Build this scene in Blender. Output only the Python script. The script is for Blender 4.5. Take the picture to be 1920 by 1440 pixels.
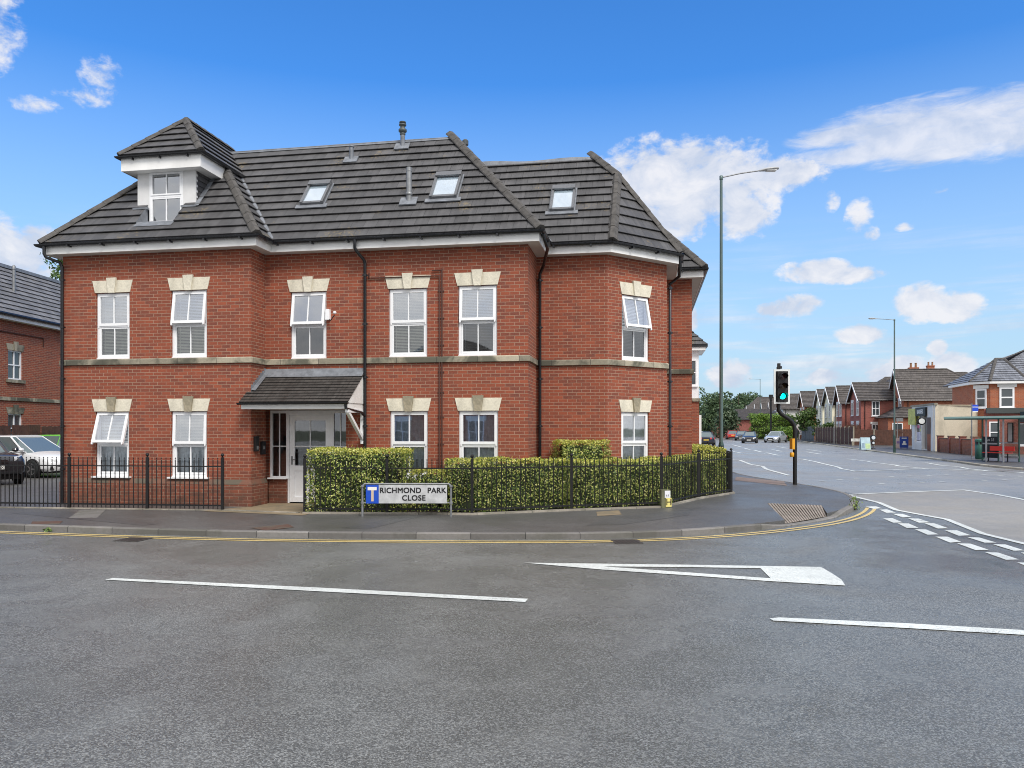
import bpy, bmesh, math, random
from mathutils import Vector, Matrix
random.seed(7)
R = math.radians
scene = bpy.context.scene
for o in list(bpy.data.objects): bpy.data.objects.remove(o)

# ------------------------------------------------------------------ camera
HC, FP, HY = 1.85, 1442.0, 803.0          # eye height (m), focal length and horizon row of the 1920 x 1440 photograph
cam = bpy.data.objects.new('camera', bpy.data.cameras.new('camera'))
scene.collection.objects.link(cam)
cam.location = (0, 0, HC); cam.rotation_euler = (R(90), 0, 0)
cam.data.sensor_width = 36; cam.data.lens = 36 * FP / 1920
cam.data.shift_y = (HY - 720) / 1920
cam.data.clip_start = 0.1; cam.data.clip_end = 5000
scene.camera = cam
scene.render.resolution_x = 1024; scene.render.resolution_y = 768

# ------------------------------------------------------------------ sun, sky, exposure
SUN_EL, SUN_AZ = R(50), R(153)             # azimuth clockwise from +Y: behind the camera, a little to the left
sun = bpy.data.objects.new('sun', bpy.data.lights.new('sun', 'SUN'))
scene.collection.objects.link(sun)
sun.data.energy = 1.8; sun.data.angle = R(22); sun.data.color = (1, .95, .88)
sd = Vector((math.sin(SUN_AZ) * math.cos(SUN_EL), math.cos(SUN_AZ) * math.cos(SUN_EL), math.sin(SUN_EL)))
sun.rotation_euler = sd.to_track_quat('Z', 'Y').to_euler()
sun.location = sd * 60
scene.view_settings.view_transform = 'Standard'; scene.view_settings.look = 'None'
scene.view_settings.gamma = 1; scene.view_settings.use_curve_mapping = False
scene.view_settings.exposure = 0.8
scene.cycles.filter_width = 1.0

world = bpy.data.worlds.new('World'); scene.world = world; world.use_nodes = True
wn, wl = world.node_tree.nodes, world.node_tree.links
wn.clear()
class NT:
    """little helper that wires shader nodes"""
    def __init__(s, tree): s.t = tree; s.n = tree.nodes; s.l = tree.links
    def new(s, typ, **kw):
        n = s.n.new(typ)
        for k, v in kw.items(): setattr(n, k, v)
        return n
    def put(s, sock, v):
        if isinstance(v, bpy.types.NodeSocket): s.l.new(v, sock)
        elif v is not None: sock.default_value = v
    def math(s, op, a, b=None, c=None, clamp=False):
        n = s.n.new('ShaderNodeMath'); n.operation = op; n.use_clamp = clamp
        s.put(n.inputs[0], a); s.put(n.inputs[1], b); s.put(n.inputs[2], c)
        return n.outputs[0]
    def mix(s, f, a, b, blend='MIX'):
        n = s.n.new('ShaderNodeMix'); n.data_type = 'RGBA'; n.blend_type = blend
        s.put(n.inputs[0], f); s.put(n.inputs[6], a); s.put(n.inputs[7], b)
        return n.outputs[2]
    def noise(s, vec, scale, detail=4, rough=.5, dist=0):
        n = s.n.new('ShaderNodeTexNoise'); s.put(n.inputs['Vector'], vec)
        n.inputs['Scale'].default_value = scale; n.inputs['Detail'].default_value = detail
        n.inputs['Roughness'].default_value = rough; n.inputs['Distortion'].default_value = dist
        return n.outputs[0]
    def ramp(s, f, stops, interp='LINEAR'):
        n = s.n.new('ShaderNodeValToRGB'); s.put(n.inputs[0], f); cr = n.color_ramp; cr.interpolation = interp
        while len(cr.elements) < len(stops): cr.elements.new(.5)
        for e, (p, c) in zip(cr.elements, stops):
            e.position = p; e.color = (tuple(c)[:3] if hasattr(c, '__len__') else (c, c, c)) + (1,)
        return n.outputs[0]
    def maprange(s, v, a, b, c=0, d=1, smooth=False):
        n = s.n.new('ShaderNodeMapRange'); s.put(n.inputs[0], v)
        if smooth: n.interpolation_type = 'SMOOTHSTEP'
        for i, x in enumerate((a, b, c, d)): n.inputs[i + 1].default_value = x
        return n.outputs[0]

def build_world():
    N = NT(world.node_tree)
    tc = N.new('ShaderNodeTexCoord'); g = tc.outputs['Generated']
    sep = N.new('ShaderNodeSeparateXYZ'); N.put(sep.inputs[0], g)
    x, y, z = sep.outputs
    az = N.math('ARCTAN2', x, y); el = N.math('ARCSINE', z)
    sky = N.new('ShaderNodeTexSky'); sky.sky_type = 'NISHITA'; sky.sun_disc = False
    sky.sun_elevation = SUN_EL; sky.sun_rotation = SUN_AZ
    sky.air_density = 1.0; sky.dust_density = .6; sky.ozone_density = 2.2
    hs = N.new('ShaderNodeHueSaturation'); hs.inputs['Saturation'].default_value = 1.22; hs.inputs['Value'].default_value = 1.28
    N.put(hs.inputs['Color'], sky.outputs[0])
    base = N.mix(1.0, hs.outputs[0], (.66, 1.13, 1.52, 1), 'MULTIPLY')
    # pale air low over the horizon
    low = N.maprange(el, .42, .03, 0, .96)
    base = N.mix(low, base, (4.5, 6.0, 7.2, 1))
    comb = N.new('ShaderNodeCombineXYZ'); N.put(comb.inputs[0], az); N.put(comb.inputs[1], el)
    st = N.new('ShaderNodeMapping'); N.put(st.inputs[0], comb.outputs[0]); st.inputs['Scale'].default_value = (1, 1.5, 1)
    n1 = N.noise(st.outputs[0], 17, 9, .6, .35)
    n2 = N.noise(st.outputs[0], 55, 6, .6, .2)
    nn = N.math('ADD', N.math('MULTIPLY', n1, .62), N.math('MULTIPLY', n2, .38))
    blobs = [  # centre and half sizes of each cloud on the sky, as it was seen from the street (pixels of the photograph)
        (1150,365,80,45),(1235,345,100,66),(1330,345,115,62),(1450,328,84,27),(1265,400,70,44),(1395,402,50,38),(1300,300,70,30),
        (1610,250,110,20),(1710,236,160,40),(1880,232,230,50),(1640,284,150,20),(1780,265,160,34),
        (1530,508,62,18),(1590,516,60,14),(1450,580,32,13),(1492,573,44,19),(1725,567,44,31),(1795,575,44,26),(1760,582,60,16),
        (1615,626,44,16),(1368,702,38,26),(1690,700,50,32),(1548,706,38,15),(1655,705,34,20),(1782,685,42,24),(1758,652,17,15),(1298,597,13,20),
        (1612,415,24,34),(1558,376,14,18),(1630,440,16,16),
        (-10,40,50,70),(188,148,36,34),(150,182,42,15),(62,195,46,13),(10,500,95,75),(70,450,40,28),(1760,360,20,8),(1700,425,20,7)]
    tot = None; tot2 = None
    for px, py, rx, ry in blobs:
        a0 = math.atan((px - 960) / FP); e0 = math.atan((HY - py) / FP * math.cos(a0))
        ra = rx / FP * math.cos(a0) ** 2; re = ry / FP * math.cos(a0)
        dx = N.math('MULTIPLY', N.math('SUBTRACT', az, a0), 1 / ra)
        dy = N.math('MULTIPLY', N.math('SUBTRACT', el, e0), 1 / re)
        d2 = N.math('ADD', N.math('MULTIPLY', dx, dx), N.math('MULTIPLY', dy, dy))
        w = 1.0 if (py < 300 and px > 1450) else (.5 if (px < 620 and py < 300) or (px, py) in ((1612,415),(1558,376),(1630,440),(1760,360),(1700,425)) else 1.0)
        b = N.math('MULTIPLY', N.math('SUBTRACT', 1.0, N.math('MULTIPLY', d2, .5), clamp=True), w)
        if py < 300 and px > 1450: tot2 = b if tot2 is None else N.math('MAXIMUM', tot2, b)
        else: tot = b if tot is None else N.math('MAXIMUM', tot, b)
    dens = N.math('ADD', tot, N.math('MULTIPLY', N.math('SUBTRACT', nn, .5), 3.0))
    dens = N.maprange(dens, .14, .74, 0, 1, True)
    dens = N.math('MULTIPLY', dens, N.maprange(tot, 0.0, .12, 0, 1, True))
    sm = N.new('ShaderNodeMapping'); N.put(sm.inputs[0], comb.outputs[0]); sm.inputs['Scale'].default_value = (1, 4.2, 1); sm.inputs['Rotation'].default_value = (0, 0, R(-6))
    sn = N.noise(sm.outputs[0], 16, 8, .66, .5)
    d2_ = N.math('ADD', tot2, N.math('MULTIPLY', N.math('SUBTRACT', sn, .5), 1.7))
    d2_ = N.math('MULTIPLY', N.maprange(d2_, .05, .95, 0, .86, True), N.maprange(tot2, 0.0, .2, 0, 1, True))
    dens = N.math('MAXIMUM', dens, d2_)
    # thin streaks low in the sky
    cir = N.new('ShaderNodeMapping'); N.put(cir.inputs[0], comb.outputs[0]); cir.inputs['Scale'].default_value = (2.2, 26, 1)
    cn = N.noise(cir.outputs[0], 1.6, 5, .6, .3)
    streak = N.math('MULTIPLY', N.maprange(cn, .44, .70, 0, .75, True), N.maprange(el, .26, .08, .0, 1.0))
    dens = N.math('MAXIMUM', dens, streak)
    # unseen closed cloud behind and overhead, added for its soft white light
    back = N.maprange(y, .35, -.25, 0, 1, True)
    over = N.maprange(z, .60, .80, 0, .9, True)
    cover = N.math('MULTIPLY', N.math('MAXIMUM', back, over), N.maprange(nn, .2, .6, .8, 1))
    shade = N.mix(N.maprange(n1, .38, .62), (5.1, 5.7, 6.9, 1), (7.6, 7.6, 7.9, 1))
    c1 = N.mix(N.math('MULTIPLY', dens, .93), base, shade)
    covc = N.mix(N.maprange(n1, .3, .7), (7.4, 7.5, 7.8, 1), (10.2, 10.1, 10.0, 1))
    c2 = N.mix(cover, c1, covc)
    bg = N.new('ShaderNodeBackground'); N.put(bg.inputs[0], c2); bg.inputs[1].default_value = .068
    out = N.new('ShaderNodeOutputWorld'); N.put(out.inputs[0], bg.outputs[0])
build_world()

# ------------------------------------------------------------------ helpers
COL = scene.collection
def gp(px, py, z=0.0):
    """point of the flat ground (height z) seen at a pixel of the photograph"""
    d = (HC - z) * FP / (py - HY)
    return ((px - 960) / FP * d, d)
def tag(o, label=None, cat=None, group=None, kind=None):
    if label: o['label'] = label
    if cat: o['category'] = cat
    if group: o['group'] = group
    if kind: o['kind'] = kind
    return o
def empty(name, loc=(0, 0, 0), rz=0, parent=None):
    o = bpy.data.objects.new(name, None); COL.objects.link(o); o.empty_display_size = .2
    o.location = loc; o.rotation_euler = (0, 0, rz); o.parent = parent
    return o
def copy_tree(o, parent=None):
    c = o.copy(); COL.objects.link(c); c.parent = parent
    for ch in list(o.children): copy_tree(ch, c)
    return c

class MB:
    def __init__(s): s.v = []; s.f = []; s.m = []; s.uv = []; s.M = Matrix()
    def face(s, pts, mat=0, uvs=None):
        i = len(s.v); pts = [Vector(p) for p in pts]
        if uvs is None:
            n = (pts[1] - pts[0]).cross(pts[2] - pts[0])
            if abs(n.z) > .7 * n.length: uvs = [(p.x, p.y) for p in pts]
            else:
                h = Vector((-n.y, n.x, 0)); h = h.normalized() if h.length > 1e-9 else Vector((1, 0, 0))
                if abs(h.x) >= abs(h.y):
                    if h.x < 0: h = -h
                elif h.y < 0: h = -h
                uvs = [(p.dot(h), p.z) for p in pts]
        s.v += [s.M @ p for p in pts]; s.f.append(tuple(range(i, i + len(pts)))); s.m.append(mat); s.uv += list(uvs)
    def grid(s, rows, mat=0, close=False):
        """shared-vertex surface from rows of points"""
        i = len(s.v); nr, nc = len(rows), len(rows[0])
        for r in rows: s.v += [s.M @ Vector(p) for p in r]
        for a in range(nr - 1):
            for b in range(nc if close else nc - 1):
                b2 = (b + 1) % nc
                s.f.append((i + a * nc + b, i + a * nc + b2, i + (a + 1) * nc + b2, i + (a + 1) * nc + b)); s.m.append(mat)
                s.uv += [(b * .1, a * .1), (b * .1 + .1, a * .1), (b * .1 + .1, a * .1 + .1), (b * .1, a * .1 + .1)]
    def box(s, x0, x1, y0, y1, z0, z1, mat=0, skip=''):
        if x0 > x1: x0, x1 = x1, x0
        if y0 > y1: y0, y1 = y1, y0
        if z0 > z1: z0, z1 = z1, z0
        a = [(x0,y0,z0),(x1,y0,z0),(x1,y1,z0),(x0,y1,z0),(x0,y0,z1),(x1,y0,z1),(x1,y1,z1),(x0,y1,z1)]
        for k, q in (('b',(3,2,1,0)),('t',(4,5,6,7)),('f',(0,1,5,4)),('r',(1,2,6,5)),('k',(2,3,7,6)),('l',(3,0,4,7))):
            if k not in skip: s.face([a[i] for i in q], mat)
    def prism(s, poly, z0, z1, mat=0, side=None):
        n = len(poly); side = mat if side is None else side
        s.face([(p[0], p[1], z1) for p in poly], mat); s.face([(p[0], p[1], z0) for p in reversed(poly)], mat)
        for i in range(n):
            a, b = poly[i], poly[(i + 1) % n]
            s.face([(a[0], a[1], z0), (b[0], b[1], z0), (b[0], b[1], z1), (a[0], a[1], z1)], side)
    def extr(s, poly, axis_from, axis_to, mat=0):
        """poly in (x, z), extruded along y"""
        n = len(poly)
        s.face([(p[0], axis_from, p[1]) for p in poly], mat); s.face([(p[0], axis_to, p[1]) for p in reversed(poly)], mat)
        for i in range(n):
            a, b = poly[i], poly[(i + 1) % n]
            s.face([(b[0], axis_from, b[1]), (a[0], axis_from, a[1]), (a[0], axis_to, a[1]), (b[0], axis_to, b[1])], mat)
    def tube(s, path, r, n=8, mat=0, caps=True, r2=None):
        path = [Vector(p) for p in path]; rows = []
        up = Vector((0, 0, 1)); t0 = (path[1] - path[0]).normalized()
        if abs(t0.dot(up)) > .9: up = Vector((1, 0, 0))
        for i, p in enumerate(path):
            if i == 0: t = path[1] - path[0]
            elif i == len(path) - 1: t = path[-1] - path[-2]
            else: t = (path[i + 1] - p).normalized() + (p - path[i - 1]).normalized()
            t.normalize(); a = t.cross(up)
            if a.length < 1e-4: a = t.cross(Vector((0, 1, 0)))
            a.normalize(); b = a.cross(t).normalized(); up = b
            rr = r if r2 is None else r + (r2 - r) * i / (len(path) - 1)
            rows.append([p + (a * math.cos(k * 2 * math.pi / n) + b * math.sin(k * 2 * math.pi / n)) * rr for k in range(n)])
        s.grid(rows, mat, True)
        if caps: s.face(list(reversed(rows[0])), mat); s.face(rows[-1], mat)
    def lathe(s, prof, c=(0, 0, 0), n=16, mat=0):
        rows = [[(c[0] + r * math.cos(k * 2 * math.pi / n), c[1] + r * math.sin(k * 2 * math.pi / n), c[2] + z) for k in range(n)] for r, z in prof]
        s.grid(rows, mat, True); s.face(rows[-1], mat); s.face(list(reversed(rows[0])), mat)
    def sweep(s, path, prof, mat=0, closed_prof=False, ends=True):
        """profile [(outward offset, z)] swept along a horizontal (x, y) path, outward = right of travel"""
        P = [Vector((p[0], p[1])) for p in path]; L = 0; rows = []; ls = []
        for i, p in enumerate(P):
            d1 = (P[i] - P[i - 1]).normalized() if i else (P[1] - P[0]).normalized()
            d2 = (P[i + 1] - P[i]).normalized() if i < len(P) - 1 else d1
            if i: L += (P[i] - P[i - 1]).length
            n1 = Vector((d1.y, -d1.x)); n2 = Vector((d2.y, -d2.x)); nn = n1 + n2
            nn = nn / max(.2, nn.dot(n1))
            rows.append([(p.x + nn.x * q[0], p.y + nn.y * q[0], q[1]) for q in prof]); ls.append(L)
        h = [0]
        for a, b in zip(prof, prof[1:]): h.append(h[-1] + math.hypot(b[0] - a[0], b[1] - a[1]))
        for i in range(len(rows) - 1):
            rng = range(len(prof)) if closed_prof else range(len(prof) - 1)
            for j in rng:
                k = (j + 1) % len(prof)
                s.face([rows[i][j], rows[i + 1][j], rows[i + 1][k], rows[i][k]], mat, [(ls[i], h[j]), (ls[i + 1], h[j]), (ls[i + 1], h[k]), (ls[i], h[k])])
        if ends and len(prof) > 2:
            s.face(rows[0], mat); s.face(list(reversed(rows[-1])), mat)
    def build(s, name, mats, parent=None, smooth=False, merge=False):
        me = bpy.data.meshes.new(name)
        me.from_pydata([tuple(v) for v in s.v], [], s.f)
        if not isinstance(mats, (list, tuple)): mats = [mats]
        for m in mats: me.materials.append(m)
        me.polygons.foreach_set('material_index', s.m)
        ul = me.uv_layers.new(name='UVMap')
        ul.data.foreach_set('uv', [c for u in s.uv for c in u])
        if smooth: me.polygons.foreach_set('use_smooth', [True] * len(s.f))
        me.update()
        if merge:
            bm = bmesh.new(); bm.from_mesh(me); bmesh.ops.remove_doubles(bm, verts=bm.verts, dist=.0005); bm.to_mesh(me); bm.free()
        o = bpy.data.objects.new(name, me); COL.objects.link(o); o.parent = parent
        return o
def arc(c, r, a0, a1, n=6):
    return [(c[0] + r * math.cos(a0 + (a1 - a0) * i / n), c[1] + r * math.sin(a0 + (a1 - a0) * i / n)) for i in range(n + 1)]
def smoothline(pts, n=6):
    out = []
    for i in range(len(pts) - 1):
        p0 = Vector(pts[max(0, i - 1)]); p1 = Vector(pts[i]); p2 = Vector(pts[i + 1]); p3 = Vector(pts[min(len(pts) - 1, i + 2)])
        for k in range(n):
            t = k / n
            out.append(tuple(.5 * ((2 * p1) + (p2 - p0) * t + (2 * p0 - 5 * p1 + 4 * p2 - p3) * t * t + (3 * p1 - p0 - 3 * p2 + p3) * t ** 3)))
    out.append(tuple(pts[-1])); return out
def offset_line(pts, d):
    P = [Vector((p[0], p[1])) for p in pts]; out = []
    for i in range(len(P)):
        d1 = (P[i] - P[i - 1]).normalized() if i else (P[1] - P[0]).normalized()
        d2 = (P[i + 1] - P[i]).normalized() if i < len(P) - 1 else d1
        nn = Vector((d1.y, -d1.x)) + Vector((d2.y, -d2.x)); nn = nn / max(.3, nn.dot(Vector((d1.y, -d1.x))))
        out.append((P[i].x + nn.x * d, P[i].y + nn.y * d))
    return out
def text_mesh(name, s, size, mat, parent, loc, rot=(R(90), 0, 0), align='CENTER', bold=0.0, space=1.0, ext=.002, fat=0.0):
    cu = bpy.data.curves.new(name, 'FONT'); cu.body = s; cu.size = size; cu.align_x = align; cu.align_y = 'CENTER'
    cu.extrude = ext; cu.offset = bold; cu.space_character = space
    t = bpy.data.objects.new(name, cu); COL.objects.link(t)
    dg = bpy.context.evaluated_depsgraph_get(); dg.update()
    me = bpy.data.meshes.new_from_object(t.evaluated_get(dg)); bpy.data.objects.remove(t)
    if fat:                                             # heavier strokes: the same letters laid over themselves a few millimetres apart
        bm = bmesh.new()
        for k, (dx, dy) in enumerate(((-fat, -fat), (fat, -fat), (-fat, fat), (fat, fat), (0, 0))):
            n0 = len(bm.verts); bm.from_mesh(me); bm.verts.ensure_lookup_table()
            for v in bm.verts[n0:]: v.co.x += dx; v.co.y += dy; v.co.z += k * .0004
        bm.to_mesh(me); bm.free()
    me.materials.clear(); me.materials.append(mat)
    o = bpy.data.objects.new(name, me); COL.objects.link(o); o.parent = parent; o.location = loc; o.rotation_euler = rot
    return o

# ------------------------------------------------------------------ materials
def pbr(name, col, rough=.6, metal=0, spec=.5, var=0, vscale=6, bump=0, bscale=40, coat=0, em=None, ems=1, coord='Object'):
    m = bpy.data.materials.new(name); m.use_nodes = True; N = NT(m.node_tree); b = N.n['Principled BSDF']
    b.inputs['Base Color'].default_value = (*col, 1); b.inputs['Roughness'].default_value = rough
    b.inputs['Metallic'].default_value = metal; b.inputs['Specular IOR Level'].default_value = spec
    b.inputs['Coat Weight'].default_value = coat
    tc = N.new('ShaderNodeTexCoord').outputs[coord]
    if var:
        n = N.noise(tc, vscale, 5, .6); f = N.maprange(n, .3, .7, 1 - var, 1 + var)
        mm = N.n.new('ShaderNodeVectorMath'); mm.operation = 'SCALE'; mm.inputs[0].default_value = col; N.put(mm.inputs[3], f)
        N.put(b.inputs['Base Color'], mm.outputs[0])
        N.put(b.inputs['Roughness'], N.maprange(N.noise(tc, vscale * 2.3, 3), .3, .7, max(.03, rough - .12), min(1, rough + .12)))
    if bump:
        bp = N.new('ShaderNodeBump'); bp.inputs['Strength'].default_value = bump; bp.inputs['Distance'].default_value = .01
        N.put(bp.inputs['Height'], N.noise(tc, bscale, 5, .6)); N.put(b.inputs['Normal'], bp.outputs[0])
    if em: b.inputs['Emission Color'].default_value = (*em, 1); b.inputs['Emission Strength'].default_value = ems
    return m
def mat_nodes(name):
    m = bpy.data.materials.new(name); m.use_nodes = True; N = NT(m.node_tree); return m, N, N.n['Principled BSDF']

def brick_mat(name, c1, c2, c3, mortar, bw=.213, rh=.0745, stain=1.0):
    m, N, b = mat_nodes(name); tc = N.new('ShaderNodeTexCoord'); uv = tc.outputs['UV']; ob = tc.outputs['Object']
    br = N.new('ShaderNodeTexBrick'); N.put(br.inputs['Vector'], uv)
    br.offset = .5; br.squash = 1
    br.inputs['Scale'].default_value = 1; br.inputs['Brick Width'].default_value = bw; br.inputs['Row Height'].default_value = rh
    br.inputs['Mortar Size'].default_value = .0062; br.inputs['Mortar Smooth'].default_value = .25; br.inputs['Bias'].default_value = -.1
    br.inputs['Color1'].default_value = (0, 0, 0, 1); br.inputs['Color2'].default_value = (1, 1, 1, 1); br.inputs['Mortar'].default_value = (.5, .5, .5, 1)
    big = N.noise(ob, .9, 4, .6); fine = N.noise(ob, 38, 4, .65); mid = N.noise(ob, 4.5, 4, .6)
    col = N.ramp(N.math('ADD', N.math('MULTIPLY', br.outputs['Color'], .62), N.math('MULTIPLY', mid, .38)), [(.15, c3), (.42, c2), (.75, c1)])
    col = N.mix(N.maprange(big, .36, .62, 0, .5), col, tuple(x * .66 for x in c1) + (1,))
    ms = N.new('ShaderNodeMapping'); N.put(ms.inputs[0], ob); ms.inputs['Scale'].default_value = (3.2, 3.2, .35); sn = N.noise(ms.outputs[0], 1.2, 5, .65)
    col = N.mix(N.maprange(sn, .55, .75, 0, .45, True), col, (.085, .045, .034, 1)); wn2 = N.noise(ob, 1.9, 6, .7)
    col = N.mix(N.maprange(wn2, .60, .78, 0, .30, True), col, (.46, .24, .16, 1))
    col = N.mix(N.maprange(fine, .3, .75, 0, .4), col, tuple(x * 1.45 for x in c1) + (1,))
    mcol = N.mix(N.maprange(mid, .3, .7), mortar + (1,), tuple(x * .72 for x in mortar) + (1,))
    col = N.mix(br.outputs['Fac'], col, mcol)
    # soot and damp near the foot of the wall
    sep = N.new('ShaderNodeSeparateXYZ'); N.put(sep.inputs[0], ob)
    foot = N.math('MULTIPLY', N.maprange(sep.outputs[2], 1.0, .15, 0, .85 * stain), N.maprange(mid, .3, .65, .25, 1))
    col = N.mix(foot, col, (.075, .05, .035, 1))
    N.put(b.inputs['Base Color'], col); b.inputs['Roughness'].default_value = .86
    bp = N.new('ShaderNodeBump'); bp.inputs['Strength'].default_value = .55; bp.inputs['Distance'].default_value = .008
    N.put(bp.inputs['Height'], N.math('ADD', N.math('MULTIPLY', br.outputs['Fac'], -1), N.math('MULTIPLY', fine, .35)))
    N.put(b.inputs['Normal'], bp.outputs[0]); return m
def tile_mat(name, c, gauge=.307, tw=.30, lichen=.5, joint=.011):
    m, N, b = mat_nodes(name); tc = N.new('ShaderNodeTexCoord'); uv = tc.outputs['UV']; ob = tc.outputs['Object']
    br = N.new('ShaderNodeTexBrick'); N.put(br.inputs['Vector'], uv); br.offset = .5
    br.inputs['Scale'].default_value = 1; br.inputs['Brick Width'].default_value = tw; br.inputs['Row Height'].default_value = gauge
    br.inputs['Mortar Size'].default_value = joint * .5; br.inputs['Mortar Smooth'].default_value = .3
    br.inputs['Color1'].default_value = (0, 0, 0, 1); br.inputs['Color2'].default_value = (1, 1, 1, 1); br.inputs['Mortar'].default_value = (0, 0, 0, 1)
    mp = N.new('ShaderNodeMapping'); N.put(mp.inputs[0], uv); mp.inputs['Scale'].default_value = (7, .6, 1)
    run = N.noise(mp.outputs[0], 1.5, 4, .6); mid = N.noise(ob, 2.2, 5, .6); fine = N.noise(ob, 30, 4, .7)
    k = N.math('ADD', N.math('ADD', N.math('MULTIPLY', br.outputs['Color'], .15), N.math('MULTIPLY', run, .45)), N.math('ADD', N.math('MULTIPLY', mid, .4), .075))
    col = N.ramp(k, [(.3, tuple(x * .55 for x in c)), (.52, c), (.72, tuple(min(1, x * 1.75) for x in c))])
    col = N.mix(N.maprange(fine, .45, .8, 0, .25), col, tuple(x * 2.2 for x in c) + (1,))
    li = N.math('MULTIPLY', N.maprange(N.noise(ob, 1.4, 3, .5), .60, .70, 0, 1, True), N.maprange(N.noise(ob, 16, 4, .6), .5, .62, 0, lichen, True))
    col = N.mix(li, col, (.27, .20, .09, 1))
    col = N.mix(N.math('MULTIPLY', br.outputs['Fac'], .8), col, tuple(x * .25 for x in c) + (1,))
    N.put(b.inputs['Base Color'], col); N.put(b.inputs['Roughness'], N.maprange(run, .3, .7, .42, .68))
    bp = N.new('ShaderNodeBump'); bp.inputs['Strength'].default_value = .4; bp.inputs['Distance'].default_value = .006
    N.put(bp.inputs['Height'], N.math('ADD', N.math('MULTIPLY', br.outputs['Fac'], -1), N.math('MULTIPLY', fine, .5)))
    N.put(b.inputs['Normal'], bp.outputs[0]); return m
def stone_mat(name, c, dirt=.5, scale=1.3):
    m, N, b = mat_nodes(name); tc = N.new('ShaderNodeTexCoord'); ob = tc.outputs['Object']; uv = tc.outputs['UV']
    n = N.noise(ob, scale, 5, .65, .5); f = N.noise(ob, 22, 5, .7)
    col = N.mix(N.maprange(f, .3, .7), tuple(x * .82 for x in c) + (1,), tuple(min(1, x * 1.08) for x in c) + (1,))
    d = N.math('MULTIPLY', N.maprange(n, .44, .60, 0, 1, True), dirt)
    col = N.mix(d, col, (.10, .10, .075, 1))
    N.put(b.inputs['Base Color'], col); b.inputs['Roughness'].default_value = .85
    bp = N.new('ShaderNodeBump'); bp.inputs['Strength'].default_value = .2; bp.inputs['Distance'].default_value = .005
    N.put(bp.inputs['Height'], f); N.put(b.inputs['Normal'], bp.outputs[0]); return m
def glass_mat(name, tint=(.9, .95, .97), refl=.10, dirt=.0):
    m = bpy.data.materials.new(name); m.use_nodes = True; N = NT(m.node_tree); N.n.clear()
    fr = N.new('ShaderNodeFresnel'); fr.inputs[0].default_value = 1.5
    f = N.math('ADD', N.math('MULTIPLY', fr.outputs[0], 1.6), refl, clamp=True)
    tr = N.new('ShaderNodeBsdfTransparent'); tr.inputs[0].default_value = (*tint, 1)
    gl = N.new('ShaderNodeBsdfGlossy'); gl.inputs[0].default_value = (.95, .97, 1, 1); gl.inputs['Roughness'].default_value = .02
    tc = N.new('ShaderNodeTexCoord'); bp = N.new('ShaderNodeBump'); bp.inputs['Strength'].default_value = .04; bp.inputs['Distance'].default_value = .02
    N.put(bp.inputs['Height'], N.noise(tc.outputs['Object'], 1.6, 2)); N.put(gl.inputs['Normal'], bp.outputs[0])
    mx = N.new('ShaderNodeMixShader'); N.put(mx.inputs[0], f); N.put(mx.inputs[1], tr.outputs[0]); N.put(mx.inputs[2], gl.outputs[0])
    o = N.new('ShaderNodeOutputMaterial'); N.put(o.inputs[0], mx.outputs[0]); return m
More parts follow.
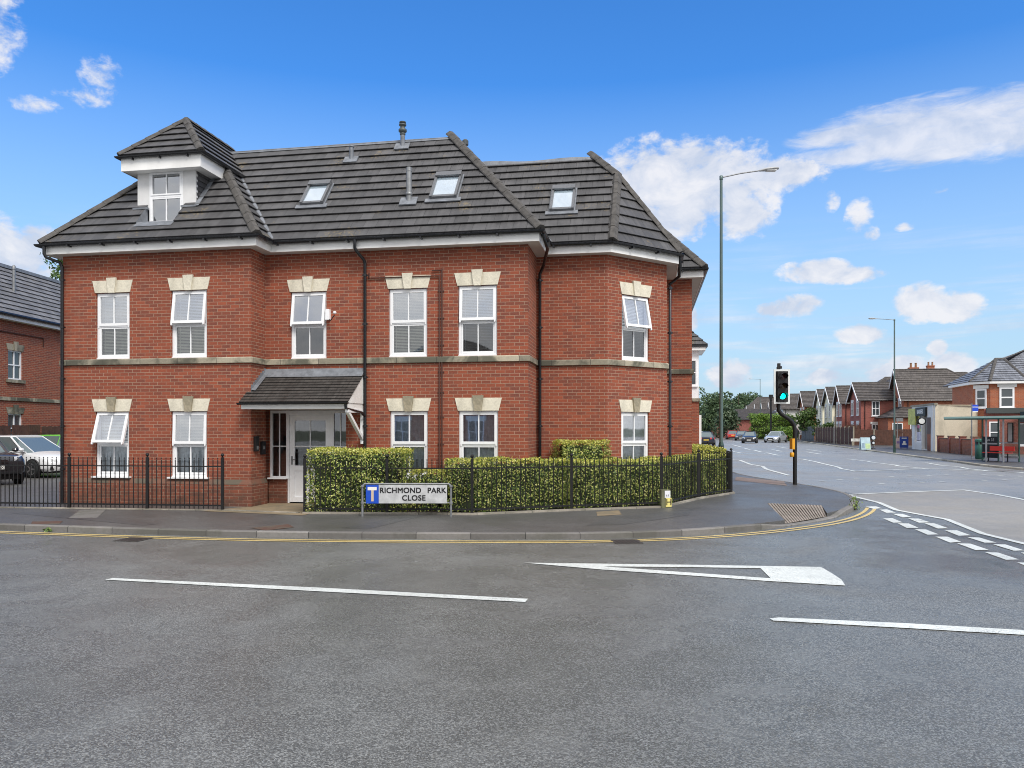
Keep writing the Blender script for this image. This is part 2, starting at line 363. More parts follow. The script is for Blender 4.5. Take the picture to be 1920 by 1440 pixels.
def asphalt_mat(name, dark, light, grain=1.0, wet=.5, gs=75, cracks=.0):
    m, N, b = mat_nodes(name); tc = N.new('ShaderNodeTexCoord'); ob = tc.outputs['Object']
    v = N.new('ShaderNodeTexVoronoi'); N.put(v.inputs['Vector'], ob); v.inputs['Scale'].default_value = gs
    v2 = N.new('ShaderNodeTexVoronoi'); N.put(v2.inputs['Vector'], ob); v2.inputs['Scale'].default_value = gs * .42
    sepc = N.new('ShaderNodeSeparateColor'); N.put(sepc.inputs[0], v.outputs['Color'])
    big = N.noise(ob, .22, 5, .6, .6); mid = N.noise(ob, 1.7, 5, .6); fine = N.noise(ob, gs * 1.1, 3, .7)
    g = N.math('ADD', N.math('MULTIPLY', sepc.outputs[0], .5), N.math('MULTIPLY', fine, .5))
    lo = tuple(x * (1 - .38 * grain) for x in dark); hi = tuple(min(1, x * (1 + .9 * grain)) for x in light)
    col = N.ramp(g, [(.30, lo), (.5, dark), (.62, light), (.9, hi)])
    col = N.mix(N.maprange(big, .38, .62, 0, .45), col, tuple(x * .7 for x in dark) + (1,))
    col = N.mix(N.maprange(mid, .45, .72, 0, .25), col, tuple(x * 1.15 for x in light) + (1,))
    if cracks:
        wp = N.new('ShaderNodeVectorMath'); wp.operation = 'ADD'; N.put(wp.inputs[0], ob)
        wv = N.new('ShaderNodeTexNoise'); N.put(wv.inputs['Vector'], ob); wv.inputs['Scale'].default_value = 1.3; wv.inputs['Detail'].default_value = 6; N.put(wp.inputs[1], wv.outputs['Color'])
        vc = N.new('ShaderNodeTexVoronoi'); vc.feature = 'DISTANCE_TO_EDGE'; N.put(vc.inputs['Vector'], wp.outputs[0]); vc.inputs['Scale'].default_value = .22
        ck = N.math('MULTIPLY', N.maprange(vc.outputs['Distance'], .0035, .0, 0, cracks), N.maprange(mid, .48, .56, 0, 1, True))
        col = N.mix(ck, col, tuple(x * .3 for x in dark) + (1,))
        st = N.math('MULTIPLY', N.maprange(N.noise(ob, .9, 6, .7, .8), .60, .74, 0, .5, True), cracks)
        col = N.mix(st, col, (.035, .033, .032, 1))
    N.put(b.inputs['Base Color'], col)
    wetm = N.maprange(big, .42, .60, 0, 1, True)
    r = N.math('ADD', N.math('MULTIPLY', wetm, -.16 * wet), .50 - .1 * wet)
    lg = N.maprange(N.noise(ob, .34, 5, .62, .9), .36, .64, -.13 * wet, .13)
    r = N.math('ADD', r, lg)
    N.put(b.inputs['Roughness'], N.math('ADD', r, N.math('MULTIPLY', N.math('SUBTRACT', mid, .5), .2)))
    b.inputs['Specular IOR Level'].default_value = .5
    bp = N.new('ShaderNodeBump'); bp.inputs['Strength'].default_value = .55 * grain; bp.inputs['Distance'].default_value = .006
    N.put(bp.inputs['Height'], N.math('ADD', N.math('MULTIPLY', v.outputs['Distance'], -1.3), N.math('MULTIPLY', v2.outputs['Distance'], -.9)))
    N.put(b.inputs['Normal'], bp.outputs[0]); return m
def leaf_mat(name, stops, trans=.25, rough=.5):
    m, N, b = mat_nodes(name)
    ge = N.new('ShaderNodeNewGeometry'); col = N.ramp(ge.outputs['Random Per Island'], stops)
    N.put(b.inputs['Base Color'], col); b.inputs['Roughness'].default_value = rough
    t = N.new('ShaderNodeBsdfTranslucent'); N.put(t.inputs[0], col)
    mx = N.new('ShaderNodeMixShader'); mx.inputs[0].default_value = trans
    N.put(mx.inputs[1], b.outputs[0]); N.put(mx.inputs[2], t.outputs[0])
    N.put(N.n['Material Output'].inputs[0], mx.outputs[0]); return m

M = {}
M['brick'] = brick_mat('red_brick', (.305, .076, .037), (.215, .056, .032), (.115, .043, .034), (.42, .27, .19))
M['brick2'] = brick_mat('orange_brick', (.42, .135, .062), (.34, .10, .05), (.25, .07, .04), (.42, .30, .22), .23, .09)
M['brick3'] = brick_mat('plum_brick', (.36, .11, .085), (.28, .08, .065), (.18, .06, .05), (.34, .24, .2), .23, .09)
M['brick_yellow'] = brick_mat('stock_brick', (.42, .32, .20), (.36, .27, .16), (.28, .2, .12), (.4, .36, .3), .23, .09)
M['tile'] = tile_mat('roof_tile', (.062, .061, .063))
M['tile_small'] = tile_mat('porch_tile', (.045, .041, .038), .115, .2, .35)
M['tile_far'] = tile_mat('far_roof_tile', (.070, .062, .058), .33, .30, .2)
M['tile_pale'] = tile_mat('pale_roof_tile', (.125, .125, .13))
M['slate'] = tile_mat('grey_slate', (.15, .16, .185), .33, .30, .1)
M['ridge'] = pbr('ridge_tile', (.078, .073, .068), .8, var=.4, vscale=7, bump=.4, bscale=30)
M['lead'] = pbr('lead_flashing', (.20, .215, .24), .5, .2, var=.3, vscale=6, bump=.5, bscale=9)
M['upvc'] = pbr('white_upvc', (.86, .87, .89), .3, var=.04, vscale=3)
M['fascia'] = pbr('white_fascia_board', (.84, .84, .83), .4, var=.10, vscale=1.6)
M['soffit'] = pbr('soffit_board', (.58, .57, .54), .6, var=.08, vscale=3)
M['black_pvc'] = pbr('black_pvc', (.012, .013, .016), .3, var=.2, vscale=5)
M['black_metal'] = pbr('black_painted_metal', (.005, .005, .006), .55, .0, var=.2, vscale=9)
M['cream_stone'] = stone_mat('cream_stone', (.76, .71, .58), .22, 2.5)
M['course_stone'] = stone_mat('weathered_course_stone', (.42, .38, .29), .92, .9)
M['plinth_cap'] = stone_mat('plinth_stone', (.19, .085, .055), .8, 2.0)
M['kerb'] = stone_mat('kerb_concrete', (.20, .19, .18), .45, 1.1)
M['kerb_pale'] = stone_mat('pale_kerb', (.50, .46, .37), .35, .8)
M['edging'] = stone_mat('edging_stone', (.34, .31, .26), .5, 2)
M['glass'] = glass_mat('window_glass')
M['glass_sky'] = glass_mat('upper_sash_glass', (.9, .95, .98), .40)
M['glass_far'] = pbr('far_pane', (.06, .075, .085), .08, spec=.8)
M['blind'] = pbr('beige_blind', (.80, .76, .62), .6, var=.08, vscale=9)
M['blind_white'] = pbr('white_blind', (.78, .83, .87), .6, var=.04, vscale=6)
M['blind_dark'] = pbr('grey_blind', (.34, .34, .33), .5, var=.1, vscale=9)
M['room'] = pbr('room_plaster', (.20, .17, .14), .9, var=.2, vscale=3)
M['net'] = pbr('net_curtain', (.66, .69, .72), .85, var=.25, vscale=14)
M['asphalt'] = asphalt_mat('road_asphalt', (.128, .132, .126), (.225, .231, .222), 1.0, 1.3, 105, cracks=.4)
M['asphalt2'] = asphalt_mat('main_road_asphalt', (.23, .23, .22), (.32, .318, .308), .5, .7, 80)
M['buff'] = asphalt_mat('buff_surfacing', (.26, .245, .215), (.34, .32, .285), .35, .3, 70)
M['pavement'] = asphalt_mat('pavement_tarmac', (.088, .087, .085), (.140, .138, .135), .8, .5, 110, cracks=.5)
M['white_paint'] = asphalt_mat('white_road_paint', (.62, .65, .62), (.76, .79, .76), .10, .2, 60)
M['yellow_paint'] = asphalt_mat('yellow_road_paint', (.62, .46, .16), (.74, .57, .24), .2, .2, 60)
M['slab'] = stone_mat('sandy_slab', (.26, .20, .125), .4, 2)
M['soil'] = pbr('garden_soil', (.05, .038, .028), .95, var=.5, vscale=14, bump=.8, bscale=25)
M['far_ground'] = pbr('far_ground', (.07, .085, .05), .9, var=.3, vscale=.08)
M['steel'] = pbr('galvanised_steel', (.26, .27, .28), .5, .5, var=.25, vscale=8)
M['lamp_green'] = pbr('lamp_post_paint', (.105, .155, .15), .42, .25, var=.16, vscale=1.5)
M['lamp_dark'] = pbr('dark_green_paint', (.03, .065, .055), .4, .1, var=.2, vscale=2)
M['wood_fence'] = pbr('brown_fence_board', (.085, .038, .026), .8, var=.35, vscale=4, bump=.3, bscale=20)
M['concrete'] = stone_mat('concrete_post', (.32, .29, .23), .4, 1.2)
M['render'] = stone_mat('cream_render', (.64, .58, .46), .3, .35)
M['render_cream'] = pbr('cream_paint', (.90, .85, .66), .7, var=.06, vscale=.7)
M['render_white'] = pbr('white_render', (.74, .75, .74), .7, var=.06, vscale=.7)
M['rubber'] = pbr('tyre_rubber', (.012, .015, .016), .8)
M['alloy'] = pbr('alloy_rim', (.50, .51, .53), .3, .8)
M['car_glass'] = pbr('car_glass', (.10, .14, .15), .05, spec=.9, coat=.6)
M['plate_white'] = pbr('number_plate_white', (.75, .75, .72), .4)
M['plate_yellow'] = pbr('number_plate_yellow', (.72, .50, .08), .4)
M['black'] = pbr('plain_black', (.01, .01, .011), .5)
M['chrome'] = pbr('chrome', (.6, .6, .62), .15, 1)
M['head_lens'] = pbr('headlamp_lens', (.75, .78, .8), .1, spec=.9)
M['tail_lens'] = pbr('tail_lamp_lens', (.55, .03, .04), .2)
M['bark'] = pbr('bark', (.09, .07, .05), .9, var=.3, vscale=9, bump=.5, bscale=18)

def wear(m, amount=.62, col=(.13, .13, .125)):
    N = NT(m.node_tree); b = N.n['Principled BSDF']; src = b.inputs['Base Color'].links[0].from_socket; ob = N.new('ShaderNodeTexCoord').outputs['Object']
    w = N.maprange(N.math('ADD', N.math('MULTIPLY', N.noise(ob, 55, 4, .7), .6), N.math('MULTIPLY', N.noise(ob, 2.5, 5, .6), .4)), .54, .64, 0, amount, True)
    N.put(b.inputs['Base Color'], N.mix(w, src, (*col, 1)))
wear(M['white_paint'], .75); wear(M['yellow_paint'], .6)
def joints(m, every, width=.012, col=(.03, .03, .028)):
    N = NT(m.node_tree); b = N.n['Principled BSDF']; src = b.inputs['Base Color'].links[0].from_socket
    s = N.new('ShaderNodeSeparateXYZ'); N.put(s.inputs[0], N.new('ShaderNodeTexCoord').outputs['UV'])
    k = N.math('DIVIDE', s.outputs[0], every); j = N.math('LESS_THAN', N.math('FRACT', k), width / every)
    wn_ = N.new('ShaderNodeTexWhiteNoise'); wn_.noise_dimensions = '1D'; N.put(wn_.inputs['W'], N.math('FLOOR', k))
    c = N.mix(1, src, N.ramp(wn_.outputs['Value'], [(0, .72), (.5, .95), (1, 1.2)]), 'MULTIPLY'); N.put(b.inputs['Base Color'], N.mix(j, c, (*col, 1)))
joints(M['kerb'], .915); joints(M['kerb_pale'], .915); joints(M['edging'], .6, .008)
# ------------------------------------------------------------------ ground, road, pavements, markings
def struct(name, mb, mat): o = mb.build(name, mat); return tag(o, kind='structure')
g = MB(); g.face([(-2500, -400, -.06), (2500, -400, -.06), (2500, 3500, -.06), (-2500, 3500, -.06)]); struct('ground', g, M['far_ground'])
g = MB(); g.face([(-120, -60, 0), (140, -60, 0), (140, 60, 0), (105, 420, 0), (60, 420, 0), (-120, 20, 0)]); struct('road', g, M['asphalt'])
# main road, its base colour lightened to carry the wet sheen
mr = [gp(*p) for p in ((1480,912),(1560,921),(1592,932),(1820,918),(1990,932))]
rd = [(9.35, 24.2), (8.8, 29), (9.7, 35.5), (11.9, 45.5), (17.1, 69)] + [(23.7, 99), (58.1, 236), (78, 300), (92, 300), (74, 236), (43, 116), (29.8, 66), (23.8, 40), (24, 30), (34, 21), (22, 20.2), (17.5, 21.2), (14.5, 20.4), (9.75, 20.6)]
g = MB(); g.face([(x, y, .004) for x, y in rd]); struct('main_road', g, M['asphalt2'])

KERB = smoothline([(-60, 24), (-40, 20.5), (-25, 17.2), (-14, 15.0), (-9.35, 14.04), (-4.69, 13.1), (-.67, 12.83), (1.56, 12.9), (3.35, 13.4), (5.2, 14.5), (6.7, 15.9), (7.9, 17.7), (8.75, 19.7), (9.15, 21.6), (9.12, 24.5), (8.75, 29.0), (9.6, 35.5), (11.8, 45.5), (17.0, 69), (23.6, 99), (58, 236)], 7)
# the kerb runs left to right, so the pavement is on the left-hand side of travel
back = offset_line(KERB, -.125)
def kz(x, y): return .1
def kh(x):                                      # the kerb drops almost flush at the crossing point
    t = min(1, max(0, (x - 4.55) / .55)) * min(1, max(0, (7.2 - x) / .5)) if x < 9 else 0
    return .102 - .075 * t
def kerb_mesh():
    g = MB(); fine = []
    for p, q_ in zip(KERB, KERB[1:]):
        n = max(1, int(math.hypot(q_[0] - p[0], q_[1] - p[1]) / .3)) if -2 < p[0] < 9 else 1
        fine += [(p[0] + (q_[0] - p[0]) * i / n, p[1] + (q_[1] - p[1]) * i / n) for i in range(n)]
    fine.append(KERB[-1]); o1, o2 = offset_line(fine, -.02), offset_line(fine, -.125); L_ = 0
    for i in range(len(fine) - 1):
        ll = math.hypot(fine[i + 1][0] - fine[i][0], fine[i + 1][1] - fine[i][1]); a_, b_ = kh(fine[i][0]), kh(fine[i + 1][0]); pts = []
        for (pa, pb, za, zb, v0, v1, qa, qb, wa, wb) in ((fine[i], fine[i + 1], -.02, -.02, 0, .1, fine[i], fine[i + 1], a_ - .017, b_ - .017), (fine[i], fine[i + 1], a_ - .017, b_ - .017, .1, .13, o1[i], o1[i + 1], a_, b_), (o1[i], o1[i + 1], a_, b_, .13, .24, o2[i], o2[i + 1], a_, b_)):
            g.face([(*pa, za), (*pb, zb), (*qb, wb), (*qa, wa)], 0, [(L_, v0), (L_ + ll, v0), (L_ + ll, v1), (L_, v1)])
        L_ += ll
    struct('kerb', g, M['kerb'])
kerb_mesh()
TC = [gp(*p, .1) for p in ((1439, 944), (1541, 948))] + [(6.50, 15.87), (5.20, 14.66)]
lft = [p for p in back if p[0] < 5.08]; rgt = [p for p in back if p[0] > 6.62]
poly = [(x, y, .098) for x, y in lft + [TC[3], TC[0], TC[1], TC[2]] + rgt] + [(-10, 300, .098), (-90, 300, .098), (-90, 30, .098)]
g = MB(); g.face(poly)
for p, q_ in zip(poly, poly[1:]): g.face([p, q_, (q_[0], q_[1], -.03), (p[0], p[1], -.03)])
struct('pavement', g, M['pavement'])
KR = smoothline([(70, 236), (42, 116), (36.2, 92), (29.8, 66), (26.2, 51), (24.0, 42), (22.6, 36), (23.2, 30), (28, 24.5), (40, 20), (90, 10)], 6)
br_ = offset_line(KR, -.16)
g = MB(); g.sweep(KR, [(0, -.02), (0, .085), (-.02, .102), (-.16, .102), (-.16, -.02)]); struct('kerb', g, M['kerb_pale'])
g = MB(); g.face([(x, y, .098) for x, y in br_] + [(150, 10, .098), (150, 236, .098)]); struct('pavement', g, M['pavement'])

def marking(pts, mat='white_paint', z=.008, name='road_marking'):
    g = MB(); q = [gp(*p) for p in pts]
    g.face([(x, y, z) for x, y in q]); return struct(name, g, M[mat])
def strip(pts, w, mat='white_paint', z=.008, name='road_marking', ground=False):
    q = pts if ground else [gp(*p) for p in pts]
    a = offset_line(q, w / 2); b = offset_line(q, -w / 2); g = MB()
    for i in range(len(q) - 1): g.face([(*a[i], z), (*a[i + 1], z), (*b[i + 1], z), (*b[i], z)])
    return struct(name, g, M[mat])
marking([(197,1088),(212,1085),(600,1103),(990,1124),(985,1130),(600,1110)])
marking([(1443,1161),(1460,1159),(1700,1170),(1990,1187),(1990,1196),(1700,1179),(1450,1165)])
g = MB()
def q(p): return (*gp(*p), .008)
g.face([q(p) for p in ((982,1056),(1300,1060),(1424,1062),(1426,1066.5),(1300,1064.5),(1130,1063))])
g.face([q(p) for p in ((982,1056),(1130,1063),(1300,1075),(1445,1085.5),(1440,1090.5),(1300,1080.5),(1130,1069))])
g.face([q(p) for p in ((1426,1066.5),(1424,1062),(1539,1064),(1560,1076),(1578,1088),(1585,1099),(1440,1090.5),(1445,1085.5))])
struct('road_marking', g, M['white_paint'])
def zz(X, Y): return (1300 + .323 * X, 860 + .323 * Y)
up = [((1000,280),(1060,278),(1095,290),(1045,293)),((1080,298),(1125,296),(1175,315),(1120,316)),((1155,322),(1215,322),(1265,340),(1215,343)),((1245,348),(1310,350),(1375,372),(1310,374)),
      ((1340,377),(1400,378),(1480,406),(1420,408)),((1460,418),(1530,418),(1610,447),(1540,450)),((1590,458),(1660,460),(1760,490),(1690,490)),((1740,500),(1810,500),(1920,535),(1860,537)),((1900,548),(1970,548),(2090,590),(2020,592)),
      ((1100,348),(1155,347),(1215,372),(1160,374)),((1185,377),(1250,378),(1308,404),(1240,405)),((1285,412),(1350,413),(1425,442),(1360,444)),((1405,455),(1475,455),(1555,485),(1490,490)),((1530,494),(1610,496),(1715,532),(1640,534)),
      ((1690,545),(1770,548),(1890,588),(1815,590)),((1880,605),(1960,608),(2090,655),(2010,657))]
for d in up: marking([zz(*p) for p in d])
strip([zz(*p) for p in ((905,214),(1080,257),(1180,300),(1330,328),(1470,353),(1680,437),(1920,495),(2100,540))], .13)
strip([zz(*p) for p in ((900,210),(1250,195),(1570,184),(1760,210),(1920,240),(2100,275))], .15, z=.013)
g = MB(); g.face([(*gp(*zz(*p)), .006) for p in ((905,213),(1250,196),(1570,184),(1760,210),(2100,275),(2100,540),(1920,495),(1680,437),(1470,353),(1330,328),(1180,300),(1080,257))]); struct('road_surfacing', g, M['buff'])
# double yellow lines follow the kerb
i0 = next(i for i, p in enumerate(KERB) if p[0] > -16); i1 = next(i for i, p in enumerate(KERB) if p[0] > 8.0)
seg = KERB[i0:i1 + 1]
for off in (.24, .40): strip(offset_line(seg, off), .075, 'yellow_paint', .006, ground=True)
# zig-zags, stop line and lane dashes of the crossing
W8 = .17
strip([(1372,862),(1388,863.5),(1406.7,871),(1430,875),(1436.7,880),(1480,892)], W8, z=.013)
strip([zz(*p) for p in ((610,2),(640,5),(715,20),(740,27),(840,50),(860,60),(935,73))], W8, z=.013)
strip([zz(*p) for p in ((890,2),(1010,16),(1035,22),(1170,38),(1195,45),(1345,58))], W8, z=.013)
strip([(1736,868),(1765,873),(1800,876),(1813,879),(1850,883),(1920,887)], W8, z=.013)
strip([zz(*p) for p in ((920,75),(1370,58),(1920,82),(2100,92))], .2, z=.013)
def z4(X, Y): return (1600 + X / 6, 740 + Y / 6)
for X, Y in ((430,925),(630,918),(845,912),(1050,905),(1260,900),(1470,905),(1650,912),(1870,922),(30,945),(320,1005),(550,1000),(770,990),(1000,985),(1470,968),(1700,963),(-150,960),(-350,975)):
    x, y = gp(*z4(X, Y)); strip([(x - .1, y), (x + .1, y)], .2, z=.013, ground=True)
def z1(X, Y): return (1280 + X / 6, 640 + Y / 6)
for a, b in (((560,1165),(660,1190)),((680,1200),(760,1220)),((800,1225),(890,1248)),((940,1255),(1080,1285)),((1000,1218),(1120,1240)),((560,1240),(670,1260)),((1060,1185),(1180,1205)),((1390,1245),(1560,1272)),((1400,1220),(1560,1240)),((570,1130),(650,1142))):
    strip([z1(*a), z1(*b)], .2, z=.013)
# tactile paving in the dropped kerb, service covers, slabs at the entrance, garden soil
def tactile():
    g = MB(); c = [Vector((*TC[0], .102)), Vector((*TC[1], .102)), Vector((*TC[2], .03)), Vector((*TC[3], .03))]; g.face(c, 0)
    for p, q_ in ((c[0], c[3]), (c[1], c[2])): g.face([p, q_, Vector((q_.x, q_.y, .098)), Vector((p.x, p.y, .098))])
    for i in range(18):
        t0, t1 = (i + .25) / 18, (i + .75) / 18
        a = c[0].lerp(c[1], t0); b = c[0].lerp(c[1], t1); e = c[3].lerp(c[2], t1); f = c[3].lerp(c[2], t0); u = Vector((0, 0, .008))
        g.face([a + u, b + u, e + u, f + u], 1); g.face([f, e, e + u, f + u], 1); g.face([a, f, f + u, a + u], 1); g.face([b + u, e + u, e, b], 1)
    struct('tactile_paving', g, [stone_mat('tactile_groove', (.20, .165, .14), .3, 2), stone_mat('tactile_rib', (.34, .295, .25), .3, 2)])
tactile()
for pts in (((128,972),(150,957),(200,955),(182,971)), ((1118,960),(1160,957),(1166,965),(1120,968)), ((470,990),(540,983),(552,989),(498,995)), ((60,978),(118,977),(112,983),(58,983))):
    g = MB(); g.face([(*gp(*p, .1), .104) for p in pts]); struct('pavement_cover', g, M['slab'] if pts[0][0] > 1000 else (M['rust'] if 'rust' in M else M.setdefault('rust', stone_mat('rusty_cover', (.10, .05, .035), .6, 4))) if pts[0][0] != 128 else M['kerb'])

M['patch'] = asphalt_mat('patch_tarmac', (.075, .077, .078), (.12, .122, .122), 1.0, .6, 95)
M['iron'] = pbr('cast_iron', (.07, .065, .06), .5, .5, var=.3, vscale=12, bump=.6, bscale=40)
for pts in (((20,962),(118,958),(300,982),(268,985)), ((640,990),(760,966),(800,966),(690,992)), ((1100,985),(1150,969),(1300,955),(1290,966),(1165,984))):
    g = MB(); g.face([(*gp(*p, .1), .1015) for p in pts]); struct('pavement_patch', g, M['patch'])
def gully(px, py, ang, w=.45, d=.42):
    x, y = gp(px, py, 0); g = MB(); g.M = Matrix.Translation((x, y, .0)) @ Matrix.Rotation(ang, 4, 'Z'); g.box(-w/2, w/2, -d/2, d/2, 0, .009)
    o = struct('gully_cover', g, M['iron']); g = MB(); g.M = Matrix.Translation((x, y, .0)) @ Matrix.Rotation(ang, 4, 'Z')
    for k in range(6): g.box(-w/2 + .05 + k * .062, -w/2 + .075 + k * .062, -d/2 + .05, d/2 - .05, .009, .011)
    g.build('slot', M['black'], o)
gully(1175, 1016, R(4)); gully(250, 1012, R(-10))

# warm strip of the dropped crossing beside the traffic light, small dashes and studs nearer the building
g = MB(); g.face([(*p, .1035) for p in (gp(1378, 901, .1), gp(1380, 894, .1), gp(1470, 903, .1), gp(1476, 911, .1), gp(1430, 906, .1))]); struct('tactile_paving', g, stone_mat('red_tactile', (.24, .185, .165), .3, 3))
# ------------------------------------------------------------------ the apartment building on the corner
TH = R(10); CT, ST = math.cos(TH), math.sin(TH)
BX, BY = -5.834, 17.17
def W(u, v): return (BX + CT * u + ST * v, BY - ST * u + CT * v)      # building frame -> world
def L(x, y): x -= BX; y -= BY; return (CT * x - ST * y, ST * x + CT * y)
def onwall(a, b, px, py):
    """(distance along the wall a-b, height) seen at a pixel; a, b in building coordinates"""
    d = (Vector(b) - Vector(a)).normalized(); x0, y0 = W(*a); dx = CT * d.x + ST * d.y; dy = -ST * d.x + CT * d.y
    m = (px - 960) / FP; s = (m * y0 - x0) / (dx - m * dy)
    return s, HC + (HY - py) / FP * (y0 + dy * s)
apt = empty('apartment_building', (BX, BY, 0), -TH)
tag(apt, 'red brick apartment building with black tiled roof and white sash windows on the street corner', 'building')
A_, B_, C_, D_, E_, F_, G_, H_, I_, J_, K_ = (-4.745,0),(0,0),(0,.68),(6.158,.68),(6.158,1.99),(7.797,1.99),(9.19,3.383),(9.19,5.33),(9.9,5.33),(9.9,24),(-4.745,24)
OUT = [K_, A_, B_, C_, D_, E_, F_, G_, H_, I_, J_]
ZT = 5.88
def wall(mb, a, b, z0, z1, holes, rev=.16, s_off=0, mat=0):
    d = (Vector(b) - Vector(a)); Lw = d.length; d.normalize(); n = Vector((d.y, -d.x))        # n = outward
    def P(s, z, k=0): return (a[0] + d.x * s - n.x * k, a[1] + d.y * s - n.y * k, z)
    ss = sorted({0, Lw} | {h[0] for h in holes} | {h[1] for h in holes}); zs = sorted({z0, z1} | {h[2] for h in holes} | {h[3] for h in holes})
    for i in range(len(ss) - 1):
        for j in range(len(zs) - 1):
            sm, zm = (ss[i] + ss[i + 1]) / 2, (zs[j] + zs[j + 1]) / 2
            if any(h[0] < sm < h[1] and h[2] < zm < h[3] for h in holes): continue
            c = [(ss[i], zs[j]), (ss[i + 1], zs[j]), (ss[i + 1], zs[j + 1]), (ss[i], zs[j + 1])]
            mb.face([P(*q) for q in c], mat, [(q[0] + s_off, q[1]) for q in c])
    for h in holes:
        s0, s1, za, zb = h[:4]
        for (p, q) in (((s0, za), (s0, zb)), ((s1, zb), (s1, za)), ((s0, zb), (s1, zb)), ((s1, za), (s0, za))):
            hv = p[0] == q[0]
            uv = [(s_off + p[0], p[1]), (s_off + q[0], q[1]), (s_off + q[0] + (rev if hv else 0), q[1] + (0 if hv else rev)), (s_off + p[0] + (rev if hv else 0), p[1] + (0 if hv else rev))]
            mb.face([P(*p), P(*q), P(*q, rev), P(*p, rev)], mat, uv)

WIN = {  # wall -> [(pixel rectangle of the frame, tilt of the top sash in degrees, upper backing, lower backing, storey)]
    'AB': [((179,773,242,896), 17, 'white', 'net', 0), ((321,772,388,896), 3, 'beige', 'net', 0), ((180,549,243,671), 0, 'white', 'beige', 1), ((321,544,388,669), 8, 'white', 'beige', 1)],
    'CD': [((545,547,612,670), 9, None, None, 1), ((729,541,801,666), 0, 'beige', 'beige', 1), ((859,535,932,663), 4, 'white', 'dark', 1), ((731,769,802,893), 0, 'net', 'net', 0), ((860,767,934,891), 0, 'net', 'net', 0)],
    'FG': [((1166,555,1217,672), 12, 'white', 'dark', 1), ((1165,769,1217,887), 0, 'net', 'net', 0)],
}
ENDS = {'AB': (A_, B_), 'CD': (C_, D_), 'FG': (F_, G_)}
M['keystone'] = stone_mat('keystone_stone', (.80, .75, .62), .15, 3); M['keystone_old'] = stone_mat('weathered_keystone', (.40, .35, .25), .4, 3)
holes = {'AB': [], 'CD': [], 'FG': []}; wins = []
for k, lst in WIN.items():
    a, b = ENDS[k]
    for (x0, y0, x1, y1), tilt, ub, lb, st in lst:
        s0, z1_ = onwall(a, b, x0, y0); s1, z0_ = onwall(a, b, x1, y1)
        z1_ = .5 * (z1_ + onwall(a, b, x1, y0)[1]); z0_ = 3.449 if st else .74
        if st == 0: z1_ = 2.235
        holes[k].append((s0, s1, z0_, z1_)); wins.append((k, s0, s1, z0_, z1_, tilt, ub, lb, st))
ENT = (0.0, 1.97, .1, 2.27)
mb = MB()
wall(mb, K_, A_, 0, ZT, [], s_off=3); wall(mb, A_, B_, 0, ZT, holes['AB']); wall(mb, B_, C_, 0, ZT, [], s_off=4.745)
# the entrance opening takes the first two metres of the recessed wall
wall(mb, C_, D_, 0, ZT, holes['CD'] + [(0, 1.97, -.01, 2.27)], s_off=5.425)
wall(mb, D_, E_, 0, ZT, [], s_off=11.58); wall(mb, E_, F_, 0, ZT, [], s_off=12.9); wall(mb, F_, G_, 0, ZT, holes['FG'], s_off=14.54)
wall(mb, G_, H_, 0, ZT, [], s_off=16.5); wall(mb, H_, I_, 0, ZT, [], s_off=18.4); wall(mb, I_, J_, 0, ZT, [], s_off=19.2); wall(mb, J_, K_, 0, ZT, [], s_off=2)
# porch recess: left return, right return, ceiling, low brick wall under the side light
mb.face([(0, .68, .1), (0, .934, .1), (0, .934, 2.27), (0, .68, 2.27)], 0, [(5.425, .1), (5.68, .1), (5.68, 2.27), (5.425, 2.27)])
mb.face([(0, .86, .1), (.44, .86, .1), (.44, .86, .67), (0, .86, .67)][::1], 0); mb.face([(.44, .86, .1), (.44, .99, .1), (.44, .99, .67), (.44, .86, .67)], 0)
mb.face([(0, .86, .67), (.44, .86, .67), (.44, .99, .67), (0, .99, .67)], 0)
mb.build('wall', M['brick'], apt)
# string course, plinth
def dd(a, b, k): v = Vector(b) - Vector(a); v.normalize(); return (a[0] + v.x * k, a[1] + v.y * k)
g = MB(); g.sweep(OUT, [(.003, 3.312), (.052, 3.318), (.052, 3.425), (.03, 3.447), (.003, 3.447)])
def course_mat():
    m = M['course_stone']; N = NT(m.node_tree); b = N.n['Principled BSDF']; src = b.inputs['Base Color'].links[0].from_socket
    uv = N.new('ShaderNodeTexCoord').outputs['UV']; s = N.new('ShaderNodeSeparateXYZ'); N.put(s.inputs[0], uv)
    f = N.math('FRACT', N.math('DIVIDE', s.outputs[0], .93)); j = N.math('LESS_THAN', f, .012)
    wn_ = N.new('ShaderNodeTexWhiteNoise'); wn_.noise_dimensions = '1D'; N.put(wn_.inputs['W'], N.math('FLOOR', N.math('DIVIDE', s.outputs[0], .93)))
    c = N.mix(1, src, N.ramp(wn_.outputs['Value'], [(0, .55), (.5, .9), (1, 1.2)]), 'MULTIPLY')
    N.put(b.inputs['Base Color'], N.mix(j, c, (.05, .045, .04, 1)))
course_mat(); g.build('string_course', M['course_stone'], apt)
for path, nm in (([K_, A_, B_, C_], 0), ([(1.97, .68), D_, E_, F_, G_, H_, I_, J_], 1)):
    g = MB(); g.sweep(path, [(.003, 0), (.05, 0), (.05, .585)], 0, ends=False); g.sweep(path, [(.05, .585), (.05, .60), (.003, .70)], 1, ends=False)
    g.build('plinth', [M['brick'], M['plinth_cap']], apt)

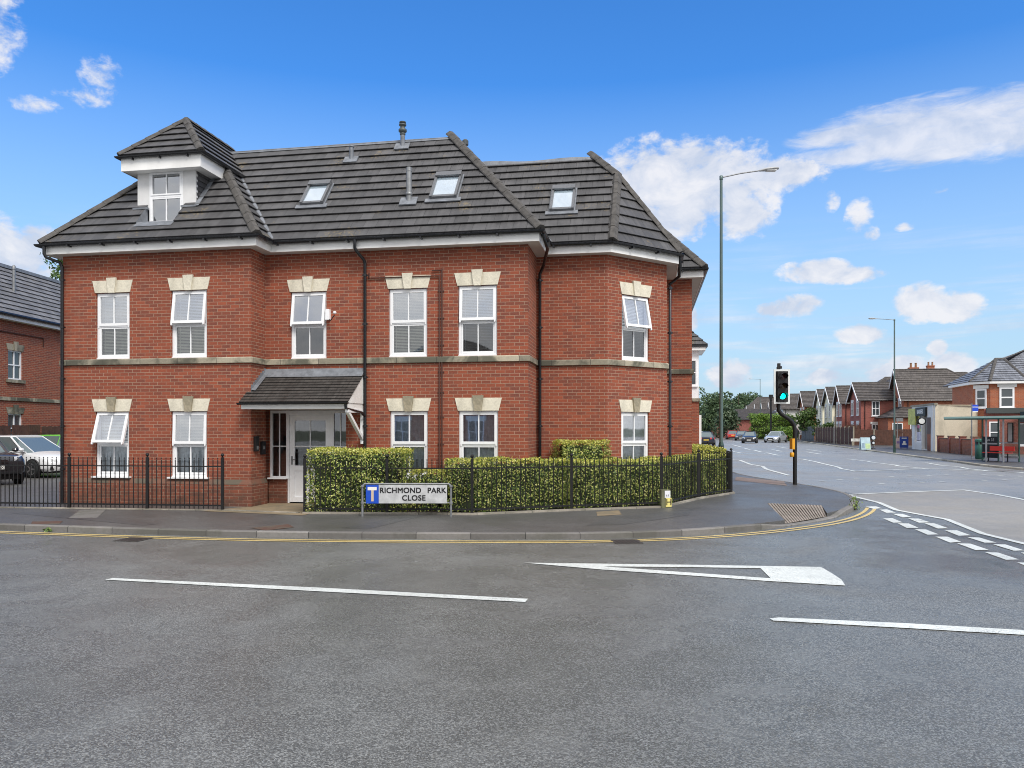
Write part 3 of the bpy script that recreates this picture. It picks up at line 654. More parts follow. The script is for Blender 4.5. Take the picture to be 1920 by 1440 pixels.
def ring(mb, x0, x1, z0, z1, w, y0, y1, mat=0, bot=None):
    b = bot or w
    mb.box(x0, x0 + w, y0, y1, z0, z1, mat); mb.box(x1 - w, x1, y0, y1, z0, z1, mat)
    mb.box(x0 + w, x1 - w, y0 + .001, y1 - .001, z1 - w, z1 - .001, mat); mb.box(x0 + w, x1 - w, y0 + .001, y1 - .001, z0 + .001, z0 + b, mat)
def venetian(w, h, pitch=.034, tilt=.6, depth=.026):
    g = MB(); n = int(h / pitch)
    for i in range(n):
        z = h - (i + .5) * pitch; dy, dz = depth * math.cos(tilt) / 2, depth * math.sin(tilt) / 2
        g.face([(0, -dy, z - dz), (w, -dy, z - dz), (w, dy, z + dz), (0, dy, z + dz)])
    for x in (w * .12, w * .88): g.box(x - .004, x + .004, -.016, -.014, 0, h)
    g.box(0, w, -.015, .02, h - .03, h); return g
def curtain(w, h, folds=7, amp=.022, seed=0):
    rnd = random.Random(seed); g = MB(); n = folds * 6; ph = rnd.random() * 6
    xs = [w * i / n for i in range(n + 1)]
    g.grid([[(x, amp * math.sin(x / w * folds * 6.28 + ph) + amp * .5 * math.sin(x / w * folds * 15 + ph), z) for x in xs] for z in (0, h * .5, h)]); return g
def sash_window(parent, a, d_ang, w, h, tilt, ub, lb, seed=0, bars=True, frame_mat='upvc'):
    """a uPVC mock-sash: outer frame, top-hung upper sash, fixed lower sash, panes, blinds, a bit of room behind"""
    fm = M[frame_mat]; g = MB(); ring(g, .004, w - .004, .004, h - .004, .055, .045, .115)
    g.box(.059, w - .059, .047, .113, h * .485, h * .515); g.box(.0, w, .02, .05, -.0, .03)
    g.box(.02, w - .02, .114, .120, .02, h - .02, 0) if False else None
    fr = g.build('window', fm, parent); fr.location = a; fr.rotation_euler = (0, 0, d_ang)
    hs = h * .515; g = MB(); hz = h - hs                 # upper sash, hinged at its top edge
    ring(g, .028, w - .028, -hs + .03, -.025, .062, -.0, .05)
    if bars: g.box(w / 2 - .011, w / 2 + .011, .004, .03, -hs + .09, -.08)
    for x in (.028, w - .068): g.extr([(x, -hs + .032), (x + .04, -hs + .032), (x + .034, -hs - .005), (x + .018, -hs - .02), (x + .006, -hs - .005)], .0, .04)
    s = g.build('upper_sash', fm, fr); s.location = (0, .03, h); s.rotation_euler = (-R(tilt), 0, 0)
    g = MB(); g.face([(.085, .026, -hs + .088), (w - .085, .026, -hs + .088), (w - .085, .026, -.082), (.085, .026, -.082)])
    p = g.build('upper_pane', M['glass_sky'], fr); p.location = s.location; p.rotation_euler = s.rotation_euler
    g = MB(); ring(g, .062, w - .062, .062, h * .485 - .002, .034, .058, .1, bot=.045)
    if bars: g.box(w / 2 - .011, w / 2 + .011, .06, .085, .1, h * .485 - .03)
    g.build('lower_sash', fm, fr)
    g = MB(); g.face([(.09, .082, .1), (w - .09, .082, .1), (w - .09, .082, h * .485 - .03), (.09, .082, h * .485 - .03)])
    g.build('lower_pane', M['glass'], fr)
    g = MB(); x0, x1, y0, y1, z0, z1 = -.25, w + .25, .125, 1.2, -.35, h + .2
    g.box(x0, x1, y0, y1, z0, z1, 0, skip='f')
    g.face([(x0, y0, z0), (x0, y0, z1), (.03, y0, z1), (.03, y0, z0)]); g.face([(w - .03, y0, z0), (w - .03, y0, z1), (x1, y0, z1), (x1, y0, z0)])
    g.face([(.03, y0, z0), (.03, y0, .03), (w - .03, y0, .03), (w - .03, y0, z0)]); g.face([(.03, y0, h - .03), (.03, y0, z1), (w - .03, y0, z1), (w - .03, y0, h - .03)])
    g.build('room', M['room'], fr)
    for lo, kind in ((h * .49, ub), (.03, lb)):
        hh = h * .5 - .04
        if kind in ('beige', 'dark', 'white'):
            g = venetian(w - .08, hh + .03, tilt={'beige': .95, 'dark': .35, 'white': 1.15}[kind])
            o = g.build('blind', M[{'beige': 'blind', 'dark': 'blind_dark', 'white': 'blind_white'}[kind]], fr); o.location = (.04, .155, lo)
        elif kind == 'net':
            o = curtain(w - .08, hh + .03, 6, seed=seed).build('curtain', M['net'], fr, True); o.location = (.04, .19, lo)
    return fr
for i, (k, s0, s1, z0, z1, tilt, ub, lb, st) in enumerate(wins):
    a, b = ENDS[k]; d = (Vector(b) - Vector(a)).normalized(); w = s1 - s0; h = z1 - z0
    ang = math.atan2(d.y, d.x)
    fr = sash_window(apt, (a[0] + d.x * s0, a[1] + d.y * s0, z0), ang, w, h, tilt, ub, lb, i)
    # stone head: splayed lintel and keystone
    g = MB(); hh = .285
    g.extr([(-.015, h + .004), (w + .015, h + .004), (w + .085, h + hh), (-.085, h + hh)], -.018, .02); ks = g; g = MB()
    g.extr([(w / 2 - .075, h - .008), (w / 2 + .075, h - .008), (w / 2 + .125, h + hh + .055), (w / 2 - .125, h + hh + .055)], -.062, -.016)
    kk = g; o = ks.build('lintel', M['cream_stone'], apt); o.location = (a[0] + d.x * s0, a[1] + d.y * s0, z0); o.rotation_euler = (0, 0, ang)
    kk.build('keystone', M['keystone'] if st else M['keystone_old'], o)
    if st == 0:
        g = MB(); g.extr([(-.06, -.035), (w + .06, -.035), (w + .06, .0), (-.06, .0)], -.075, .1)
        o = g.build('sill', M['upvc'], apt); o.location = (a[0] + d.x * s0, a[1] + d.y * s0, z0 + .004); o.rotation_euler = (0, 0, ang)

# ---------------- eaves: soffit, fascia, gutter
EP = OUT
g = MB(); g.sweep(EP, [(-.05, 5.865), (.262, 5.865)], 0, ends=False); g.build('soffit', M['soffit'], apt)
g = MB(); g.sweep(EP, [(.262, 5.858), (.285, 5.858), (.285, 6.06), (.262, 6.06)]); g.build('fascia', M['fascia'], apt)
g = MB(); gut = [(.355 + .062 * math.cos(t), 6.075 + .062 * math.sin(t)) for t in [math.pi + math.pi * k / 6 for k in range(7)]]
g.sweep(EP, gut + [(.405, 6.082), (.30, 6.082)], 0)
for i in range(len(EP) - 1):
    a, b = Vector(EP[i]), Vector(EP[i + 1]); Lw = (b - a).length; d = (b - a).normalized(); n = Vector((d.y, -d.x)); k = .45
    while k < Lw and i not in (0, len(EP) - 2):
        p = a + d * k; q = p + n * .287; r_ = p + n * .425
        pts = [(q - d * .02), (q + d * .02), (r_ + d * .02), (r_ - d * .02)]
        g.prism([(x.x, x.y) for x in pts], 5.995, 6.03); k += .85
g.build('gutter', M['black_pvc'], apt)

# ---------------- roof
TAN = 1.18; ZE = 6.1
def clip(poly, f):
    out = []
    for i in range(len(poly)):
        a, b = poly[i], poly[(i + 1) % len(poly)]; fa, fb = f(a), f(b)
        if fa >= -1e-9: out.append(a)
        if (fa > 1e-9 and fb < -1e-9) or (fa < -1e-9 and fb > 1e-9):
            t = fa / (fa - fb); out.append(tuple(a[k] + (b[k] - a[k]) * t for k in range(len(a))))
    return out
def tiled(mb, poly, gauge=.307, t=.042, th=.02, seed=0, x_off=0, eave=None):
    """lays stepped tile courses over a planar polygon given as 3D points; the first edge is the eave unless told otherwise"""
    P = [Vector(p) for p in poly]; n = (P[1] - P[0]).cross(P[2] - P[0])
    if eave: n = (Vector(eave[1]) - Vector(eave[0])).cross(P[2] - P[0]) if False else n
    n.normalize()
    if n.z < 0: n = -n
    ex = Vector((-n.y, n.x, 0)); ex.normalize(); ey = n.cross(ex)
    if ey.z < 0: ey = -ey; ex = -ex
    zlow = min(p.z for p in P); o = next(p for p in P if p.z == zlow)
    q = [((p - o).dot(ex), (p - o).dot(ey)) for p in P]; top = max(v for _, v in q)
    def S(x, y, l): return o + ex * x + ey * y + n * l
    rnd = random.Random(seed)
    for k in range(int(math.ceil(top / gauge - .02))):
        y0, y1 = k * gauge, (k + 1) * gauge + .05
        c = clip(clip(q, lambda p: p[1] - y0), lambda p: min(y1, top) - p[1])
        if len(c) < 3: continue
        lift = lambda y: t * (1 - (y - y0) / gauge)
        mb.face([S(x, y, lift(y)) for x, y in c], 0, [(x + x_off + (k % 2) * .001, y - .0 if y < y1 - .05 else y) for x, y in c])
        low = sorted([p for p in c if abs(p[1] - y0) < 1e-6])
        if len(low) >= 2:
            (xa, _), (xb, _) = low[0], low[-1]
            if k == 0: mb.face([S(xa, y0, t), S(xb, y0, t), S(xb, y0, -.03), S(xa, y0, -.03)], 0, [(xa, .1), (xb, .1), (xb, .12), (xa, .12)])
            else:
                mb.face([S(xa, y0, t), S(xb, y0, t), S(xb, y0, t - th), S(xa, y0, t - th)], 0, [(xa, y0 + .1), (xb, y0 + .1), (xb, y0 + .12), (xa, y0 + .12)])
                mb.face([S(xa, y0, t - th), S(xb, y0, t - th), S(xb, y0 + .05, .008), S(xa, y0 + .05, .008)], 0, [(xa, y0 + .1)] * 4)
def ridge_caps(mb, a, b, seg=.42, r=.125, rise=.075, over=.03):
    a, b = Vector(a), Vector(b); d = b - a; Lr = d.length; d.normalize(); n = max(1, round(Lr / seg)); s = Lr / n
    side = d.cross(Vector((0, 0, 1))).normalized(); up = side.cross(d).normalized()
    for i in range(n):
        p = a + d * (i * s); q = a + d * ((i + 1) * s + over); rows = []
        for c, k, l in ((p, 1.02, .010), (q, .985, 0.0)):
            rows.append([c + side * (x * r * k) + up * (y * rise + l) for x, y in ((-1, -.55), (-.93, -.2), (-.35, .85), (.35, .85), (.93, -.2), (1, -.55))])
        mb.grid(rows); mb.face(rows[0]); mb.face(rows[1][::-1])
L0, R0, V0, M0, M1 = (-5.075,-.33,ZE), (.33,-.33,ZE), (.33,.35,ZE), (6.488,.35,ZE), (6.488,1.66,ZE)
ZM = 9.15; tb = (ZM - ZE) / TAN
TL, TR, TV, TM = (-5.075 + tb, -.33 + tb, ZM), (.33 - tb, -.33 + tb, ZM), (.33 - tb, .35 + tb, ZM), (6.488 - tb, .35 + tb, ZM)
E4, E3, AP, TT = (7.933,1.66,ZE), (9.514,3.255,ZE), (7.976,3.40,8.153), (7.42,3.906,8.75)
VM = (6.488 - 2.246, 3.906, 8.75)
rf = MB()
us0, us1, vs0 = -2.89, -1.93, .06
bayfront = [L0, R0, TR, TL]
tiled(rf, clip(bayfront, lambda p: us0 - p[0])); tiled(rf, clip(bayfront, lambda p: p[0] - us1))
mid = clip(clip(bayfront, lambda p: p[0] - us0), lambda p: us1 - p[0])
tiled(rf, clip(mid, lambda p: vs0 - p[1]))
tiled(rf, [V0, R0, TR, TV][::1]); tiled(rf, [V0, M0, TM, TV])
tiled(rf, [(-5.075, 22, ZE), L0, TL, (TL[0], 22, ZM)]); tiled(rf, [M0, M1, VM, (TM[0], 3.906 + (ZM - 8.75) / TAN, ZM), TM])
tiled(rf, [M1, E4, AP, TT, VM]); tiled(rf, [E4, E3, AP])
tiled(rf, [E3, (9.514, 5.0, ZE), (7.26, 7.25, 8.753), TT, AP][:3] + [TT, AP]) if False else None
s2 = MB()
tiled(rf, [E3, (9.514, 5.0, ZE), (7.30, 7.25, 8.75), AP]); rf.face([AP, (7.30, 7.25, 8.75), TT])
tiled(rf, [(9.514, 5.0, ZE), (10.23, 5.0, ZE), (7.98, 7.25, 8.75), (7.264, 7.25, 8.75)])
tiled(rf, [(10.23, 5.0, ZE), (10.23, 24.3, ZE), (7.98, 24.3, 8.75), (7.98, 7.25, 8.75)])
rf.face([(-5.075, 24.3, ZE), (10.23, 24.3, ZE), (7.98, 23.5, 8.75), (TL[0], 23.5, ZM)])
roof = rf.build('roof', M['tile'], apt)
ft = MB()
ft.face([(TL[0], TL[1], ZM - .01), (TR[0], TR[1], ZM - .01), (TV[0], TV[1], ZM - .01), (TM[0], TM[1], ZM - .01), (TM[0], 23.5, ZM - .01), (TL[0], 23.5, ZM - .01)])
ft.face([(TM[0], 3.906, 8.74), (VM[0], VM[1], 8.74), (TT[0], TT[1], 8.74), (7.30, 7.25, 8.74), (7.98, 7.25, 8.74), (7.98, 23.5, 8.74), (TM[0], 23.5, 8.74)])
# lead rolls along the top edges; the right-hand one is dressed in waves
pa, pb = Vector(TV), Vector(TM); n_ = 30
def leadroll(p0, p1, wav, seed):
    rnd = random.Random(seed); p0, p1 = Vector(p0), Vector(p1); n = int((p1 - p0).length / .16); rows = []
    ph = [rnd.random() * 6 for _ in range(3)]
    for i in range(n + 1):
        p = p0.lerp(p1, i / n); x = i * .16
        hz = wav * (.5 + .5 * math.sin(x * 2.1 + ph[0]) * math.sin(x * 1.05 + ph[1])) + .012
        rows.append([p + Vector((0, -.055, -.03)), p + Vector((0, -.055, -.02)), p + Vector((0, -.02, .03 + hz)), p + Vector((0, .05, .04 + hz)), p + Vector((0, .10, -.02))])
    ft.grid(rows)
leadroll(TV, (TM[0] - .02, TM[1], TM[2]), .006, 1); leadroll(VM, (TT[0], TT[1], TT[2]), .085, 4)
ft.build('lead_flat', M['lead'], apt)
def up(p, k=.02): return (p[0], p[1], p[2] + k)
def ext(a, b, k): d = (Vector(b) - Vector(a)).normalized(); return tuple(Vector(b) + d * k)
for a_, b_ in ((up(L0), up(TL)), (up(R0), up((.33 - 2.05, -.33 + 2.05, ZE + 2.05 * TAN))), (up(M0), up(ext(M0, TM, .16), .05)), (up(E4), up(AP)), (up(E3), up(AP)), (up(AP), up(ext(AP, TT, .22), .05)), (up((10.23, 5.0, ZE)), up((7.98, 7.25, 8.75)))):
    hp = MB(); ridge_caps(hp, a_, b_); hp.build('hip_tiles', M['ridge'], apt)
vl = MB()
for a, b in ((V0, TV),):
    a, b = Vector(a), Vector(b); d = (b - a).normalized()
    for sx in (-1, 1):
        w = Vector((.06 * (1 if sx > 0 else -1), 0, 0)); 
    vl.face([a + Vector((-.06, 0, .075)), a + Vector((.05, 0, .045)), b + Vector((.05, 0, .045)), b + Vector((-.06, 0, .075))])
a, b = Vector(M1), Vector(VM); vl.face([a + Vector((-.05, -.02, .05)), a + Vector((.07, 0, .06)), b + Vector((.07, 0, .06)), b + Vector((-.05, -.02, .05))])
vl.build('valley_lead', M['lead'], apt)

# ---------------- roof windows and flues
def rayroof(px, py, p, n):
    """point of a roof plane (building coordinates p, normal n) at a pixel"""
    o = Vector((*L(0, 0), HC)); w = L((px - 960) / FP, 1); d = Vector((w[0] - o.x, w[1] - o.y, (HY - py) / FP))
    return o + d * ((Vector(p) - o).dot(n) / d.dot(n))
NF = Vector((0, -TAN, 1)).normalized(); UPF = Vector((0, 1, TAN)).normalized()
for (px, py), (p0, w, h) in (((595, 368), (M0, .58, .84)), ((838, 354), (M0, .64, .92)), ((1056, 378), (M1, .58, .92))):
    c = rayroof(px, py, p0, NF); g = MB()
    rot = Matrix(((1, 0, 0), (0, UPF.y, NF.y), (0, UPF.z, NF.z)))
    r_ = .058
    for b in ((-w/2, -w/2 + r_, -h/2, h/2), (w/2 - r_, w/2, -h/2, h/2), (-w/2 + r_, w/2 - r_, h/2 - .1, h/2 - .001), (-w/2 + r_, w/2 - r_, -h/2 + .001, -h/2 + .07)):
        g.box(b[0], b[1], b[2], b[3], -.02, .13 if b[2] != -h/2 + .001 else .11)
    g.box(-w/2 + .01, w/2 - .01, h/2 - .13, h/2 + .03, .128, .165)
    o = g.build('rooflight', pbr('rooflight_grey', (.20, .205, .215), .35, .6, var=.1), apt)
    o.matrix_local = Matrix.Translation(c) @ rot.to_4x4()
    g = MB(); g.box(-w/2 + r_, w/2 - r_, -h/2 + .07, h/2 - .1, .06, .09)
    g.build('rooflight_blind', pbr('rooflight_blind_white', (.78, .84, .88), .3, spec=.5), o)
    g = MB(); g.face([(-w/2 + r_, -h/2 + .07, .098), (w/2 - r_, -h/2 + .07, .098), (w/2 - r_, h/2 - .1, .098), (-w/2 + r_, h/2 - .1, .098)]); g.build('pane', M['glass_sky'], o)
    g = MB(); g.box(-w/2 - .10, w/2 + .10, -h/2 - .12, -h/2 + .01, .03, .056); g.box(-w/2 - .03, -w/2, -h/2, h/2 + .03, .02, .052); g.box(w/2, w/2 + .03, -h/2, h/2 + .03, .02, .052)
    g.build('flashing', M['lead'], o)
def flue(px, pyb, pyt, p0, r, mat, cowl=None, base=True):
    c = rayroof(px, pyb, p0, NF); zt = HC + (HY - pyt) / FP * W(c.x, c.y)[1]; H_ = zt - c.z; g = MB()
    g.tube([(0, 0, -.15), (0, 0, H_)], r, 14)
    if cowl == 'vent':
        g.lathe([(r * 1.1, H_ * .50), (r * 1.25, H_ * .52), (r * 1.25, H_ * .56), (r * 1.1, H_ * .58)], n=14, mat=1); g.lathe([(r * 1.02, H_ * .58), (r * 1.8, H_ * .64), (r * 1.8, H_ * .72), (r * 1.05, H_ * .78), (r * 1.05, H_ * .86), (r * 1.6, H_ * .88), (r * 1.6, H_ * .93), (r * 1.1, H_ * .94), (r * 1.1, H_ * .97), (r * 1.5, H_ * .98), (r * 1.4, H_ * 1.03)], n=14, mat=1)
    elif cowl == 'cap': g.lathe([(r * 1.02, H_ * .88), (r * 1.22, H_ * .885), (r * 1.22, H_ * .97), (r * .7, H_)], n=14)
    elif cowl == 'cone': g.lathe([(r * 1.1, H_ * .20), (r * 1.25, H_ * .21), (r * 1.25, H_ * .28), (r * 1.05, H_ * .29)], n=14); g.lathe([(r * 1.05, H_ * .88), (r * 1.12, H_ * .89), (r * .8, H_ * .95), (r * .5, H_ * 1.0)], n=14)
    o = g.build('flue', [M[mat], M['lamp_dark'] if False else pbr('flue_cowl_grey', (.07, .085, .09), .5)], apt, True); o.location = c
    if base:
        g = MB(); s = r * 2.5; g.box(-s * 1.3, s * 1.3, -s, s * .8, -.012, .02); g.M = Matrix()
        b = g.build('flue_flashing', M['lead'], o); b.matrix_local = Matrix(((1, 0, 0), (0, UPF.y, NF.y), (0, UPF.z, NF.z))).to_4x4() @ Matrix.Translation((0, 0, .045))
flue(659, 302, 273, M0, .055, 'lead', 'cap'); flue(755, 277, 230, M0, .058, 'lead', 'vent'); flue(767, 380, 314, M0, .062, 'steel', 'cone')
g = MB(); g.tube([(3.72, 5.0, 8.9), (3.72, 5.0, 9.86)], .05, 12); g.lathe([(.055, 9.72), (.09, 9.75), (.09, 9.86), (.05, 9.90)], (3.72, 5.0, 0), 12); g.build('flue', pbr('dark_flue', (.06, .07, .075), .5), apt)

# ---------------- dormer over the left bay
dul, dur, dv = -3.167, -1.66, .50
g = MB()
zw = 6.66; wu0, wu1 = -2.85, -1.985
g.box(dul, wu0 - .001, dv, dv + .08, 7.02, 7.9); g.box(wu1 + .001, dur, dv, dv + .08, 7.02, 7.9); g.box(wu0 - .05, wu1 + .05, dv + .03, dv + .078, 7.86, 7.90)
dorm = g.build('dormer', pbr('dormer_panel', (.70, .70, .70), .5, var=.08, vscale=4), apt)
for u_, sg in ((dul, -1), (dur, 1)):
    g = MB(); rows = 7
    for k in range(rows):
        z0, z1 = 7.05 + k * .125, 7.05 + (k + 1) * .125; x = u_ - sg * .02
        v1 = (z0 - ZE) / TAN - .33 + .12
        g.face([(x + sg * .03, dv + .03, z0), (x + sg * .03, v1 + .3, z0), (x + sg * .012, v1 + .3, z1), (x + sg * .012, dv + .03, z1)])
        g.face([(x + sg * .012, dv + .03, z0), (x + sg * .03, dv + .03, z0), (x + sg * .03, v1 + .3, z0), (x + sg * .012, v1 + .3, z0)])
    g.build('cheek', M['tile'], dorm)
w = wu1 - wu0; h = 7.9 - zw
g = MB(); ring(g, 0, w, 0, h, .045, .0, .07); g.box(.045, w - .045, .002, .068, h * .5, h * .54); ring(g, .04, w - .04, h * .54, h - .04, .035, -.012, .05); ring(g, .04, w - .04, .04, h * .5, .035, .004, .05)
g.box(w / 2 - .011, w / 2 + .011, .006, .03, .06, h - .06); g.box(-.02, w + .02, -.05, .02, -.03, .012)
o = g.build('window_frame', M['upvc'], dorm); o.location = (wu0, dv - .01, zw)
g = MB(); g.face([(wu0 + .08, dv + .022, zw + .08), (wu1 - .08, dv + .022, zw + .08), (wu1 - .08, dv + .022, 7.82), (wu0 + .08, dv + .022, 7.82)]); g.build('pane', glass_mat('dormer_glass', (.8, .86, .9), .3), dorm)
g = MB(); g.box(wu0, wu1, dv + .07, dv + 1, zw, 7.9, 0, skip='f'); g.build('room', pbr('pale_room', (.5, .5, .5), .9), dorm)
g = MB(); eo = .30
def deave(o): return [(-2.39 - 1.055 + .06 - o + .0, 2.4), (-2.39 - 1.055 + .06 - o, .2 + .06 - o), (-2.39 + 1.055 - .06 + o, .2 + .06 - o), (-2.39 + 1.055 - .06 + o, 1.75)]
g.sweep(deave(0), [(0, 7.86), (.022, 7.86), (.022, 8.15), (0, 8.15)]); g.face([(-3.38, .265, 7.872), (-1.40, .265, 7.872), (-1.40, 1.7, 7.872), (-3.38, 1.7, 7.872)]); g.build('dormer_fascia', M['fascia'], dorm)
g = MB(); g.sweep(deave(0), [(.08 + .05 * math.cos(t), 8.185 + .05 * math.sin(t)) for t in [math.pi + math.pi * k / 6 for k in range(7)]])
for k in range(3): g.box(-3.1 + k * .7, -3.07 + k * .7, .16, .24, 8.10, 8.14)
g.build('dormer_gutter', M['black_pvc'], dorm)
rd_ = MB(); e0, e1, e2 = (-3.445, .2, 8.21), (-1.335, .2, 8.21), 1.0
ap, rb = (-2.39, 1.255, 9.38), (-2.39, 3.35, 9.38)
tiled(rd_, [e0, e1, ap], .29); tiled(rd_, [e1, (-1.335, 3.35, 8.21), rb, ap], .29); tiled(rd_, [(-3.445, 3.35, 8.21), e0, ap, rb], .29); rd_.face([(-3.445, 3.35, 8.21), rb, (-1.335, 3.35, 8.21)])
rd_.build('dormer_roof', M['tile'], dorm)
g = MB(); ridge_caps(g, up(e0), up(ap), .38, .10, .06); ridge_caps(g, up(e1), up(ap), .38, .10, .06); ridge_caps(g, up(ap), up(rb), .38, .10, .06); g.build('dormer_ridge', M['ridge'], dorm)
g = MB()       # lead apron and slot sides in front of the dormer window
zf = lambda v: ZE + TAN * (v + .33)
g.face([(us0, vs0 - .12, zf(vs0 - .12) + .05), (us1, vs0 - .12, zf(vs0 - .12) + .05), (us1, vs0 + .06, zf(vs0) + .06), (us0, vs0 + .06, zf(vs0) + .06)])
g.face([(us0, vs0 + .06, zf(vs0) + .06), (us1, vs0 + .06, zf(vs0) + .06), (us1, dv, zw), (us0, dv, zw)])
for u_ in (us0, us1): g.face([(u_, vs0, zf(vs0) - .1), (u_, dv, zw - .1), (u_, dv, zf(dv) + .05), (u_, vs0, zf(vs0) + .05)])
g.box(dul - .06, wu0, dv - .10, dv - .005, 7.0, 7.045); g.box(wu1, dur + .06, dv - .10, dv - .005, 7.0, 7.045)
g.face([(dur + .01, dv - .1, zf(dv - .1) + .06), (dur + .13, dv - .1, zf(dv - .1) + .06), (dur + .13, 1.2, zf(1.2) + .06), (dur + .01, 1.2, zf(1.2) + .06)])
g.build('lead_apron', M['lead'], dorm)

# ---------------- rainwater pipes, brown gas pipe, small fittings
def pipe(name, path, r=.037, mat='black_pvc', clips=()):
    g = MB(); g.tube(path, r, 10)
    for z in clips: g.lathe([(r * 1.35, z - .025), (r * 1.35, z + .025)], (path[-1][0], path[-1][1], 0), 10); g.box(path[-1][0] - .07, path[-1][0] + .07, path[-1][1] + .01, path[-1][1] + .03, z - .012, z + .012)
    return g.build(name, M[mat], apt, True)
def swan(u, v, ug, vg): return [(ug, vg, 6.05), (ug, vg, 5.86), (ug + (u - ug) * .12, vg + (v - vg) * .12, 5.80), (ug + (u - ug) * .88, vg + (v - vg) * .88, 5.64), (u, v, 5.56), (u, v, .06)]
CL = (5.3, 4.2, 3.0, 1.9, .9)
pipe('downpipe', swan(-4.70, -.09, -4.95, -.30) if False else [(-4.93, -.36, 6.05), (-4.93, -.36, 5.86), (-4.90, -.33, 5.78), (-4.72, -.12, 5.70), (-4.69, -.09, 5.60), (-4.69, -.09, .06)], clips=CL)
u2 = onwall(C_, D_, 687, 600)[0]; pipe('downpipe', swan(u2, .59, u2 - .13, .31), clips=CL)
pipe('downpipe', [(6.50, .50, 6.05), (6.56, .58, 5.86), (6.56, .9, 5.80), (6.35, 1.75, 5.60), (6.25, 1.90, 5.45), (6.25, 1.90, .06)], clips=CL)
pipe('downpipe', [(9.50, 3.30, 6.05), (9.50, 3.32, 5.80), (9.50, 3.6, 5.62), (9.26, 4.1, 5.5), (9.27, 3.52, 5.35), (9.27, 3.45, 5.25), (9.27, 3.45, .06)], clips=CL)
M['brown_pipe'] = pbr('brown_pipe', (.10, .045, .035), .45, .2)
g = MB(); ug = onwall(C_, D_, 827, 600)[0]; ul_ = onwall(C_, D_, 693, 600)[0]; zg = 5.24
g.tube([(ul_, .645, zg + .12), (ul_, .645, zg), (ug - .03, .645, zg), (ug - .03, .645, .75)], .017, 8); g.tube([(ug + .03, .645, zg + .15), (ug + .03, .645, .75)], .015, 8); g.tube([(ug - .2, .645, zg + .12), (ug + .03, .645, zg + .12)], .014, 8)
for z in (4.9, 4.3, 3.7, 3.1, 2.65, 2.1, 1.5): g.box(ug - .07, ug + .07, .655, .679, z - .012, z + .012)
g.build('gas_pipe', M['brown_pipe'], apt)
g = MB(); uc, zc = onwall(C_, D_, 616, 592); g.extr([(uc - .05, zc - .10), (uc + .06, zc - .10), (uc + .05, zc + .14), (uc - .04, zc + .15)], .60, .68); g.tube([(uc + .03, .64, zc - .08), (uc + .12, .52, zc - .13), (uc + .24, .45, zc - .02)], .012, 6, 1)
g.lathe([(.01, -.035), (.035, -.02), (.04, 0), (.035, .02), (.01, .035)], (uc + .25, .44, zc + .03), 10); g.build('security_light', [M['upvc'], M['black_pvc']], apt)
for (px0, py0, px1, py1) in ((471, 812, 482, 842), (484, 822, 494, 845)):
    v0 = .12 if px0 == 471 else .42
    g = MB(); z0 = 1.25; g.box(.003, .06, v0, v0 + .16, z0 + (.08 if v0 < .2 else 0), z0 + (.42 if v0 < .2 else .30), 0)
    g.box(.06, .064, v0 + .04, v0 + .12, z0 + .12, z0 + .2, 1); g.build('entry_phone', [M['black'], M['steel']], apt)

# ---------------- entrance screen and porch
sv = .90
def ent(name, mat, fn, parent=None):
    g = MB(); fn(g); return g.build(name, M[mat] if isinstance(mat, str) else mat, parent or apt)
def scr(g):
    g.box(0.003, .05, sv, sv + .07, .67, 2.268); g.box(.40, .48, sv, sv + .07, .1, 2.268); g.box(1.50, 1.58, sv, sv + .07, .1, 2.268); g.box(1.90, 1.968, sv, sv + .07, .1, 2.268)
    for a, b, z0 in ((.05, .40, .67), (1.58, 1.90, .67)):
        g.box(a, b, sv + .002, sv + .068, z0, z0 + .06); g.box(a, b, sv + .002, sv + .068, 2.20, 2.266); g.box((a + b) / 2 - .01, (a + b) / 2 + .01, sv + .01, sv + .05, z0 + .06, 2.2); g.box(a, b, sv + .012, sv + .048, 1.42, 1.44)
    g.box(.48, 1.50, sv + .002, sv + .068, 2.16, 2.266); g.box(1.58, 1.90, sv + .01, sv + .06, .1, .669); g.box(.0, .46, sv - .14, sv + .01, .668, .70)
screen = ent('entrance_screen', 'upvc', scr)
for a, b in ((.05, .40), (1.58, 1.90)): ent('side_light_pane', 'glass', lambda g: g.face([(a, sv + .03, .73), (b, sv + .03, .73), (b, sv + .03, 2.2), (a, sv + .03, 2.2)]), screen)
def dr(g):
    a, b = .485, 1.495
    g.box(a, a + .12, sv + .015, sv + .07, .13, 2.155); g.box(b - .12, b, sv + .015, sv + .07, .13, 2.155); g.box(a + .12, b - .12, sv + .016, sv + .069, 2.03, 2.154)
    g.box(a + .12, b - .12, sv + .016, sv + .069, .131, .25); g.box(a + .12, b - .12, sv + .016, sv + .069, .86, .98); g.box(a + .12, b - .12, sv + .035, sv + .06, .25, .86); g.box((a + b) / 2 - .01, (a + b) / 2 + .01, sv + .02, sv + .05, .98, 2.03); g.box(a + .12, b - .12, sv + .022, sv + .048, 1.42, 1.44)
door = ent('door', 'upvc', dr)
ent('pane', 'glass', lambda g: g.face([(.605, sv + .04, .98), (1.375, sv + .04, .98), (1.375, sv + .04, 2.03), (.605, sv + .04, 2.03)]), door)
ent('handle', 'steel', lambda g: (g.box(.525, .56, sv - .0, sv + .014, 1.0, 1.2), g.tube([(.542, sv - .03, 1.12), (.65, sv - .03, 1.12)], .009, 6), g.tube([(.542, sv + .01, 1.12), (.542, sv - .03, 1.12)], .009, 6)), door)
def hall(g):
    g.box(-.3, 2.3, sv + .075, sv + 3.2, .102, 2.6, 0, skip='f'); 
ent('hallway', pbr('hall_plaster', (.17, .18, .19), .9, var=.2), hall)
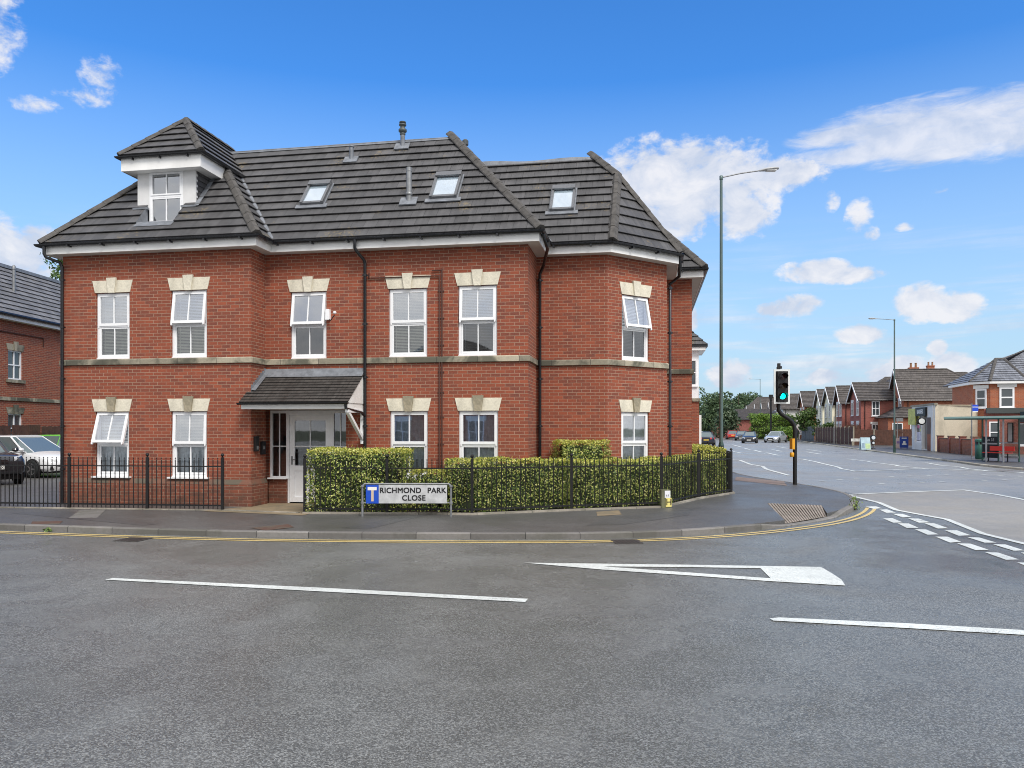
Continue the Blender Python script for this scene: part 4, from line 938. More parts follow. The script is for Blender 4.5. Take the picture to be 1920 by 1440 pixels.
g = MB(); ve, zf_, vt, zt_ = -.35, 2.42, .66, 3.12; ue0, ue1 = -.09, 2.44
pr = MB(); tiled(pr, [(ue0, ve, zf_), (ue1, ve, zf_), (ue1 - .0, vt, zt_), (ue0, vt, zt_)], .115, .016, .009)
porch = pr.build('porch_roof', M['tile_small'], apt)
g = MB(); g.box(ue0 + .04, ue1 - .03, ve + .03, ve + .055, 2.27, 2.41); g.box(ue1 - .06, ue1 - .035, ve + .055, .66, 2.27, 2.40)
g.extr([(0, 0)] * 0 or [(0, 0), (0, 0), (0, 0)], 0, 0) if False else None
g.face([(ue1 - .045, ve + .06, 2.40), (ue1 - .045, .66, 2.40), (ue1 - .045, .66, 3.08)]); g.face([(ue1 - .02, ve + .02, 2.40), (ue1 - .02, .66, 2.40), (ue1 - .02, .66, 3.10)])
g.face([(ue0 + .05, ve + .05, 2.275), (ue1 - .04, ve + .05, 2.275), (ue1 - .04, .66, 2.275), (ue0 + .1, .66, 2.275)])
g.build('porch_fascia', M['fascia'], porch)
g = MB(); g.sweep([(ue0 - .01, ve), (ue1 + .01, ve)], [(.045 + .045 * math.cos(t), 2.405 + .045 * math.sin(t)) for t in [math.pi + math.pi * k / 6 for k in range(7)]]); g.tube([(ue1 - .05, ve - .04, 2.37), (ue1 - .05, ve - .02, 2.28), (u2 - .02, .45, 2.20), (u2, .57, 2.12)], .03, 8); g.build('porch_gutter', M['black_pvc'], porch)
g = MB()
sl = Vector((0, vt - ve, zt_ - zf_)).normalized()
g.face([(0, .676, 3.22), (ue1 - .02, .676, 3.22), (ue1 - .02, .676 - .12, 3.07), (0, .676 - .12, 3.07)][::-1]); g.face([(0, .676 - .12, 3.07), (ue1 - .02, .676 - .12, 3.07), (ue1 - .02, .676 - .2, 3.02), (0, .676 - .2, 3.02)])
for k in range(8):
    va, vb = .68 - k * .085, .68 - (k + 1) * .085; zz_ = zf_ + (vb - ve) / (vt - ve) * (zt_ - zf_)
    g.box(.004, .012, vb, va, zz_ + .0, zz_ + .16)
g.face([(.01, .0, zf_ + .29), (.11, .0, zf_ + .275), (.11, .60, 3.11), (.01, .60, 3.12)])
g.build('porch_flashing', M['lead'], porch)
g = MB(); bu = ue1 - .10
g.box(bu, bu + .08, .60, .675, 1.55, 2.27); g.box(bu, bu + .08, ve + .07, .60, 2.19, 2.268)
g.M = Matrix.Translation((bu + .005, .60, 1.62)) @ Matrix.Rotation(-math.atan2(.60 - ve - .12, .58), 4, 'X') .inverted() ; g.box(0, .07, -.035, .035, -.02, math.hypot(.60 - ve - .12, .58)); g.M = Matrix()
g.lathe([(.05, -.05), (.05, 0)], (bu + .04, .63, 1.55), 8); g.build('porch_bracket', M['upvc'], porch)
g = MB(); g.box(ue1 - .05, ue1 - .01, .655, .677, 1.5, 1.6) if False else None
# sandy slabs at the door, soil beds in front of the wall (sheets a few millimetres up)
g = MB(); g.M = Matrix.Translation((BX, BY, 0)) @ Matrix.Rotation(-TH, 4, 'Z'); g.face([(-.55, -1.05, .104), (1.9, -1.45, .104), (2.1, .9, .104), (-.02, .9, .104), (-.02, 0, .104)]); struct('path', g, M['slab'])
g = MB(); g.face([(-4.2, 15.9, .106), (-.8, 15.72, .106), (1.3, 16.5, .106), (3.3, 17.15, .106), (4.6, 19.2, .106), (5.8, 20.8, .106), (6.6, 26, .106), (4.9, 26, .106), (4.2, 19.0, .106), (2.2, 17.7, .106), (.5, 18, .106), (.3, 16.7, .106), (-3.6, 17.4, .106)]); struct('soil', g, M['soil'])
# ------------------------------------------------------------------ railings
def railing(pts, label, h=1.13, extra_posts=()):
    """black bow-free vertical bar railings between square posts; pts are the post positions"""
    root = empty('railings', (pts[0][0], pts[0][1], .1)); tag(root, label, 'railings', 'black metal railings around the building')
    o = Vector((pts[0][0], pts[0][1]))
    for i, p in enumerate(pts):
        g = MB(); x, y = p[0] - o.x, p[1] - o.y; s = .028
        g.box(x - s, x + s, y - s, y + s, -.02, h); g.lathe([(.012, h), (.014, h + .015), (.034, h + .035), (.038, h + .055), (.03, h + .075), (.008, h + .088)], (x, y, 0), 10)
        g.build('post', M['black_metal'], root)
    for a, b in zip(pts, pts[1:]):
        A = Vector((a[0], a[1])) - o; B = Vector((b[0], b[1])) - o; d = B - A; Lw = d.length; d.normalize(); n = Vector((d.y, -d.x))
        g = MB(); ang = math.atan2(d.y, d.x); g.M = Matrix.Translation((A.x, A.y, 0)) @ Matrix.Rotation(ang, 4, 'Z')
        g.box(.028, Lw - .028, -.006, .006, h - .208, h - .183); g.box(.028, Lw - .028, -.006, .006, .085, .12)
        k = max(2, round(Lw / .105)); 
        for j in range(1, k):
            x = Lw * j / k; g.tube([(x, 0, .03), (x, 0, h - .06)], .0100, 6, caps=False)
            g.lathe([(.0075, h - .06), (.004, h - .05), (.004, h - .045), (.012, h - .032), (.012, h - .02), (.001, h - .005)], (x, 0, 0), 6)
        g.build('bar_panel', M['black_metal'], root)
    return root
railing([(-13.9, 17.3), (-11.5, 17.02), (-9.67, 16.8), (-7.87, 16.6), (-6.17, 16.39)], 'black railings in front of the two left ground-floor windows and the car park')
railing([(-4.26, 15.82), (-2.55, 15.70), (-.81, 15.6), (1.27, 16.4), (3.31, 17.05), (4.66, 19.2), (5.9, 20.7), (6.35, 23.2), (6.85, 26), (7.9, 31)], 'long black railings running round the corner in front of the clipped hedges')
g = MB(); g.sweep([(-4.3, 15.80), (-.81, 15.56), (1.28, 16.34), (3.32, 17.0), (4.68, 19.15), (5.93, 20.65), (6.9, 26)], [(.05, .09), (.05, .135), (-.05, .135), (-.05, .09)]); struct('kerb', g, M['edging'])
g = MB(); g.sweep([(-13.9, 17.27), (-6.1, 16.36), (-4.4, 15.85)], [(.04, .09), (.04, .118), (-.06, .118), (-.06, .09)]); struct('kerb', g, M['edging'])

# ------------------------------------------------------------------ hedges
M['leaf_hedge'] = leaf_mat('hedge_leaf', [(0, (.028, .065, .014)), (.22, (.08, .145, .025)), (.45, (.19, .27, .045)), (.72, (.42, .46, .10)), (1, (.72, .70, .26))], .2, .42)
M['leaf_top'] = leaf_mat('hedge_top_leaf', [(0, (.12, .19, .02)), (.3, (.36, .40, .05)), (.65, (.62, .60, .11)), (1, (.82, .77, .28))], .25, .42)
M['leaf_grey'] = leaf_mat('grey_shrub_leaf', [(0, (.05, .09, .04)), (.5, (.13, .19, .09)), (1, (.32, .38, .22))], .2, .5)
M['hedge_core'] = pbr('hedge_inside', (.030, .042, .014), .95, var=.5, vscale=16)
def leaf(mb, c, n, s, rnd, mat=0, asp=.55):
    n = Vector(n) + Vector((rnd.uniform(-1, 1), rnd.uniform(-1, 1), rnd.uniform(-1, 1))) * .85
    n.normalize(); t = n.cross(Vector((rnd.uniform(-1, 1), rnd.uniform(-1, 1), rnd.uniform(-1, 1)))); t.normalize(); b = n.cross(t)
    c = Vector(c); i = len(mb.v)
    mb.v += [c - t * s, c - b * s * asp, c + t * s, c + b * s * asp]; mb.f.append((i, i + 1, i + 2, i + 3)); mb.m.append(mat); mb.uv += [(0, 0)] * 4
def hedge(path, width, h, label, z0=.1, s=.0225, seed=0, per=680, topband=.10, sides='fbt', cat='hedge', group='clipped yellow-green hedges'):
    """path = centre line; leaves cover front (right of travel), back, ends and top over a dark core"""
    rnd = random.Random(seed); P = [Vector(p) for p in path]; o = P[0]
    root = empty('hedge', (o.x, o.y, z0)); tag(root, label, cat, group)
    g = MB(); c = MB()
    Pc = [P[0] + (P[1] - P[0]).normalized() * .16] + P[1:-1] + [P[-1] + (P[-2] - P[-1]).normalized() * .16]
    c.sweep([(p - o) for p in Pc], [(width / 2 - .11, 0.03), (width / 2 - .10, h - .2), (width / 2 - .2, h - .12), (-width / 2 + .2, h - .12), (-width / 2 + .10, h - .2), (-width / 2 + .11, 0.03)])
    def lump(x, y, z): return .045 * math.sin(x * 3.1 + seed) * math.sin(z * 4.3 + x) + .03 * math.sin(x * 9.1 + y * 7 + seed * 2) + .025 * math.sin(z * 11 + x * 6)
    segs = list(zip(P, P[1:])); 
    for k, (a, b) in enumerate(segs):
        d = b - a; Lw = d.length; d.normalize(); n = Vector((d.y, -d.x))
        for side, area in (('f', Lw * h), ('b', Lw * h * .35), ('t', Lw * width)):
            if side not in sides: continue
            for _ in range(int(area * per * 2.3)):
                s_ = rnd.uniform(-.02 if k == 0 else -.16, Lw + (.02 if k == len(segs) - 1 else .16)); dep = abs(rnd.gauss(0, .045))
                if side == 't':
                    q = rnd.uniform(-width / 2, width / 2); z = h - dep * .9 - .05 * (abs(q) / (width / 2)) ** 4; p = a + d * s_ + n * q; nn = Vector((0, 0, 1)); z += lump(s_ + k, q, 0) * .6
                else:
                    q = width / 2 - dep; z = rnd.uniform(0.02, h); q -= .10 * max(0, (z - h + .22) / .22) ** 2; q += lump(s_ + k, 0, z)
                    if side == 'b': q = -q
                    p = a + d * s_ + n * q; nn = Vector((n.x, n.y, .35)) * (1 if side == 'f' else -1)
                if z < .22 and rnd.random() < .35: continue
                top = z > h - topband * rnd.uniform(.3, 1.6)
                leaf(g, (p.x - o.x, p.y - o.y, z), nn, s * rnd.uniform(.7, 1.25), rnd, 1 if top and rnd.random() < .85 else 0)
    for e, (a, d) in enumerate(((P[0], (P[0] - P[1]).normalized()), (P[-1], (P[-1] - P[-2]).normalized()))):
        n = Vector((d.y, -d.x))
        for _ in range(int(width * h * per * 2.3)):
            q = rnd.uniform(-width / 2, width / 2); z = rnd.uniform(.02, h - .03); dep = abs(rnd.gauss(0, .04)) - lump(q, 1, z) * .7; p = a - d * dep + n * q
            leaf(g, (p.x - o.x, p.y - o.y, z), (d.x, d.y, .3), s * rnd.uniform(.7, 1.25), rnd, 1 if z > h - topband else 0)
    # stems near the ground and stray shoots over the top
    st = MB()
    for k, (a, b) in enumerate(segs):
        d = b - a; Lw = d.length; d.normalize(); n = Vector((d.y, -d.x)); m = max(2, int(Lw / .16))
        for j in range(m):
            p = a + d * (Lw * (j + rnd.random()) / m) + n * rnd.uniform(width * .1, width * .42) - o
            st.tube([(p.x, p.y, -.02), (p.x + rnd.uniform(-.05, .05), p.y, .2), (p.x + rnd.uniform(-.12, .12), p.y, .45)], .008, 5, caps=False)
        for j in range(int(Lw * 5)):
            p = a + d * rnd.uniform(0, Lw) + n * rnd.uniform(-width * .4, width * .45) - o; hh = rnd.uniform(.02, .075)
            for q in range(4): leaf(g, (p.x + rnd.uniform(-.02, .02), p.y, h + hh * q / 4), (rnd.uniform(-1, 1), rnd.uniform(-1, 1), 1), s * .8, rnd, 1)
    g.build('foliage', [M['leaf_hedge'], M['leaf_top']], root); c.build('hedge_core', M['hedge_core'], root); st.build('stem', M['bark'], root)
    return root
hedge([(-4.20, 16.34), (-3.0, 16.27), (-2.16, 16.22)], 1.04, 1.33, 'tall blocky clipped hedge beside the entrance, behind the street name sign', seed=1)
hedge([(-2.05, 16.42), (-1.4, 16.37)], .8, .88, 'lowest clipped hedge, filling the gap beside the tall entrance hedge', seed=2)
hedge([(-1.38, 16.36), (-.77, 16.33), (1.08, 16.99)], .95, 1.10, 'long level clipped hedge behind the railings in the middle of the building', seed=3)
hedge([(1.02, 17.45), (2.12, 17.75)], .8, 1.48, 'raised square hedge top standing up behind the level hedge', seed=4)
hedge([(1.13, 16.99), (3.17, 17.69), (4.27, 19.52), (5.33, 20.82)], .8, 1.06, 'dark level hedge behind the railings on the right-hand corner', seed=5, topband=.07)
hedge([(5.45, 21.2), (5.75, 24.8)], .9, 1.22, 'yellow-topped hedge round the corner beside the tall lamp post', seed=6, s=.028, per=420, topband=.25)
def shrub(name, loc, r, h, label, mat, n=700, s=.035, seed=0, cat='shrub', group=None):
    rnd = random.Random(seed); root = empty(name, loc); tag(root, label, cat, group); g = MB(); st = MB()
    for k in range(9):
        a = rnd.uniform(0, 6.28); rr = rnd.uniform(.2, .8) * r; st.tube([(0, 0, -.02), (math.cos(a) * rr * .5, math.sin(a) * rr * .5, h * .4), (math.cos(a) * rr, math.sin(a) * rr, h * .8)], .006, 4, caps=False)
    for _ in range(n):
        a = rnd.uniform(0, 6.28); z = rnd.random(); rr = r * math.sqrt(max(0, 1 - (z * 1.0) ** 2.2)) * math.sqrt(rnd.uniform(.25, 1)) * (1 + .25 * math.sin(a * 3 + seed))
        leaf(g, (math.cos(a) * rr, math.sin(a) * rr, z * h), (math.cos(a), math.sin(a), .8), s * rnd.uniform(.6, 1.3), rnd)
    g.build('foliage', mat, root); st.build('stem', M['bark'], root); return root
for i, (px, py, r, h, lb) in enumerate(((1085, 948, .28, .42, 'small grey-green shrub leaning through the railings under the raised hedge top'), (1120, 950, .22, .30, 'smallest grey-green shrub low behind the middle railings'), (1188, 946, .20, .34, 'narrow grey-green shrub behind the railings under the corner window'), (1322, 926, .32, .62, 'grey-green shrub behind the railings next to the corner turn'), (1352, 918, .30, .75, 'tallest grey-green shrub in the sharp railing corner'))):
    x, y = gp(px, py, .1); shrub('shrub', (x, y, .1), r, h, lb, M['leaf_grey'], 520, .026, 20 + i, group='grey-green shrubs behind the railings')
M['leaf_weed'] = leaf_mat('weed_leaf', [(0, (.05, .11, .02)), (.6, (.15, .25, .05)), (1, (.35, .42, .12))], .2)
for i, (px, py, r, h, lb) in enumerate(((1603, 956, .16, .30, 'tuft of weeds growing out of the kerb at the road corner'), (1240, 1003, .14, .09, 'low weeds in the gutter below the hydrant post'), (1318, 1000, .08, .07, 'tiny weed in the gutter near the start of the double yellow lines'), (92, 996, .10, .06, 'small weeds against the kerb in front of the car park'))):
    x, y = gp(px, py, 0); shrub('weed', (x, y, 0), r, h, lb, M['leaf_weed'], 150, .022, 40 + i, 'weed', 'weeds along the kerb')

# ------------------------------------------------------------------ street name plate
sg = empty('street_name_sign', (-2.08, 15.30, .1)); tag(sg, 'grey street name sign reading Richmond Park Close with a blue no-through-road panel', 'sign')
pw = .84
g = MB(); 
for x in (-.895, .865):
    g.tube([(x, 0, -.05), (x, 0, .60), (x + (.04 if x < 0 else -.04), 0, .64)], .022, 10)
g.tube([(-.86, 0, .645), (.83, 0, .645)], .017, 8); g.tube([(-.89, 0, .27), (.865, 0, .27)], .013, 8)
for x in (-.895, .865):
    for z in (.27, .60): g.lathe([(.022, -.02), (.034, -.02), (.034, .02), (.022, .02)], (x, 0, z), 10)
g.build('post_frame', M['steel'], sg)
g = MB(); g.box(-.565, .79, -.035, -.022, .26, .625); g.build('plate', pbr('worn_white_plate', (.50, .51, .52), .5, var=.25, vscale=5), sg)
g = MB(); g.box(-.82, -.567, -.036, -.022, .258, .627); pl = g.build('no_through_road_panel', pbr('sign_blue', (.012, .075, .50), .4), sg)
g = MB(); g.box(-.715, -.665, -.0385, -.0365, .30, .52); g.build('stem_symbol', pbr('worn_symbol', (.58, .46, .36), .6), pl)
g = MB(); g.box(-.785, -.605, -.0385, -.0365, .52, .585); g.build('bar_symbol', pbr('white_symbol', (.82, .80, .76), .6), pl)
M['letter'] = pbr('black_letter', (.012, .012, .014), .5)
text_mesh('lettering', 'RICHMOND', .148, M['letter'], sg, (-.135, -.037, .512), fat=.0035, space=1.05); text_mesh('lettering', 'PARK', .148, M['letter'], sg, (.585, -.037, .512), fat=.0035, space=1.05)
text_mesh('lettering', 'CLOSE', .148, M['letter'], sg, (.13, -.037, .362), fat=.0035, space=1.1)
x, y = gp(1251, 952, .1)
hy = empty('hydrant_post', (x, y, .1), R(14)); tag(hy, 'short concrete marker post with a yellow letter H plate below a white plate', 'marker post')
g = MB(); g.box(-.135, .07, 0, .10, -.02, .39); g.box(-.14, .075, -.005, .105, .37, .395); g.build('post', stone_mat('mossy_concrete', (.17, .17, .09), .5, 5), hy)
g = MB(); g.box(-.035, .10, -.012, -.004, .02, .215); yp = g.build('yellow_plate', pbr('hydrant_yellow', (.78, .68, .22), .5), hy)
g = MB(); g.box(-.062, .07, -.012, -.004, .217, .375); wp = g.build('white_plate', pbr('worn_white', (.75, .76, .80), .5, var=.1), hy)
text_mesh('lettering', 'H', .20, M['letter'], yp, (.033, -.014, .118), bold=.001)
text_mesh('lettering', '6 3', .055, M['letter'], wp, (.003, -.014, .27))

# ------------------------------------------------------------------ lamp posts and traffic lights
def lamp_post(loc, H_, arm, head_len, label, mat, rz=0, drop=.35, base_h=1.25, thin=.045):
    root = empty('lamp_post', (*loc, .1), rz); tag(root, label, 'lamp post', 'street lamp posts'); sx = 1 if arm > 0 else -1
    g = MB(); g.tube([(0, 0, -.05), (0, 0, base_h - .05)], .088, 18); g.tube([(0, 0, base_h - .05), (0, 0, base_h + .05)], .088, 18, r2=.062); g.build('base', M['lamp_dark'], root, True)
    g = MB(); g.box(-.045, .045, -.093, -.07, .3, .95); g.build('access_door', M['lamp_dark'], root)
    g = MB(); g.tube([(0, 0, base_h + .03), (0, 0, H_ * .5), (0, 0, H_)], .062, 16, r2=thin); g.lathe([(thin + .006, -.0), (thin + .012, .01), (thin + .012, .13), (.02, .15)], (0, 0, H_), 14); g.build('shaft', M[mat], root, True)
    g = MB(); g.tube([(0, 0, H_ + .08), (arm * .5, 0, H_ + .08 + drop * .45), (arm, 0, H_ + .08 + drop * .75)], .022, 8); g.build('arm', M['steel'], root, True)
    g = MB(); a0 = (arm, H_ + .08 + drop * .75); L_ = head_len * sx; rows = []
    for t, w, hh in ((0, .035, .03), (.12, .06, .05), (.3, .12, .065), (.75, .14, .055), (.95, .10, .035), (1, .03, .015)):
        x = a0[0] + L_ * t; z = a0[1] + drop * .25 * t
        rows.append([(x, w * math.cos(k * math.pi / 4), z + (hh if math.sin(k * math.pi / 4) > 0 else .035) * math.sin(k * math.pi / 4)) for k in range(8)])
    g.grid(rows, 0, True); g.face(rows[0]); g.face(rows[-1]); g.build('lantern', pbr('lantern_grey', (.45, .46, .47), .4), root, True)
    g = MB(); g.box(a0[0] + L_ * .35, a0[0] + L_ * .85, -.09, .09, a0[1] + drop * .1 - .045, a0[1] + drop * .1 - .01); g.build('lens', pbr('lantern_lens', (.7, .7, .68), .2), root)
    return root
lamp_post((6.80, 25.0), 9.82, 1.25, .62, 'tallest green lamp post, standing on the near pavement beside the brick building', 'lamp_green', drop=.30)
lamp_post((27.3, 54.9), 9.4, -1.3, .55, 'lamp post on the far pavement between the wooden fence and the blue sign board', 'lamp_green', drop=.12)
lamp_post((41.3, 128), 9.8, -1.3, .6, 'farthest lamp post down the main road, in front of the pine trees', 'lamp_green', drop=.1)

def traffic_light():
    x, y = gp(1490.5, 908.5, .1); root = empty('traffic_light', (x, y, .1)); tag(root, 'black traffic light showing green on a swan-neck pole at the kerb', 'traffic light')
    g = MB(); path = [(0, 0, -.05), (0, 0, 1.6), (-.005, 0, 1.72), (-.03, 0, 1.85), (-.10, 0, 1.96), (-.20, 0, 2.05), (-.33, 0, 2.13), (-.44, 0, 2.21), (-.50, 0, 2.30), (-.515, 0, 2.42), (-.515, 0, 3.5)]
    g.tube(path, .062, 14); g.lathe([(.066, 0), (.066, .02)], (0, 0, 0), 14); g.build('pole', M['black_metal'], root, True)
    zc, cx, cy = 3.04, -.455, -.13
    hd = MB(); hw, hh = .235, .52
    hd.box(cx - hw, cx + hw, cy - .0, cy + .02, zc - hh, zc + hh); head = hd.build('signal_head', M['black'], root)
    g = MB(); w = .045
    g.box(cx - hw - .012, cx - hw + w, cy - .012, cy + .012, zc - hh - .012, zc + hh + .012); g.box(cx + hw - w, cx + hw + .012, cy - .012, cy + .012, zc - hh - .012, zc + hh + .012)
    g.box(cx - hw + w, cx + hw - w, cy - .011, cy + .011, zc + hh - w, zc + hh + .011); g.box(cx - hw + w, cx + hw - w, cy - .011, cy + .011, zc - hh - .011, zc - hh + w); g.build('backboard_border', pbr('white_border', (.72, .76, .76), .4), head)
    g = MB(); g.box(cx - .15, cx + .15, cy - .07, cy - .001, zc - .46, zc + .46); g.box(cx - .13, cx + .13, cy + .02, cy + .13, zc - .44, zc + .44)
    g.build('housing', M['black'], head)
    for i, nm in enumerate(('red', 'amber', 'green')):
        z = zc + .30 - i * .30; g = MB(); g.M = Matrix.Translation((cx, cy - .07, z)) @ Matrix.Rotation(R(90), 4, 'X')
        g.lathe([(.001, .012), (.06, .009), (.102, -.002)][::-1], n=24)
        if nm == 'green': m = pbr('lit_green_lens', (.0, .35, .28), .3, em=(.0, .95, .78), ems=1.6)
        else: m = pbr(nm + '_lens_off', (.045, .012, .012) if nm == 'red' else (.05, .03, .01), .15)
        g.build(nm + '_lens', m, head, True)
        g = MB(); rows = []
        for d in (0, .2):
            rows.append([(cx + .118 * math.cos(a), cy - .07 - d, z + .118 * math.sin(a)) for a in [R(-25) + R(230) * k / 12 * (1 if d == 0 else 1) for k in range(13)]])
        rows[1] = [(p[0] * .98 + cx * .02, p[1] + (0.10 if p[2] < z else 0), p[2] - .015) for p in rows[1]]
        g.grid(rows); g.grid([[(q[0] , q[1], q[2] + .004) for q in r_] for r_ in rows]); g.build('hood', M['black'], head)
    g = MB(); g.box(-.53, -.50, -.02, .02, 3.5, 3.66); g.box(-.56, -.47, -.04, .04, 3.585, 3.66); g.box(-.52, -.36, -.10, .06, 3.60, 3.66) if False else g.box(-.50, -.42, -.05, .05, 3.60, 3.68); g.box(-.54, -.46, -.04, .04, 3.66, 3.77); g.build('detector', M['black'], root)
    g = MB(); zb = 1.10
    g.box(-.13, -.05, -.14, .10, zb, zb + .33, 0); g.box(-.065, -.04, -.05, .05, zb + .02, zb + .30, 1); g.build('push_button_box', [pbr('push_button_yellow', (.75, .36, .02), .4), M['black']], root)
    g = MB(); g.lathe([(.05, 0), (.065, .01), (.065, .12), (.05, .14)], (-.10, -.02, .86), 14); g.build('push_button_box', bpy.data.materials['push_button_yellow'], root, True)
traffic_light()
x, y = 40.4, 120
g = MB(); g.tube([(0, 0, -.1), (0, 0, 6.2)], .13, 10); g.tube([(0, 0, 6.2), (0, 0, 7.0)], .22, 8, r2=.16); g.box(-.3, .3, -.1, .1, 6.5, 7.1)
o = g.build('signal_pole', M['black_metal']); o.location = (x, y, 0); tag(o, 'dark pole standing behind the silver car at the far bend', 'pole')
# ------------------------------------------------------------------ cars
def car(loc, heading, paint, label, kind='hatch', rear_plate=False, plate=None, L_=4.1, Wd=1.74, H_=1.48, glow=True, z=0.0, group='cars on the main road'):
    """x forward, y left. lower body and cabin are lofted; windows, lamps, wheels, plates and mirrors are parts"""
    root = empty('car', (loc[0], loc[1], z), heading); tag(root, label, 'car', group)
    hl, hw = L_ / 2, Wd / 2; belt = .62 * H_ if kind != 'suv' else .60 * H_
    fx, rx = hl * .63, -hl * .66                                   # axles
    prof = {  # x fraction, half width factor, bottom z, shoulder z
        'hatch': [(-1.0, .80, .42, .80), (-.97, .90, .26, .92), (-.85, .97, .22, .98), (-.5, 1, .20, .98), (0, 1, .20, .97), (.35, 1, .20, .96), (.55, .98, .20, .93), (.78, .95, .22, .82), (.92, .88, .22, .70), (.985, .74, .26, .58), (1.0, .62, .32, .50)],
        'saloon': [(-1.0, .74, .40, .84), (-.975, .88, .28, .97), (-.85, .96, .22, 1.0), (-.5, 1, .20, .98), (0, 1, .20, .96), (.35, 1, .20, .94), (.6, .98, .20, .88), (.82, .94, .22, .78), (.94, .86, .22, .68), (.985, .74, .26, .58), (1.0, .60, .32, .50)],
        'suv': [(-1.0, .82, .48, .95), (-.97, .92, .34, 1.05), (-.85, .98, .30, 1.08), (-.5, 1, .28, 1.06), (0, 1, .28, 1.06), (.35, 1, .28, 1.06), (.6, .99, .28, 1.02), (.85, .97, .30, .96), (.95, .92, .32, .88), (.99, .84, .36, .76), (1.0, .76, .42, .66)]}[kind]
    prof = [(a, b, c, d * .92 + .02) for a, b, c, d in prof]
    g = MB(); rows = []
    for xf, wf, zb, zt in prof:
        w = hw * wf; x = xf * hl; zm = zb + (zt - zb) * .5
        rows.append([(x, -w * .86, zb), (x, -w * .985, zb + .10), (x, -w, zm), (x, -w * .985, zt - .10), (x, -w * .93, zt - .02), (x, -w * .6, zt + .03), (x, 0, zt + .045), (x, w * .6, zt + .03), (x, w * .93, zt - .02), (x, w * .985, zt - .10), (x, w, zm), (x, w * .985, zb + .10), (x, w * .86, zb)])
    g.grid(rows, 0, True); g.face(rows[0]); g.face(rows[-1][::-1])
    # cabin: roof skin over a glass house
    cab = {'hatch': (-.93, -.72, .0, .56), 'saloon': (-.74, -.40, .06, .50), 'suv': (-.95, -.82, .06, .46)}[kind]
    r0, r1, f1, f0 = [c * hl for c in cab]; zs = .92 if kind != 'suv' else .98; bw, tw = hw * .93, hw * .69
    if kind == 'saloon': zs = .90
    gl = MB(); ring_b = [(r0, -bw * .80), (r0 + .12, -bw), (f0 - .30, -bw), (f0, -bw * .78), (f0, bw * .78), (f0 - .30, bw), (r0 + .12, bw), (r0, bw * .80)]
    ring_t = [(r1, -tw * .9), (r1 + .12, -tw), (f1 - .16, -tw), (f1, -tw * .85), (f1, tw * .85), (f1 - .16, tw), (r1 + .12, tw), (r1, tw * .9)]
    def lvl(t, e=0): return [(a[0] + (b[0] - a[0]) * t, a[1] + (b[1] - a[1]) * t, zs - .06 + (H_ - .07 - zs + .06) * t) for a, b in zip(ring_b, ring_t)]
    gl.grid([lvl(0), lvl(.5), lvl(1)], 0, True); gl.face(lvl(1)); 
    rf_ = [[(p[0], p[1], H_ - .075) for p in ring_t], [(p[0] * .97, p[1] * .97, H_ - .03) for p in ring_t], [(p[0] * .8, p[1] * .6, H_) for p in ring_t]]
    g.grid(rf_, 0, True); g.face(rf_[-1])
    def pillar(i, j, w=.035, t0=0, t1=1, dx=0):
        a0, a1 = lvl(t0), lvl(t1); p0, p1 = Vector(a0[i]), Vector(a1[i])
        g.tube([p0 + Vector((dx, 0, -.02)), p1 + Vector((dx * .6, 0, .01))], w, 6)
    for i in (1, 2, 5, 6): pillar(i, 0, .032 if i in (2, 5) else .05)
    for i in (3, 4, 0, 7): pillar(i, 0, .018)
    for s_ in (-1, 1):
        xm = (r1 + f1) / 2 - .0; gl.tube([(xm, s_ * bw * .995, zs - .05), (xm - .03, s_ * tw * 1.0, H_ - .06)], .025, 6)
        g.tube([(r0 + .1, s_ * bw, zs - .015), (f0 - .25, s_ * bw * 1.0, zs - .02)], .03, 6)
    for s_ in (-1, 1): g.lathe([(.02, -.07), (.08, -.05), (.10, 0), (.08, .05), (.02, .07)], (f0 - .30, s_ * (hw + .08), zs + .07), 10)
    body = g.build('body', paint, root, True); gl.build('window_glass', M['car_glass'], root)
    md = body.modifiers.new('edge', 'EDGE_SPLIT'); md.split_angle = R(38)
    g = MB(); 
    for s_ in (-1, 1):
        for ax in (fx, rx): g.M = Matrix.Translation((ax, s_ * (hw - .02), .31)) @ Matrix.Rotation(R(90), 4, 'X'); g.lathe([(.36, -.03), (.37, .0), (.36, .03)], n=24)
    g.M = Matrix(); g.box(-hl * .9, hl * .9, -hw * .8, hw * .8, .17, .30); g.build('wheel_arch', M['black'], root)
    for s_ in (-1, 1):
        for ax in (fx, rx):
            w = empty('wheel', (ax, s_ * (hw - .06), .315), 0, root)
            t = MB(); t.M = Matrix.Rotation(R(-90) * s_, 4, 'X'); t.lathe([(.20, -.10), (.29, -.105), (.315, -.08), (.318, 0), (.315, .08), (.29, .105), (.215, .11)], n=28)
            t.build('tyre', M['rubber'], w, True)
            r_ = MB(); r_.M = Matrix.Rotation(R(-90) * s_, 4, 'X'); r_.lathe([(.215, .09), (.222, .108), (.20, .112), (.19, .085), (.05, .080)], n=28)
            for k in range(5):
                a = k * 2 * math.pi / 5; c_, s2_ = math.cos(a), math.sin(a)
                q = lambda rr, off, zz: (rr * c_ - off * s2_, rr * s2_ + off * c_, zz)
                r_.face([q(.03, -.035, .118), q(.2, -.022, .112), q(.2, .022, .112), q(.03, .035, .118)])
            r_.lathe([(.05, .1), (.045, .122), (.01, .125)], n=12)
            r_.build('rim', [M['alloy']], w)
            k_ = MB(); k_.M = Matrix.Rotation(R(-90) * s_, 4, 'X'); k_.face([(.2 * math.cos(a), .2 * math.sin(a), .095) for a in [i * math.pi / 10 for i in range(20)]]); k_.build('brake_disc', M['black'], w)
    zf_, wf_ = (.62, .56, )[0] if kind != 'suv' else .80, .60
